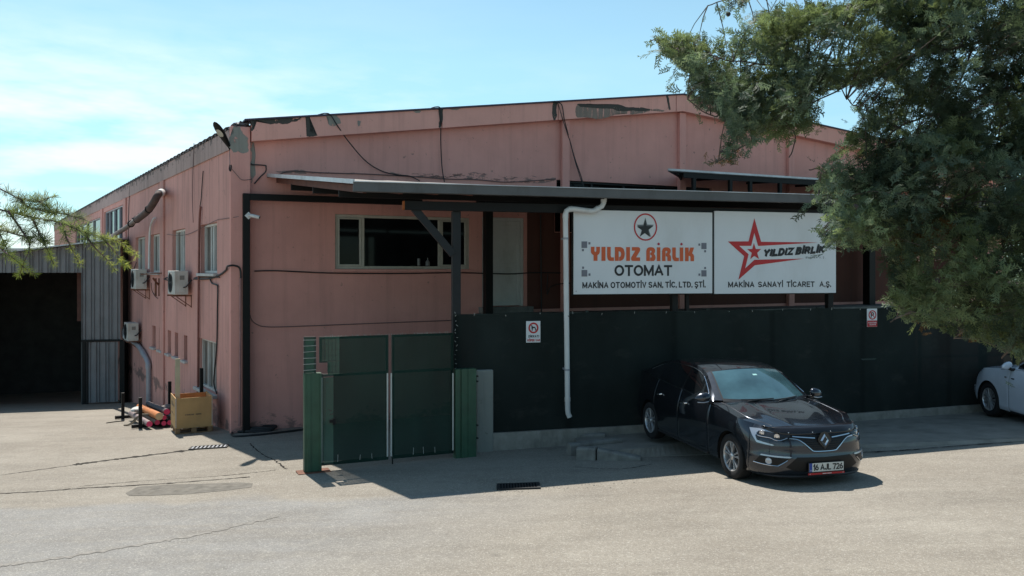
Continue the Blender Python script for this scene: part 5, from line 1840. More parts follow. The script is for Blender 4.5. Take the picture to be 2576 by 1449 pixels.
CH = (1076 - 999.5) / FPX * c0.y
crate = thing('plywood_crate', 'open topped plywood crate with stapled edges, standing on a pallet', 'crate', (c0.x, c0.y, c0.z + .122), ang)
M_PLY = plain('plywood', (0.44, 0.26, 0.105), .75, 0, .12, 2.5, dirt=(.33, .19, .08))
M_PLYIN = plain('plywood_inside', (0.46, 0.19, 0.06), .75, 0, .2, 3)
e = .018
mb = MB(); mb.box(e + .001, CW - e - .001, 0.0, e, 0, CH); mb.build('front_panel', M_PLY, crate, bevel=.003)
mb = MB(); mb.box(e + .001, CW - e - .001, CD - e, CD, 0, CH - .02); mb.build('back_panel', M_PLYIN, crate, bevel=.003)
mb = MB(); mb.prism([(0, 0), (0, CH + .02), (0.0, CH + .02), (CD * 0, 0)], 0, .1) if False else None
for x in (0.0, CW - e):
    mb = MB(); mb.box(x, x + e, -.002, CD + .002, 0, CH + .005); mb.build('end_panel', M_PLY, crate, bevel=.003)
mb = MB(); mb.box(e + .002, CW - e - .002, e + .001, CD - e - .001, 0.001, .02); mb.build('bottom', M_PLYIN, crate)
mb = MB()
for x in (0.012, CW - .012):
    for i in range(26):
        z = .03 + i * (CH - .05) / 25
        mb.box(x - .012, x + .012, -.0045, -.0025, z, z + .012)
mb.build('edge_staples', M_ZINC, crate)
mb = MB()
xs_ = [.26, .30, .34, .38, .42, .455, .54, .56, .58, .61, .63, .65]
for i, x in enumerate(xs_):
    f = x * CW
    mb.box(f, f + .022 + .006 * (i % 3), -.0022, -.0005, CH * .42, CH * .42 + .028)
mb.build('stencil_marks', plain('stencil_grey', (.20, .13, .07), .8), crate)
mb = MB()
for x0, x1, a, b in ((.15, .45, .66, .80), (.48, .80, .68, .76), (.2, .5, .40, .46), (.65, .75, .39, .46)):
    mb.box(-.0022, -.0005, CD * (1 - x1), CD * (1 - x0), CH * a, CH * b)
mb.build('stencil_marks', bpy.data.materials['stencil_grey'], crate)
# tall board standing in the crate
mb = MB()
Mx = Matrix.Translation((c0.x, c0.y, c0.z + .145)) @ Matrix.Rotation(ang, 4, 'Z')
hb = (1076 - 926) / FPX * c0.y - .0
mb.box(.03, .13, CD * .3, CD * .3 + .035, 0, hb + .18, Mx)
tag(mb.build('board', plain('pale_board', (.46, .40, .27), .7, 0, .1, 3), bevel=.003), 'tall pale board standing upright in the plywood crate', 'board')

# steel bar rack: cross feet with uprights
ra, rb = gp(309, 1055), gp(353, 1078)
dr = Vector((ra.x - rb.x, ra.y - rb.y, 0)); LR = dr.length; dr.normalize()
lat = Vector((dr.y, -dr.x, 0))
if lat.x < 0: lat = -lat
rack = thing('bar_rack', 'black steel rack of uprights and feet holding round bars in the yard', 'rack', rb)
uph = [(0.0, 0.0, (1078 - 1000) / FPX * rb.y), (LR, 0.0, (1055 - 988) / FPX * ra.y), (LR * .42, 0.86, 1.0), (-.05, 0.80, 1.42), (-.25, 1.32, 1.35)]
for k, (a, b, h) in enumerate(uph):
    p = rb + dr * a + lat * b
    z = ground_z(p.x, p.y)
    mb = MB(); mb.beam(Vector((p.x, p.y, z)), Vector((p.x, p.y, z + h)), .075, .075, dr)
    part(mb, 'upright', M_BLACKSTEEL, rack, bevel=.004)
for a in (0.0, LR):
    p = rb + dr * (a + .06) - lat * .18; q = rb + dr * (a + .06) + lat * .95
    mb = MB(); mb.beam(Vector((p.x, p.y, ground_z(p.x, p.y) + .06)), Vector((q.x, q.y, ground_z(q.x, q.y) + .06)), .08, .08)
    part(mb, 'foot', M_BLACKSTEEL, rack, bevel=.004)
def bar(dx, dz, r, L, ext, mat, endmat, label):
    p = rb + lat * (dx + .13) - dr * ext
    q = p + dr * L
    P = Vector((p.x, p.y, ground_z(rb.x, rb.y) + .12 + r + dz - .03)); Q = Vector((q.x, q.y, ground_z(q.x, q.y) + .11 + r + dz))
    o = thing('steel_bar', label, 'bar', P, 0, 'round steel bars lying on the rack')
    d = (Q - P)
    mb = MB(); mb.tube([Vector((0, 0, 0)), d], r, 18, caps=False); mb.build('shaft', mat, o, smooth=True)
    u = d.normalized()
    for s, c in ((-1, Vector((0, 0, 0))), (1, d)):
        a = u.orthogonal().normalized(); b = u.cross(a)
        mb = MB(); mb.add([c + (a * math.cos(t) + b * math.sin(t)) * r for t in [2 * PI * i / 18 for i in range(18)]], [tuple(range(18))])
        mb.build('painted_end', endmat, o)
    return o
M_BARGREY = plain('bar_grey_mauve', (.25, .19, .19), .5, .2, .25, 4)
M_BARBRN = plain('bar_brown', (.20, .14, .10), .6, .3, .3, 5)
M_BARDK = plain('bar_dark', (.07, .05, .055), .6, .2, .3, 4)
M_BARORG = plain('bar_orange', (.42, .135, .03), .75, 0, .25, 6)
M_ENDPINK = plain('pink_end_paint', (.62, .04, .13), .6, 0, .12, 8)
M_ENDCREAM = plain('sawn_end', (.46, .34, .20), .7, 0, .1, 8)
bar(0.0, 0.0, .068, 2.7, .42, M_BARGREY, M_ENDPINK, 'mauve grey steel bar with pink end, leftmost of the lower layer')
bar(.20, .0, .058, 2.7, .25, M_BARBRN, M_ENDPINK, 'brown steel bar with pink end, second from the left of the lower layer')
bar(.33, -.02, .055, 2.5, .32, M_BARDK, M_ENDPINK, 'dark bar with pink end, third in the lower layer near the crate')
bar(.35, .10, .055, 2.6, .25, M_BARGREY, M_ENDPINK, 'thin mauve bar with pink end resting between the lower bars')
bar(.46, -.02, .055, 2.5, .3, M_BARDK, M_ENDPINK, 'dark bar with pink end, rightmost of the lower layer')
bar(.22, .13, .086, 2.75, .38, M_BARORG, M_ENDCREAM, 'thick orange rusted bar lying on top of the stack')
bar(.42, .21, .07, 2.5, .2, M_BARDK, M_ENDPINK, 'dark bar lying beside the orange one on top of the stack')
bar(.62, .02, .06, 2.4, .1, M_BARGREY, M_ENDPINK, 'grey bar lying half hidden behind the crate')
def rag(c, s, label, mat, seed):
    mb = MB(); mb.ball((0, 0, 0), 1, 14, 9, s)
    for i, v in enumerate(mb.v):
        q = Vector(v); k = 1 + .35 * mnoise.noise(q * 9 + Vector((seed, 0, 0)))
        mb.v[i] = tuple(q * k)
    o = mb.build('rag', mat, smooth=True); o.location = c
    return tag(o, label, 'rag')
q = rb + dr * 1.55 + lat * .16
rag(Vector((q.x, q.y, ground_z(q.x, q.y) + .33)), (.14, .2, .06), 'white crumpled rag wrapped round the far end of the bars', plain('white_rag', (.5, .49, .47), .9), 1)
q = rb + dr * .95 + lat * .75
rag(Vector((q.x, q.y, ground_z(q.x, q.y) + .36)), (.16, .28, .08), 'grey crumpled sacking lying on the bars beside the wall', plain('grey_rag', (.20, .17, .16), .9), 5)
q = rb + dr * .75 - lat * .02
pq = lambda a, b, z: Vector(((rb + dr * a + lat * b).x, (rb + dr * a + lat * b).y, ground_z((rb + dr * a + lat * b).x, (rb + dr * a + lat * b).y) + z))
cable([pq(.9, -.2, .02), pq(.8, -.12, .03), pq(.72, -.03, .1), pq(.66, .08, .25), pq(.62, .2, .27), pq(.5, .3, .26), pq(.55, .15, .27), pq(.7, .02, .2), pq(.82, -.1, .05), pq(.95, -.22, .015)], .018, 'frayed brown rope tied round the stacked bars', plain('rope', (.19, .15, .11), .9), name='rope')
cable([gp(268, 1065) + Vector((0, 0, .01)), gp(290, 1062) + Vector((0, 0, .012)), gp(312, 1060) + Vector((0, 0, .01))], .012, 'thin iron rod lying on the yard beside the rack', M_BLACKSTEEL, name='iron_rod')

# hose and cables on the ground by the corner
def grd(x, y, h=.02):
    p = gp(x, y); return Vector((p.x, p.y, ground_z(p.x, p.y) + h))
cable([grd(604, 1072, .1), grd(595, 1082), grd(583, 1092), grd(588, 1099), grd(610, 1099), grd(660, 1095), grd(720, 1088), grd(770, 1082), grd(800, 1080)], .025, 'black hose lying along the foot of the front wall', name='hose')
for k in range(3):
    c = grd(635 + 6 * k, 1086 - k, .03 + .03 * k)
    pts = [c + Vector((.42 * math.cos(a), .16 * math.sin(a), .01 * math.sin(3 * a))) for a in [2 * PI * i / 20 for i in range(21)]]
    cable(pts, .028, ['lowest loop of the black hose coil by the corner post', 'middle loop of the black hose coil by the corner post', 'top loop of the black hose coil by the corner post'][k], smooth=2, name='hose', group='loops of the black hose coil')

# far pale building beyond the shed
fb = thing('distant_building', 'pale small building far beyond the shed on the left', 'building', (-44, 76, ground_z(-44, 60)))
M_FARWALL = plain('far_wall', (.50, .50, .50), .9, 0, .08, .5)
mb = MB(); mb.box(-4, 4, -3, 3, 0, 9.2); mb.build('wall', M_FARWALL, fb)
mb = MB(); mb.box(-4.2, 4.2, -3.2, 3.2, 9.201, 9.45); mb.build('roof', M_ZINC, fb)
for i in range(3):
    mb = MB(); mb.box(-3 + i * 2.2, -1.8 + i * 2.2, -3.03, -3.002, 6.5, 7.8); mb.build('window', M_PANE, fb)
# ------------------------------------------------------------------ cars
def cr(pts, per=12):
    """smooth curve through points (numpy rows)"""
    P = np.array(pts, float)
    out = []
    for i in range(len(P) - 1):
        p0 = P[max(i - 1, 0)]; p1 = P[i]; p2 = P[i + 1]; p3 = P[min(i + 2, len(P) - 1)]
        for j in range(per):
            t = j / per
            out.append(0.5 * (2 * p1 + (p2 - p0) * t + (2 * p0 - 5 * p1 + 4 * p2 - p3) * t * t + (3 * p1 - p0 - 3 * p2 + p3) * t ** 3))
    out.append(P[-1])
    return np.array(out)

def ip(x, table):
    """smooth interpolation in a table of (x, value)"""
    c = ip.cache.get(id(table))
    if c is None:
        T = sorted(table)
        c = cr(T, 10)
        ip.cache[id(table)] = c
        ip.keep.append(table)
    return float(np.interp(x, c[:, 0], c[:, 1]))
ip.cache = {}; ip.keep = []

class CarShape:
    OUT = [(0.905, 0), (0.898, .22), (0.868, .44), (0.79, .62), (0.655, .755), (0.47, .845), (0.25, .885), (0, .90), (-.6, .905), (-1.4, .907), (-2.2, .905),
           (-2.75, .895), (-3.1, .872), (-3.4, .815), (-3.58, .71), (-3.68, .50), (-3.72, .25), (-3.73, 0)]
    DF = [(.14, .14), (.18, .085), (.22, .04), (.28, .015), (.36, .004), (.44, .0), (.50, .012), (.56, .02), (.62, .026), (.68, .04), (.73, .062), (.78, .10), (.82, .15), (.9, .25)]
    DS = [(.14, .09), (.20, .05), (.27, .018), (.36, .012), (.45, .008), (.58, .0), (.70, .0), (.79, .012), (.86, .03), (.93, .052), (1.0, .08), (1.06, .105), (1.12, .135)]
    DR = [(.14, .12), (.22, .06), (.3, .02), (.42, .0), (.6, .012), (.75, .03), (.9, .05), (1.0, .06), (1.1, .085), (1.15, .11)]
    ZT = [(-4, 1.085), (-3.73, 1.085), (-3.4, 1.09), (-3.1, 1.085), (-2.75, 1.06), (-2.2, 1.03), (-1.4, 1.0), (-.6, .965), (-.35, .945), (0, .905), (.25, .872), (.47, .838), (.655, .808), (.79, .79), (.868, .778), (.905, .772), (1.2, .77)]
    ZC = [(-4, 1.10), (-3.7, 1.12), (-3.2, 1.135), (-3.0, 1.10), (-2.8, 1.06), (-1.4, 1.0), (-.75, .985), (-.55, 1.005), (-.33, 1.005), (-.1, .976), (.2, .930), (.45, .884), (.65, .838), (.8, .797), (.9, .774), (1.2, .77)]
    RAIL = [(-.60, .775, .985), (-.8, .728, 1.115), (-1.0, .675, 1.24), (-1.2, .628, 1.335), (-1.5, .598, 1.393), (-1.9, .59, 1.408), (-2.3, .595, 1.392), (-2.6, .622, 1.34), (-2.85, .665, 1.255), (-3.05, .715, 1.165), (-3.22, .755, 1.10)]
    ROOFC = [(-.9, 1.36), (-1.06, 1.398), (-1.3, 1.426), (-1.7, 1.443), (-2.1, 1.435), (-2.5, 1.392), (-2.7, 1.35)]
    WB = 2.711; WR = .316; AR = .352
    def __init__(s):
        c = cr(s.OUT, 30)
        d = np.r_[0, np.cumsum(np.hypot(*np.diff(c, axis=0).T))]
        s.S = d; s.C = c; s.L = d[-1]
        s.rail = cr([(a, b, z) for a, b, z in s.RAIL], 10)[::-1]
    def out(s, t):
        x = np.interp(t, s.S, s.C[:, 0]); y = np.interp(t, s.S, s.C[:, 1])
        e = 0.01
        dx = np.interp(t + e, s.S, s.C[:, 0]) - np.interp(t - e, s.S, s.C[:, 0])
        dy = np.interp(t + e, s.S, s.C[:, 1]) - np.interp(t - e, s.S, s.C[:, 1])
        if t < e: dx, dy = 0, 1
        if t > s.L - e: dx, dy = 0, -1
        n = math.hypot(dx, dy)
        return x, y, dy / n, -dx / n          # outward normal
    def s_of_x(s, x):
        return float(np.interp(-x, -s.C[:, 0], s.S))
    def s_of_y_front(s, y):
        m = s.C[:, 0] > 0.2
        return float(np.interp(y, s.C[m][:, 1], s.S[m]))
    def wrap(s, t, z, push=0.0):
        """point of the lower body: t along the plan outline (negative = right side), z height"""
        sg = 1 if t >= 0 else -1
        x, y, nx, ny = s.out(abs(t))
        wf = min(1, max(0, (x - 0.15) / 0.5)); wf = wf * wf * (3 - 2 * wf)
        wr = min(1, max(0, (-2.95 - x) / 0.5)); wr = wr * wr * (3 - 2 * wr)
        d = wf * ip(z, s.DF) + wr * ip(z, s.DR) + (1 - wf - wr) * ip(z, s.DS)
        d -= push
        return (x - nx * d, sg * (y - ny * d), z)
    def ztop(s, t):
        return ip(s.out(abs(t))[0], s.ZT)
    def top_edge(s, t):
        return s.wrap(t, s.ztop(t))
    def zbot(s, t):
        x = s.out(abs(t))[0]
        return .185 if x > .4 else (.21 if x < -3.1 else .20)
    def railp(s, x):
        return float(np.interp(x, s.rail[:, 0], s.rail[:, 1])), float(np.interp(x, s.rail[:, 0], s.rail[:, 2]))
    def belt(s, x):
        p = s.top_edge(s.s_of_x(x))
        return p[1] - .006, p[2] + .002
    def screen(s, u, v, push=0.0):
        xe = -.62 - .58 * u
        yr, zr = s.railp(xe)
        xb = -.29 - .33 * v * v; xf = -1.06 - .14 * v * v
        x = xb + (xf - xb) * u
        zc = .998 + .40 * u + .018 * math.sin(PI * u)
        z = zr + (zc - zr) * (1 - v * v)
        return (x + push * .55, v * yr, z + push * .83)
    def roof(s, u, v, push=0.0):
        xf = -1.06 - .14 * v * v; xr = -2.50 - .07 * v * v
        x = xf + (xr - xf) * u
        yr, zr = s.railp(x)
        zc = ip(x, s.ROOFC)
        return (x, v * yr, zr + (zc - zr) * (1 - abs(v) ** 2.3) + push)
    def back(s, u, v, push=0.0):
        xe = -2.57 - .62 * u
        yr, zr = s.railp(xe)
        xt = -2.50 - .07 * v * v; xb = -3.13 - .06 * v * v
        x = xt + (xb - xt) * u
        zc = 1.392 + (1.135 - 1.392) * u + .02 * math.sin(PI * u)
        return (x - push * .4, v * yr, zr + (zc - zr) * (1 - v * v) + push * .9)
    def side(s, x, f, push=0.0):
        y0, z0 = s.belt(x); y1, z1 = s.railp(x)
        b = .016 * math.sin(PI * f)
        return (x, y0 + (y1 - y0) * f + b + push, z0 + (z1 - z0) * f)

def grid_mesh(fn, us, vs, keep=None):
    mb = MB()
    for u in us:
        for v in vs:
            mb.v.append(tuple(fn(u, v)))
    n = len(vs)
    for i in range(len(us) - 1):
        for j in range(n - 1):
            if keep is None or keep((us[i] + us[i + 1]) / 2, (vs[j] + vs[j + 1]) / 2):
                a = i * n + j
                mb.f.append((a, a + n, a + n + 1, a + 1))
    return mb

def lin(a, b, n):
    return [a + (b - a) * i / n for i in range(n + 1)]

def tidy(mb):
    used = sorted(set(i for f in mb.f for i in f))
    m = {o: n for n, o in enumerate(used)}
    mb.v = [mb.v[i] for i in used]
    mb.f = [tuple(m[i] for i in f) for f in mb.f]
    return mb

def poly_patch(fn, poly, step=.03, push=0.0, mirror=False, thick=0.0):
    """polygon given in the two parameters of a surface, cut finely and laid on it"""
    bm = bmesh.new()
    vs = [bm.verts.new((a, b, 0)) for a, b in poly]
    bm.faces.new(vs)
    lo = [min(p[i] for p in poly) for i in (0, 1)]; hi = [max(p[i] for p in poly) for i in (0, 1)]
    for ax in (0, 1):
        n = int((hi[ax] - lo[ax]) / step)
        for i in range(1, n + 1):
            c = [0, 0, 0]; c[ax] = lo[ax] + (hi[ax] - lo[ax]) * i / (n + 1)
            no = [0, 0, 0]; no[ax] = 1
            bmesh.ops.bisect_plane(bm, geom=bm.verts[:] + bm.edges[:] + bm.faces[:], plane_co=c, plane_no=no)
    bmesh.ops.triangulate(bm, faces=bm.faces[:])
    bm.verts.index_update()
    mb = MB()
    mb.v = [tuple(fn(v.co.x, v.co.y, push)) for v in bm.verts]
    mb.f = [tuple(v.index for v in f.verts) for f in bm.faces]
    if thick:
        be = [e for e in bm.edges if e.is_boundary]
        n0 = len(mb.v)
        mp = {}
        for e in be:
            q = []
            for v in e.verts:
                if v.index not in mp:
                    mp[v.index] = len(mb.v)
                    mb.v.append(tuple(fn(v.co.x, v.co.y, push - thick)))
                q.append(v.index)
            mb.f.append((q[0], q[1], mp[q[1]], mp[q[0]]))
    bm.free()
    return mb

def line_on(fn, pts, push, r, n=6, per=5):
    P = cr([(a, b) for a, b in pts], per) if len(pts) > 2 else np.array(pts)
    mb = MB()
    mb.tube([fn(a, b, push) for a, b in P], r, n)
    return mb

def mirror_mb(mb):
    m = MB(); m.v = [(x, -y, z) for x, y, z in mb.v]; m.f = [tuple(reversed(f)) for f in mb.f]
    return m

def paint(name, col, metal=0.35, rough=0.22, coat=1.0):
    m, nt, b = nmat(name)
    f = noise(nt, coord(nt), 2.0, 5)
    c = mixc(nt, rng(nt, f, .3, .7), tuple(q * .93 for q in col), tuple(min(1, q * 1.06) for q in col))
    dust = noise(nt, coord(nt), 14, 6, .7)
    nt.links.new(c, b.inputs['Base Color'])
    b.inputs['Metallic'].default_value = metal
    nt.links.new(rng(nt, dust, .4, .8, rough, rough + .04), b.inputs['Roughness'])
    b.inputs['Coat Weight'].default_value = coat
    b.inputs['Coat Roughness'].default_value = 0.04
    return m
M_TYRE = plain('tyre_rubber', (.016, .016, .017), .85, 0, .2, 8, spec=.3)
M_ALLOY = plain('alloy', (.50, .51, .53), .32, .75, .06, 6)
M_ALLOYDK = plain('wheel_dark', (.03, .03, .032), .6, .3, .2, 6)
M_CHROME = plain('chrome', (.72, .73, .75), .14, 1.0, .04, 4)
M_TRIMBLACK = plain('gloss_black', (.010, .010, .011), .25, 0, .1, 5)
M_PLASTIC = plain('black_plastic', (.014, .014, .015), .55, 0, .2, 6)
M_LAMPDARK = plain('lamp_housing', (.03, .034, .04), .2, .3, .1, 5)
M_LAMPCLEAR = plain('lamp_clear', (.42, .45, .50), .12, .5, .05, 5)
M_SCREEN = glass_dark('windscreen_glass', (.028, .062, .075), .03, .9)
M_SIDEGLASS = glass_dark('side_glass', (.006, .007, .008), .03, .5)
M_PLATE = plain('plate_white', (.62, .61, .57), .5, 0, .04, 4)
M_PLATEBLUE = plain('plate_blue', (.01, .05, .30), .5)
M_DEFLECT = plain('smoked_acrylic', (.012, .012, .015), .2, 0, .1, 4)

def make_wheel(name, parent, loc, side, spokes=5, R=.316, rim=.212):
    """axle along y; side=+1 left, -1 right: outer face on that side"""
    w = bpy.data.objects.new(name, None); COL.objects.link(w); w.parent = parent; w.location = loc
    M = Matrix.Rotation(rad(-90 * side), 4, 'X')
    mb = MB()
    mb.lathe([(rim - .004, .096), (rim + .012, .104), (R - .05, .110), (R - .016, .100), (R - .004, .085), (R, .05), (R, -.05), (R - .004, -.085), (R - .016, -.10), (rim, -.10)], 40, M)
    mb.build('tyre', M_TYRE, w, smooth=True)
    mb = MB()
    mb.lathe([(rim, .100), (rim - .012, .100), (rim - .022, .082), (rim - .022, -.09)], 40, M)
    mb.build('rim', M_ALLOY, w, smooth=True)
    mb = MB(); mb.lathe([(rim - .021, .012), (.10, .005), (0, .005)], 32, M); mb.build('brake_disc', M_ALLOYDK, w, smooth=True)
    for k in range(spokes):
        mb = MB()
        for off in (-.16, .16):
            a = 2 * PI * k / spokes + .3
            a1, a2 = a + off * .9, a + off * 1.25
            p = [(.045, a1 - .16, .085), (.045, a1 + .16, .085), (rim - .016, a2 + .085, .092), (rim - .016, a2 - .085, .092)]
            top = [Vector((r * math.cos(t), r * math.sin(t), h)) for r, t, h in p]
            bot = [q - Vector((0, 0, .035)) for q in top]
            hi = [q.copy() for q in top]
            vs = [M @ q for q in top + bot]
            mb.add(vs, [(0, 1, 2, 3), (7, 6, 5, 4), (0, 4, 5, 1), (1, 5, 6, 2), (2, 6, 7, 3), (3, 7, 4, 0)])
        mb.build('spoke', M_ALLOY, w, bevel=.004)
    mb = MB(); mb.lathe([(0, .104), (.028, .102), (.034, .094), (.052, .090), (.055, .06)], 20, M); mb.build('hub_cap', M_ALLOY, w, smooth=True)
    return w

def make_car(name, label, loc, rz, pitch, paint_mat, dark_lamp=False, grp=None, own_front=True, wheel_spokes=5, alloy=None):
    cs = CarShape()
    car = thing(name, label, 'car', loc, 0, grp)
    car.rotation_mode = 'XYZ'
    car.rotation_euler = (0, pitch, rz)
    L = cs.L
    xs_seam = [-.62, -1.60, -2.50]
    s_bump = cs.s_of_x(.42); s_rb = cs.s_of_x(-3.16)
    ts = set(lin(0, s_bump, 34) + lin(s_bump, cs.s_of_x(-.5), 44) + lin(cs.s_of_x(-.5), cs.s_of_x(-2.25), 40) + lin(cs.s_of_x(-2.25), s_rb, 42) + lin(s_rb, L, 24))
    seams = [cs.s_of_x(x) for x in xs_seam] + [s_bump, s_rb]
    ts = [t for t in ts if all(abs(t - q) > .012 for q in seams)]
    for q in seams:
        ts += [q - .007, q, q + .007]
    ts = sorted(ts)
    nz = 34
    fz = sorted(set(lin(0, 1, nz)))
    def wfn(t, f, push=0.0):
        z0, z1 = cs.zbot(t), cs.ztop(t)
        z = z0 + (z1 - z0) * f
        if any(abs(abs(t) - q) < 1e-4 for q in seams):
            push = -.004
        x, y, z = cs.wrap(t, z, push)
        for ax in (0, -cs.WB):
            dx, dz = x - ax, z - cs.WR
            r = math.hypot(dx, dz)
            if abs(r - cs.AR) < .016 and abs(y) > .5:
                k = cs.AR / r
                x, z = ax + dx * k, cs.WR + dz * k
        return x, y, z
    def in_arch(t, f):
        x, y, _, _ = cs.out(abs(t))
        z0, z1 = cs.zbot(t), cs.ztop(t)
        z = z0 + (z1 - z0) * f
        return abs(y) > .5 and any(math.hypot(x - ax, z - cs.WR) < cs.AR for ax in (0, -cs.WB))
    def region(a, b, lo=0.0, hi=1.0):
        tt = [t for t in ts if a - 1e-6 <= t <= b + 1e-6]
        return tidy(grid_mesh(wfn, tt, fz, lambda t, f: not in_arch(t, f) and lo <= f <= hi))
    def two(mb):
        m = MB(); m.add(mb.v, mb.f); q = mirror_mb(mb); m.add(q.v, q.f)
        return m
    # body shell: fenders, quarters, sills, roof and pillars
    body = MB()
    for a, b in ((seams[3], seams[0]), (seams[2], seams[4])):
        q = two(region(a, b)); body.add(q.v, q.f)
    q = two(tidy(grid_mesh(wfn, [t for t in ts if seams[0] - 1e-6 <= t <= seams[2] + 1e-6], fz, lambda t, f: not in_arch(t, f) and f < .075))); body.add(q.v, q.f)
    def topfn(t, w, push=0.0):
        e = cs.top_edge(t)
        x, ye, ze = e
        zc = max(ze, ip(x, cs.ZC)) if x > -.8 or x < -2.9 else ze
        y = ye * w
        crease = .012 * math.exp(-((w - .55) / .07) ** 2) * min(1, max(0, (.75 - x) / .3)) if x > -.6 else 0
        gap = -.006 if abs(w - .87) < 1e-4 and x > -.6 else 0
        return (x, y, ze + (zc - ze) * (1 - w ** 2.6) + crease + gap + push)
    wsv = sorted(lin(0, .84, 16) + [.862, .87, .878, .91, .94, .97, 1.0])
    tt = [t for t in ts if t <= cs.s_of_x(-.80)]
    hood_lip = .80
    q = two(tidy(grid_mesh(topfn, tt, wsv, lambda t, w: w > .87))); body.add(q.v, q.f)
    # rear deck
    q = two(tidy(grid_mesh(topfn, [t for t in ts if t >= cs.s_of_x(-2.9)], lin(0, 1, 14)))); body.add(q.v, q.f)
    q = two(grid_mesh(cs.roof, lin(0, 1, 24), lin(0, 1, 12))); body.add(q.v, q.f)
    q = two(tidy(grid_mesh(cs.screen, lin(0, 1, 20), [.885, .92, .96, 1.0]))); body.add(q.v, q.f)
    q = two(tidy(grid_mesh(cs.back, lin(0, 1, 12), [.88, .92, .96, 1.0]))); body.add(q.v, q.f)
    sx = lin(-.62, -3.21, 80)
    q = two(grid_mesh(cs.side, sx, lin(0, 1, 8))); body.add(q.v, q.f)
    body.build('body', paint_mat, car, smooth=True)
    q = two(tidy(grid_mesh(topfn, tt, wsv, lambda t, w: w < .87)))
    q.build('hood', paint_mat, car, smooth=True)
    fb = two(region(0, seams[3])); fb.build('front_bumper', paint_mat, car, smooth=True)
    rbm = two(region(seams[4], L)); rbm.build('rear_bumper', paint_mat, car, smooth=True)
    for sgn in (1, -1):
        for a, b in ((seams[0], seams[1]), (seams[1], seams[2])):
            mb = region(a, b, .075)
            if sgn < 0: mb = mirror_mb(mb)
            dr_ = mb.build('door', paint_mat, car, smooth=True)
            th = b - .20
            mb = MB()
            P = [cs.wrap(th + d, .845 - .006 * i, p) for i, (d, p) in enumerate(((-.09, .004), (-.07, .034), (.0, .04), (.08, .034), (.10, .004)))]
            mb.tube([(x, sgn * y, z) for x, y, z in P], [.010, .013, .014, .013, .010], 8)
            mb.build('handle', M_CHROME if own_front else paint_mat, dr_, smooth=True)
        # side glass and its trim
        def dlo(x, f, push=0.0):
            p = cs.side(x, f, push); return (p[0], sgn * p[1], p[2])
        y_at = lambda x: 0
        upper = lambda x: max(.02, 1 - .055 / max(.05, (cs.railp(x)[1] - cs.belt(x)[1])))
        def lower(x): return min(.5, .02 / max(.05, (cs.railp(x)[1] - cs.belt(x)[1])))
        segs = [(-.79, -1.585), (-1.635, -2.46), (-2.50, -2.88)]
        for a, b in segs:
            P = [(x, lower(x)) for x in lin(a, b, 12)] + [(x, upper(x)) for x in lin(b, a, 12)]
            mb = poly_patch(dlo, P, .05, .004)
            mb.build('side_window', M_SIDEGLASS, car, smooth=True)
        mb = MB()
        for x in (-1.61, -2.48):
            P = [(x - .026, lower(x)), (x + .026, lower(x)), (x + .026, upper(x) + .02), (x - .026, upper(x) + .02)]
            q = poly_patch(dlo, P, .05, .003); mb.add(q.v, q.f)
        mb.build('window_pillar', M_TRIMBLACK, car, smooth=True)
        pts = [(x, upper(x) + .015) for x in lin(-.76, -2.92, 30)]
        q1 = line_on(dlo, pts, .006, .0075, per=2)
        q2 = line_on(dlo, [(x, .012) for x in lin(-.70, -2.95, 20)], .006, .0075, per=2)
        q1.add(q2.v, q2.f)
        q1.build('window_trim', M_CHROME, car, smooth=True)
        # mirror
        mr = bpy.data.objects.new('wing_mirror', None); COL.objects.link(mr); mr.parent = car
        mr.location = (-.70, sgn * .86, 1.0)
        mb = MB()
        n, m = 16, 10
        for i in range(m + 1):
            th = PI * i / m
            for j in range(n):
                ph = 2 * PI * j / n
                sy = math.cos(th); rr = math.sin(th)
                x = .085 * rr * math.cos(ph); z = (.078 if math.sin(ph) > 0 else .06) * rr * math.sin(ph) * (1 - .22 * sy)
                if x < 0: x *= .45
                mb.v.append((x + .02 - .03 * sy, sgn * (.10 + .118 * sy), z + .03 - .012 * sy))
        for i in range(m):
            for j in range(n):
                k = (j + 1) % n
                mb.f.append((i * n + j, (i + 1) * n + j, (i + 1) * n + k, i * n + k))
        mb.build('housing', paint_mat, mr, smooth=True)
        mb = MB(); mb.tube([(0, -sgn * .08, -.035), (.01, sgn * .02, -.03), (.015, sgn * .07, -.005)], [.03, .028, .03], 10); mb.build('foot', M_TRIMBLACK, mr, smooth=True)
        mb = MB(); mb.tube([(.085, sgn * .03, -.02), (.075, sgn * .1, -.032), (.045, sgn * .19, -.03)], .008, 6); mb.build('indicator', M_LAMPCLEAR, mr, smooth=True)
        # wheel arch liner and wheel
        for ax in (0.0, -cs.WB):
            mb = MB()
            na = 30
            for i in range(na + 1):
                a = rad(-18) + rad(216) * i / na
                x = ax + (cs.AR - .002) * math.cos(a); z = cs.WR + (cs.AR - .002) * math.sin(a)
                mb.v += [(x, sgn * .885, z), (x, sgn * .56, z)]
            for i in range(na):
                mb.f.append((2 * i, 2 * i + 2, 2 * i + 3, 2 * i + 1))
            mb.build('wheel_arch', M_BLACK, car, smooth=True)
            make_wheel('wheel', car, (ax, sgn * .775, cs.WR), sgn, wheel_spokes)
        mb = MB()
        P = [(t, .215) for t in lin(seams[0] + .05, seams[2] - .1, 12)]
        q = line_on(lambda t, z, p: (cs.wrap(t, z, p)[0], sgn * cs.wrap(t, z, p)[1], z), P, .004, .018, per=2)
        q.build('sill_trim', M_PLASTIC, car, smooth=True)
    # windscreen, rear screen, cowl and wipers
    q = grid_mesh(lambda u, v: cs.screen(u, v, .003), lin(.02, .985, 22), lin(-.888, .888, 24))
    q.build('windscreen', M_SCREEN, car, smooth=True)
    q = MB()
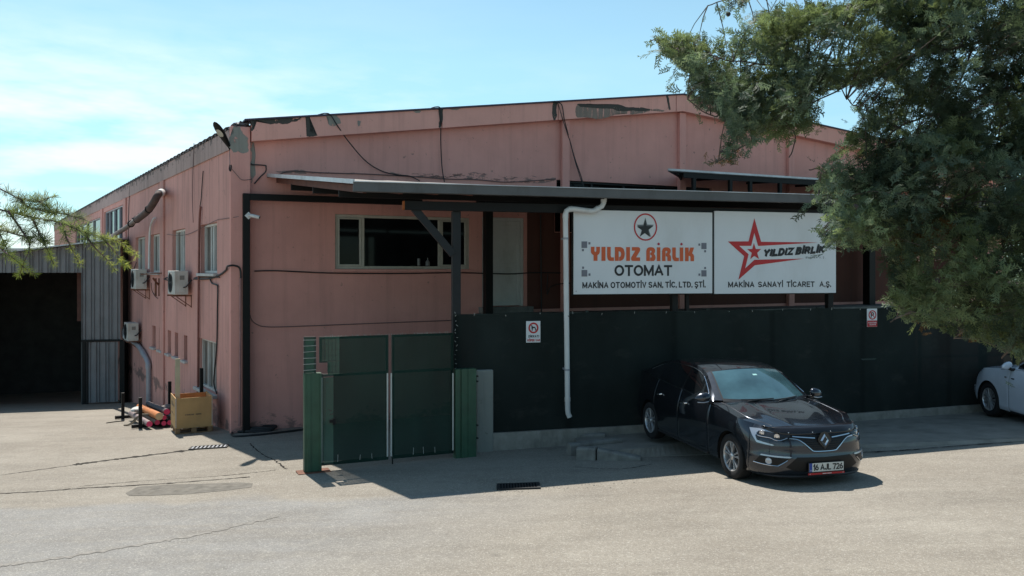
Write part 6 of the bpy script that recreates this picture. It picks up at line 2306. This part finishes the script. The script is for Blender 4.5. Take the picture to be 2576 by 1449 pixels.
    for a, b in ((.905, .882), (-.905, -.882)):
        g = grid_mesh(lambda u, v: cs.screen(u, v, .0045), lin(.015, .99, 22), sorted([a, b])); q.add(g.v, g.f)
    g = grid_mesh(lambda u, v: cs.screen(u, v, .0045), [.965, .99], lin(-.88, .88, 24)); q.add(g.v, g.f)
    g = grid_mesh(lambda u, v: cs.screen(u, v, .0045), [-.035, .055], lin(-.9, .9, 24)); q.add(g.v, g.f)
    q.build('screen_surround', M_TRIMBLACK, car, smooth=True)
    q = grid_mesh(lambda u, v: cs.back(u, v, .003), lin(.03, .97, 14), lin(-.885, .885, 20))
    q.build('rear_window', M_SIDEGLASS, car, smooth=True)
    for v0, v1 in ((-.62, .0), (-.02, .60)):
        mb = MB()
        P = [cs.screen(.02 + .035 * i / 8, v0 + (v1 - v0) * i / 8, .022) for i in range(9)]
        mb.tube(P, .009, 6)
        Q = [cs.screen(-.02, v0 + .1, .015), P[5]]
        mb.tube(Q, .011, 6)
        mb.build('wiper', M_PLASTIC, car, smooth=True)
    mb = MB()
    mb.box(-3.3, .42, -.66, .66, .19, .25)
    mb.build('underbody', M_BLACK, car)
    mb = MB()
    q = grid_mesh(topfn, [t for t in ts if t <= cs.s_of_x(-.8)], [0, 1])
    return car, cs, dict(wfn=wfn, topfn=topfn, paint=paint_mat)
def car_front(car, cs, info, plate=None, dark_lamp=False, emblem=True, deflector=True):
    W = cs.wrap
    Ws = lambda sg: (lambda a, z, p=0.0: W(sg * a, z, p))
    GRILLE = [(.50, .709), (.39, .696), (.31, .654), (.205, .567), (.156, .541), (0, .536)]
    full = [(-a, z) for a, z in GRILLE] + [(a, z) for a, z in GRILLE[-2::-1]]
    top = [(.50, .748), (.3, .744), (.11, .742), (.085, .772), (.05, .79), (-.05, .79), (-.085, .772), (-.11, .742), (-.3, .744), (-.50, .748)]
    M_GR = bpy.data.materials.get('grille_black') or plain('grille_black', (.006, .006, .0065), .5, 0, .2, 20, spec=.3)
    poly_patch(W, full + top, .03, .004).build('grille', M_GR, car, smooth=True)
    mb = MB()
    for z in (.57, .60, .63, .66, .69):
        a = .17 + (z - .57) * 1.35
        q = line_on(W, [(x, z) for x in lin(-a, a, 14)], .006, .004, 5, 2); mb.add(q.v, q.f)
    mb.build('grille_bars', M_TRIMBLACK, car, smooth=True)
    line_on(W, full, .008, .009, 6, 4).build('grille_trim', M_CHROME, car, smooth=True)
    for sg in (1, -1):
        f = Ws(sg)
        poly_patch(f, [(.455, .742), (.13, .716), (.13, .704), (.455, .730)], .04, .012, thick=.008).build('chrome_bar', M_CHROME, car)
        # headlight: dark housing, lenses, white light band along its edge
        hl = poly_patch(f, [(1.12, .797), (.98, .800), (.806, .79), (.493, .762), (.475, .742), (.525, .712), (.61, .677), (.69, .675), (.75, .70), (.926, .69), (.926, .655), (.734, .63), (.686, .622), (.726, .606), (.958, .622), (1.04, .70), (1.11, .775)], .03, .006)
        hl = hl.build('headlight', M_TRIMBLACK if dark_lamp else M_LAMPDARK, car, smooth=True)
        if not dark_lamp:
            mb = poly_patch(f, [(1.12, .795), (.98, .799), (.806, .789), (.52, .763), (.52, .755), (.80, .773), (.965, .772), (.99, .71), (.955, .655), (.735, .626), (.70, .617), (.73, .607), (.955, .624), (1.035, .702), (1.10, .772)], .03, .0085)
            mb.build('light_band', M_LAMPCLEAR, hl, smooth=True)
            mb = line_on(f, [(.98, .755), (.97, .72), (.90, .708), (.76, .703), (.69, .682), (.61, .684), (.525, .715)], .010, .0045, 5, 4)
            mb.build('chrome_edge', M_CHROME, hl, smooth=True)
            for a, z, r in ((.90, .747, .034), (.672, .728, .034)):
                c = Vector(f(a, z, .004)); q = Vector(f(a, z, .03)); n = (q - c).normalized()
                Mx = Matrix.Translation(c) @ n.to_track_quat('Z', 'Y').to_matrix().to_4x4()
                mb = MB(); mb.lathe([(0, .012), (r * .55, .011), (r * .75, .004), (r * .8, .010), (r, .010), (r * 1.03, .002)], 20, Mx)
                mb.build('lens', M_CHROME, hl, smooth=True)
        # fog lamp in its pocket
        fp = poly_patch(f, [(.89, .462), (.50, .455), (.665, .352), (.98, .362)], .03, .004).build('fog_pocket', M_GR, car, smooth=True)
        mb = line_on(f, [(.99, .362), (.82, .352), (.665, .348), (.63, .36), (.555, .41), (.53, .43)], .008, .006, 6, 4)
        mb.build('fog_trim', M_CHROME, car, smooth=True)
        mb = poly_patch(f, [(.87, .485), (.50, .48), (.475, .468), (.50, .460), (.89, .468)], .03, .012, thick=.01)
        mb.build('fog_eyebrow', M_ALLOY, car, smooth=True)
        c = Vector(f(.77, .405, .0)); n = (Vector(f(.77, .405, .02)) - c).normalized()
        Mx = Matrix.Translation(c) @ n.to_track_quat('Z', 'Y').to_matrix().to_4x4()
        mb = MB(); mb.lathe([(0, .014), (.025, .013), (.036, .009), (.042, .012), (.045, .004)], 18, Mx)
        mb.build('fog_light', M_LAMPCLEAR, car, smooth=True)
    INT = [(.40, .470), (0, .462), (-.40, .470), (-.545, .335), (-.43, .285), (0, .262), (.43, .285), (.545, .335)]
    poly_patch(W, INT, .03, .004).build('lower_intake', M_GR, car, smooth=True)
    q = MB()
    q.tube([W(x, .205, .010) for x in lin(-.86, .86, 30)], [.004 + .015 * min(1, (1 - abs(x) / .86) * 3) for x in lin(-.86, .86, 30)], 6)
    q.build('front_lip', M_PLASTIC, car, smooth=True)
    if emblem:
        c = Vector(W(0.0, .678, 0.02))
        em = MB()
        o = [(0, .088), (.066, .0), (0, -.088), (-.066, 0)]
        i_ = [(0.004, .046), (.034, .0), (-.004, -.046), (-.034, 0)]
        v = []
        for (y, z), h in [(p, .008) for p in o] + [(p, .026) for p in [(y * .72, z * .72) for y, z in o]] + [(p, .006) for p in i_]:
            v.append((c.x + h - z * .10, y, c.z + z))
        f = []
        for k in range(2):
            for j in range(4):
                f.append((k * 4 + j, k * 4 + (j + 1) % 4, k * 4 + 4 + (j + 1) % 4, k * 4 + 4 + j))
        em.add(v, f)
        em.build('emblem', M_CHROME, car)
        mb = MB()
        mb.add([(c.x + .004 - z * .10, y, c.z + z) for y, z in [(0, .115), (.05, .10), (.10, .02), (.09, -.02), (0, -.115), (-.09, -.02), (-.10, .02), (-.05, .10)]], [tuple(range(8))])
        mb.build('emblem_base', M_TRIMBLACK, car)
    if plate:
        px = W(0, .335, .035)[0]
        pl = bpy.data.objects.new('number_plate', None); COL.objects.link(pl); pl.parent = car
        pl.location = (px, 0, .278); pl.rotation_euler = (rad(4) * 0, 0, rad(90))
        # local x runs to the viewer's right when facing the car, local -y faces forward
        mb = MB(); mb.box(-.27, .27, 0.0, .012, -.012, .122); mb.build('plate_frame', M_PLASTIC, pl, bevel=.003)
        mb = MB(); mb.box(-.26, .26, -.003, -.0005, .004, .116); mb.build('plate_sheet', M_PLATE, pl)
        mb = MB(); mb.box(-.26, -.218, -.0045, -.0032, .004, .116); mb.build('country_band', M_PLATEBLUE, pl)
        letters(plate, (-.205, .25, .02, .102), M_INK, 'lettering', pl, y=-.0045, weight=.20, gap=.26, space=.36)
        letters('TR', (-.25, -.228, .012, .03), M_PLATE, 'lettering', pl, y=-.0055, weight=.16)
        mb = MB(); mb.box(-.275, .275, -.004, .002, -.036, -.0125); mb.build('dealer_strip', M_RED, pl)
        mb = MB()
        for x0, x1 in ((-.255, -.245), (-.06, .0), (.01, .075), (.245, .255)):
            mb.box(x0, x1, -.0055, -.0042, -.029, -.020)
        mb.build('strip_marks', M_PLATE, pl)
    if deflector:
        def topz(x, y):
            t = cs.s_of_x(x); p = info['topfn'](t, min(1, abs(y) / cs.top_edge(t)[1]))
            return p[2]
        rows = []
        A = lin(-.97, .97, 40)
        for a in A:
            e = 1 - .35 * max(0, (abs(a) - .75) / .22)
            p0 = W(a, .752, .006); zt = cs.ztop(a)
            p1 = W(a, zt - .004, .014)
            y = p1[1] * .985
            x = .745 - .30 * y * y
            p2 = (x * e + p1[0] * (1 - e), y, topz(min(x * e + p1[0] * (1 - e), .9), y) + .016)
            mid = tuple((p1[k] + p2[k]) / 2 + (.008 if k == 2 else 0) for k in range(3))
            if abs(a) > .55:
                lift = (abs(a) - .55) / .42
                p0 = tuple(p0[k] * (1 - lift) + p1[k] * lift for k in range(3))
            rows.append((p0, p1, mid, p2))
        mb = MB()
        for r in rows: mb.v += list(r)
        for i in range(len(rows) - 1):
            for j in range(3):
                mb.f.append((i * 4 + j, (i + 1) * 4 + j, (i + 1) * 4 + j + 1, i * 4 + j + 1))
        df = mb.build('hood_deflector', M_DEFLECT, car, smooth=True)
        md = df.modifiers.new('thick', 'SOLIDIFY'); md.thickness = .004
        mb = MB()
        for a in (-.86, -.5, -.14, .14, .5, .86):
            c = W(a, .778, .018); mb.ball(c, .008, 8, 6)
        mb.build('studs', M_CHROME, df, smooth=True)

# ---- dark saloon
M_GRAPHITE = paint('graphite_paint', (.024, .029, .040), .8, .24)
CAR1 = (3.91, 11.93, -.02)
def car_angles(yaw):
    # nose towards the street: the car's +x axis points to (sin yaw, -cos yaw)
    return yaw - PI / 2
c1_, cs1, inf1 = make_car('parked_car', 'dark grey saloon parked nose out on the pavement in front of the fence', (CAR1[0], CAR1[1], CAR1[2]), car_angles(.262), rad(.7), M_GRAPHITE, grp='cars parked by the fence')
car_front(c1_, cs1, inf1, plate='16 AJL 726')
# things behind the windscreen: sticker and the top of the steering wheel
p = [cs1.screen(u, v, .005) for u, v in ((.78, -.02), (.78, .085), (.735, .09), (.735, -.015))]
mb = MB(); mb.add(p, [(0, 1, 2, 3)])
mb.build('toll_sticker', plain('sticker', (.35, .62, .60), .5), c1_)

# ---- white car, nose to the fence, mostly out of the picture to the right
M_WHITEPAINT = paint('white_paint', (.62, .66, .74), 0.0, .25)
wx, wy = 10.49, 16.8
yaw2 = math.atan2(-.12, 1.0)       # heading of the nose, away from the street
c2_, cs2, inf2 = make_car('parked_car', 'white car parked nose to the fence, cut off by the right edge', (wx, wy, ground_z(wx, wy) + .05), PI / 2 + .03, rad(-1.5), M_WHITEPAINT, dark_lamp=True, grp='cars parked by the fence', own_front=False, wheel_spokes=7)
c2_.scale = (1.05, 1.05, 1.07)
car_front(c2_, cs2, inf2, plate=None, dark_lamp=True, emblem=False, deflector=False)
mb = MB()
for x0 in (-.47, -.70):
    pass
for x0, w in ((-.50, .06), (-.70, .09)):
    q = poly_patch(lambda x, z, p: (lambda a: (a[0], a[1], a[2]))(cs2.wrap(cs2.s_of_x(x), z, p)), [(x0, .80), (x0 - w, .803), (x0 - w, .822), (x0, .82)], .03, .004)
    mb.add(q.v, q.f)
mb.build('side_badge', M_TRIMBLACK, c2_)
# ------------------------------------------------------------------ trees
def leaf(name, col, thru=0.45, var=.35):
    m, nt, b = nmat(name)
    f = noise(nt, coord(nt), 7.0, 4)
    c = mixc(nt, rng(nt, f, .3, .7), tuple(q * (1 - var) for q in col), tuple(q * (1 + var) for q in col))
    nt.links.new(c, b.inputs['Base Color'])
    b.inputs['Roughness'].default_value = .65
    b.inputs['Specular IOR Level'].default_value = .3
    t = nt.nodes.new('ShaderNodeBsdfTranslucent')
    g = mixc(nt, 1.0, c, (1.1, 1.15, .8), 'MULTIPLY')
    nt.links.new(g, t.inputs['Color'])
    mx = nt.nodes.new('ShaderNodeMixShader')
    mx.inputs[0].default_value = thru
    nt.links.new(b.outputs[0], mx.inputs[1]); nt.links.new(t.outputs[0], mx.inputs[2])
    nt.links.new(mx.outputs[0], nt.nodes['Material Output'].inputs['Surface'])
    return m
M_CYP = [leaf('cypress_blue_green', (.115, .160, .115)), leaf('cypress_olive', (.128, .158, .078)), leaf('cypress_dark', (.058, .080, .050)), leaf('cypress_dead', (.12, .065, .022)), leaf('cypress_pale', (.22, .275, .19)), leaf('cypress_pale_olive', (.20, .25, .135))]
M_BARK = plain('bark', (.075, .055, .045), .9, 0, .4, 9, bmp=.5)
M_TWIG = plain('grey_twig', (.085, .065, .055), .85, 0, .3, 9)

def inside(poly, x, y):
    c = False
    j = len(poly) - 1
    for i in range(len(poly)):
        xi, yi = poly[i]; xj, yj = poly[j]
        if (yi > y) != (yj > y) and x < (xj - xi) * (y - yi) / (yj - yi) + xi:
            c = not c
        j = i
    return c

def make_sprays(nvar, rs):
    """flat scale-leaf sprays: a stem with side twigs and shorter ones on those"""
    out = []
    for k in range(nvar):
        V, F = [], []
        def blade(p, d, L, w, up):
            s = np.cross(d, up); s /= (np.linalg.norm(s) + 1e-9)
            i = len(V)
            V.extend([p - s * w, p + s * w, p + d * L * .6 + s * w * .8, p + d * L, p + d * L * .6 - s * w * .8])
            F.append((i, i + 1, i + 2, i + 3, i + 4))
        up = np.array([0, 0, 1.0])
        blade(np.zeros(3), np.array([1.0, 0, 0]), 1.0, .018, up)
        n = 9
        for i in range(n):
            f = .10 + .82 * i / n
            sg = 1 if i % 2 else -1
            a = rad(38 + 14 * rs.random())
            d = np.array([math.cos(a), sg * math.sin(a), (rs.random() - .5) * .7]); d /= np.linalg.norm(d)
            L = (.42 - .26 * f) * (.75 + .5 * rs.random())
            p = np.array([f, 0, 0])
            blade(p, d, L, .030, up)
            for j in range(2):
                g = .35 + .3 * j
                s2 = 1 if j % 2 else -1
                a2 = rad(40) * s2
                d2 = np.array([d[0] * math.cos(a2) - d[1] * math.sin(a2), d[0] * math.sin(a2) + d[1] * math.cos(a2), d[2] + (rs.random() - .5) * .5])
                d2 /= np.linalg.norm(d2)
                blade(p + d * L * g, d2, L * .5, .027, up)
        out.append((np.array(V), np.array(F)))
    return out

def scatter_mesh(name, items, protos, mats, parent):
    """items: (proto index, 4x4 numpy matrix, material index)"""
    VV, FF, MM = [], [], []
    off = 0
    for k, M, mi in items:
        V, F = protos[k]
        VV.append(V @ M[:3, :3].T + M[:3, 3])
        FF.append(F + off)
        MM.append(np.full(len(F), mi))
        off += len(V)
    V = np.concatenate(VV); F = np.concatenate(FF); MI = np.concatenate(MM)
    me = bpy.data.meshes.new(name)
    nf, ns = F.shape
    me.vertices.add(len(V)); me.vertices.foreach_set('co', V.astype(np.float32).ravel())
    me.loops.add(nf * ns); me.loops.foreach_set('vertex_index', F.astype(np.int32).ravel())
    me.polygons.add(nf)
    me.polygons.foreach_set('loop_start', (np.arange(nf) * ns).astype(np.int32))
    for m in mats: me.materials.append(m)
    me.polygons.foreach_set('material_index', MI.astype(np.int32))
    me.update(calc_edges=True)
    ob = bpy.data.objects.new(name, me)
    COL.objects.link(ob)
    wparent(ob, parent)
    return ob

def basis(d, roll, scale, pos):
    d = d / np.linalg.norm(d)
    h = np.array([0, 0, 1.0]) if abs(d[2]) < .9 else np.array([1.0, 0, 0])
    a = np.cross(h, d); a /= np.linalg.norm(a)
    b = np.cross(d, a)
    c, s = math.cos(roll), math.sin(roll)
    a2, b2 = a * c + b * s, -a * s + b * c
    M = np.eye(4)
    M[:3, 0] = d * scale; M[:3, 1] = a2 * scale; M[:3, 2] = b2 * scale; M[:3, 3] = pos
    return M

rs = np.random.default_rng(5)
TX, TY = 4.75, 5.9
cyp = thing('cypress_tree', 'tall blue green cypress overhanging the street from the right edge', 'tree', (TX, TY, ground_z(TX, TY)))
boughs_px = [
    [(3050, 80, 5.9), (2700, 60, 5.9), (2450, 110, 5.8), (2250, 150, 5.7), (2050, 165, 5.6), (1900, 160, 5.6), (1780, 140, 5.55), (1690, 120, 5.5), (1635, 100, 5.5)],
    [(2450, 110, 5.8), (2300, 30, 5.9), (2100, -30, 6.0), (1900, -20, 6.0), (1780, 15, 6.0)],
    [(2250, 150, 5.7), (2080, 240, 5.6), (1960, 300, 5.5), (1880, 360, 5.45), (1800, 410, 5.4)],
    [(2050, 165, 5.6), (1900, 230, 5.6), (1800, 290, 5.55), (1730, 250, 5.5)],
    [(1960, 300, 5.5), (2000, 340, 5.5), (1985, 400, 5.45)],
    [(3050, 260, 5.8), (2700, 210, 5.8), (2500, 230, 5.7), (2380, 280, 5.6), (2260, 320, 5.5), (2180, 400, 5.4), (2100, 430, 5.4), (2035, 425, 5.4)],
    [(2260, 320, 5.5), (2180, 280, 5.5), (2130, 250, 5.5)],
    [(3050, 480, 5.7), (2700, 430, 5.6), (2500, 440, 5.5), (2330, 500, 5.4), (2270, 590, 5.3), (2170, 610, 5.3), (2060, 590, 5.3)],
    [(2330, 500, 5.4), (2180, 500, 5.35), (2060, 490, 5.3)],
    [(3050, 640, 5.6), (2700, 600, 5.5), (2500, 640, 5.4), (2370, 700, 5.3), (2280, 780, 5.2), (2240, 810, 5.2)],
    [(2500, 640, 5.4), (2450, 760, 5.3), (2400, 850, 5.2)],
    [(3050, 800, 5.5), (2750, 760, 5.4), (2600, 830, 5.3), (2520, 900, 5.2)],
    [(2700, 60, 5.9), (2560, 150, 5.8), (2520, 300, 5.6), (2500, 440, 5.5)],
    [(2450, 110, 5.8), (2400, 260, 5.6), (2390, 400, 5.5), (2370, 520, 5.4)],
    [(2500, 230, 5.7), (2340, 230, 5.6), (2310, 330, 5.5), (2300, 420, 5.4)],
]
BR = []
mb = MB()
for bi, B in enumerate(boughs_px):
    P = smooth_path([at(*q) for q in B], 7)
    BR += [np.array(p) for p in P]
    main = bi in (0, 5, 7, 9, 11)
    r0 = .017 if main else .007
    n = len(P)
    for i in range(n):
        P[i] = P[i] + Vector((0, 0, .02 * mnoise.noise(Vector((i * .4, bi, 0)))))
    mb.tube(P, [max(.004, r0 * (1 - i / n) ** 1.3) for i in range(n)], 7)
BR = np.array(BR)
part(mb, 'branches', M_TWIG, cyp, smooth=True)
mb = MB()
z0 = ground_z(TX, TY)
mb.tube([(TX, TY, z0 - .05), (TX + .03, TY, z0 + .4), (TX - .02, TY, z0 + 2), (TX + .05, TY + .05, z0 + 5), (TX, TY, z0 + 9)], [.27, .21, .18, .13, .03], 14)
part(mb, 'trunk', M_BARK, cyp, smooth=True)

REG = [
 # polygon, layers of clumps, depth, share of colours
 ([(1632, 66), (1660, 92), (1740, 88), (1800, 66), (1850, 80), (1900, 30), (2000, 10), (2100, 0), (2250, 0), (2300, 120), (2260, 200), (2180, 225), (2110, 220), (2060, 235), (2035, 290), (2075, 325), (2000, 350), (1980, 395), (1960, 400), (1945, 360), (1900, 370), (1850, 405), (1775, 415), (1810, 390), (1835, 330), (1795, 290), (1750, 280), (1720, 245), (1728, 195), (1700, 160), (1650, 135), (1665, 118), (1640, 100)], 6.0, 5.6, .30, (.5, .33, .14, .03)),
 ([(1765, -30), (1900, -30), (1880, 15), (1800, 35), (1775, 20)], 3.0, 5.9, .2, (.5, .2, .3, 0)),
 ([(2100, -60), (2640, -60), (2640, 130), (2300, 140), (2250, 100)], 6.5, 5.8, .35, (.35, .2, .42, .03)),
 ([(2170, 190), (2240, 120), (2640, 120), (2640, 420), (2480, 420), (2300, 360), (2170, 340), (2150, 260)], 4.4, 5.7, .35, (.25, .2, .55, 0)),
 ([(2150, 310), (2300, 320), (2640, 400), (2640, 905), (2560, 900), (2480, 865), (2400, 850), (2330, 815), (2275, 815), (2250, 780), (2225, 715), (2250, 690), (2210, 640), (2160, 640), (2080, 625), (2045, 595), (2100, 560), (2050, 532), (2035, 480), (2075, 460), (2045, 422), (2090, 400), (2120, 360)], 6.6, 5.35, .38, (.44, .34, .2, .02)),
 ([(2640, -200), (3250, -200), (3250, 850), (2640, 900)], 1.6, 5.7, .5, (.4, .3, .3, 0)),
 ([(1900, -420), (3250, -420), (3250, -60), (2050, -60)], 1.2, 6.0, .5, (.4, .3, .3, 0)),
]
protos = make_sprays(8, rs)
items = []
twigs = MB()
cones = []
for poly, layers, dep, thick, share in REG:
    xs_ = [p[0] for p in poly]; ys_ = [p[1] for p in poly]
    area = abs(sum(poly[i - 1][0] * poly[i][1] - poly[i][0] * poly[i - 1][1] for i in range(len(poly)))) / 2
    n = int(area / (FPX / dep) ** 2 / .034 * layers)
    done = 0
    while done < n:
        x = rs.uniform(min(xs_), max(xs_)); y = rs.uniform(min(ys_), max(ys_))
        if not inside(poly, x, y): continue
        done += 1
        # thin patches where the sky or the wall glints through
        if mnoise.noise(Vector((x * .012, y * .012, 3.1))) < -.22 and rs.random() < .75: continue
        c = np.array(at(x, y, dep + rs.normal() * thick))
        j = ((BR - c) ** 2).sum(1).argmin()
        b = BR[j]
        d0 = c - b
        dist = np.linalg.norm(d0)
        d0 = d0 / (dist + 1e-6) + np.array([-.35, -.1, -.25])
        mi = int(rs.choice(4, p=np.array(share) / sum(share)))
        nb = mnoise.noise(Vector((c[0] * 1.6, c[1] * 1.6, c[2] * 1.6)))
        if mi < 2: mi = 0 if nb + rs.normal() * .12 > 0 else 1
        if dist < .9:
            m_ = (b + c) / 2 + np.array([0, 0, .03])
            twigs.tube([Vector(b), Vector(m_), Vector(c)], [.005, .0035, .002], 4, caps=False)
        pale = rs.random()
        for k in range(int(rs.integers(36, 54))):
            o = rs.normal(size=3) * np.array([.055, .055, .05])
            d = d0 * .8 + rs.normal(size=3) * .55 + o * 5.0
            L = rs.uniform(.055, .12)
            dn = d / np.linalg.norm(d)
            q = c + o + dn * L
            ux, uy = CXP + FPX * q[0] / q[1], HZN - FPX * (q[2] - CAM_Z) / q[1]
            if not inside(poly, ux, uy) and rs.random() > .07 and ux < 2600: continue
            items.append((int(rs.integers(0, len(protos))), basis(d, rs.uniform(0, 6.3), L, c + o), (mi + 4 if mi < 2 and rs.random() < (.6 if pale < .35 else .15) else mi)))
        if rs.random() < .05 and len(cones) < 40: cones.append(c + rs.normal(size=3) * .05)
crown = scatter_mesh('crown', items, protos, M_CYP, cyp)
part(twigs, 'twigs', M_TWIG, cyp)
M_CONE = plain('cone_brown', (.05, .035, .03), .8, 0, .3, 20)
mb = MB(); mb.ball((0, 0, 0), .015, 8, 6)
for i, v in enumerate(mb.v):
    q = Vector(v); mb.v[i] = tuple(q * (1 + .2 * math.sin(i * 2.3)))
c_me = mb.build('seed_cone', M_CONE, smooth=True)
wparent(c_me, cyp); c_me.location = Vector(cones[0])
for c in cones[1:]:
    o = c_me.copy(); COL.objects.link(o); o.location = Vector(c)

# cedar branch reaching in from the left
CX_, CY_ = -5.0, 3.9
ced = thing('cedar_tree', 'cedar at the left edge, one needled branch with bright green tips in view', 'tree', (CX_, CY_, ground_z(CX_, CY_)))
M_NEED = [leaf('cedar_needles', (.17, .205, .085), .5), leaf('cedar_new_needles', (.36, .38, .10), .55), leaf('cedar_grey_needles', (.18, .19, .14), .5)]
def needle_tuft(n, spread, rs):
    V, F = [], []
    for i in range(n):
        a = rs.uniform(0, 6.283)
        t = rs.uniform(.15, 1) * spread
        d = np.array([math.cos(t), math.sin(t) * math.cos(a), math.sin(t) * math.sin(a)])
        L = rs.uniform(.7, 1.0)
        s = np.cross(d, rs.normal(size=3)); s /= np.linalg.norm(s)
        w = .017
        k = len(V)
        V += [-s * w, s * w, d * L * .7 + s * w * .8, d * L, d * L * .7 - s * w * .8]
        F.append((k, k + 1, k + 2, k + 3, k + 4))
    return np.array(V), np.array(F)
tufts = [needle_tuft(15, 1.5, rs) for _ in range(5)]
# (branch, share along it where long dark needles give way to short new ones)
LB = [
 ([(-300, 400, 4.3), (-60, 452, 4.25), (0, 475, 4.2), (50, 500, 4.2), (95, 506, 4.2), (140, 492, 4.15)], .95, 2),
 ([(-300, 430, 4.2), (-60, 500, 4.2), (0, 527, 4.15), (80, 546, 4.1), (150, 560, 4.05), (210, 583, 4.0), (255, 596, 3.98), (300, 608, 3.95), (328, 628, 3.93), (345, 642, 3.92)], .62, 0),
 ([(20, 530, 4.1), (55, 580, 4.1), (75, 620, 4.05), (60, 660, 4.0), (48, 695, 4.0)], .5, 0),
 ([(80, 546, 4.1), (100, 590, 4.1), (120, 630, 4.05), (135, 665, 4.0)], .6, 0),
 ([(150, 560, 4.05), (168, 600, 4.0), (188, 640, 4.0), (202, 668, 3.95)], .4, 0),
 ([(210, 583, 4.0), (236, 620, 3.97), (268, 652, 3.95), (290, 680, 3.92)], .3, 0),
 ([(255, 596, 3.98), (285, 628, 3.95), (305, 655, 3.93), (316, 668, 3.92)], .2, 0),
 ([(-200, 560, 4.2), (-20, 575, 4.2), (40, 590, 4.15), (90, 600, 4.1), (120, 610, 4.1)], .9, 2),
 ([(-200, 610, 4.1), (-30, 615, 4.1), (20, 640, 4.05), (60, 672, 4.0), (88, 690, 4.0)], .55, 0),
 ([(50, 500, 4.2), (70, 520, 4.2), (110, 530, 4.2), (150, 535, 4.2), (185, 545, 4.2), (215, 553, 4.2)], .95, 2),
 ([(-60, 500, 4.2), (-20, 560, 4.2), (10, 610, 4.15), (25, 650, 4.1)], .8, 0),
 ([(95, 506, 4.2), (120, 520, 4.2), (140, 545, 4.15)], .95, 0),
]
items = []
mb = MB()
for B, new, mi0 in LB:
    P = smooth_path([at(*q) for q in B], 9)
    n = len(P)
    mb.tube(P, [max(.002, .006 * (1 - i / n)) for i in range(n)], 6)
    for i in range(1, n):
        d = np.array(P[i] - P[i - 1]); L = np.linalg.norm(d)
        if P[i].x / P[i].y < -.75: continue
        f = i / n
        ln = f < new
        m = max(1, int(L / (.0105 if ln else .006)))
        for k in range(m):
            p = np.array(P[i - 1]) + d * (k + rs.random()) / m
            if ln:
                dd = rs.normal(size=3) + np.array([0, 0, .25]) + d / (L + 1e-6) * .3
                items.append((int(rs.integers(0, 5)), basis(dd, rs.uniform(0, 6.3), rs.uniform(.045, .085), p), mi0 if rs.random() < .8 else 0))
            else:
                dd = d / L * 1.2 + rs.normal(size=3) * .6
                items.append((int(rs.integers(0, 5)), basis(dd, rs.uniform(0, 6.3), rs.uniform(.022, .045), p), 1 if rs.random() < .85 else 0))
part(mb, 'branches', plain('cedar_twig', (.10, .055, .06), .8, 0, .3, 9), ced, smooth=True)
scatter_mesh('needles', items, tufts, M_NEED, ced)
mb = MB()
z0 = ground_z(CX_, CY_)
mb.tube([(CX_, CY_, z0 - .05), (CX_, CY_, z0 + .5), (CX_ + .05, CY_ + .1, z0 + 3), (CX_, CY_, z0 + 7)], [.24, .19, .15, .05], 14)
b0 = at(-300, 410, 4.25)
mb.tube([(CX_ + .04, CY_ + .1, z0 + 2.9), ((CX_ + b0.x) / 2, (CY_ + b0.y) / 2, b0.z + .1), tuple(b0)], [.06, .04, .018], 8)
part(mb, 'trunk', M_BARK, ced, smooth=True)
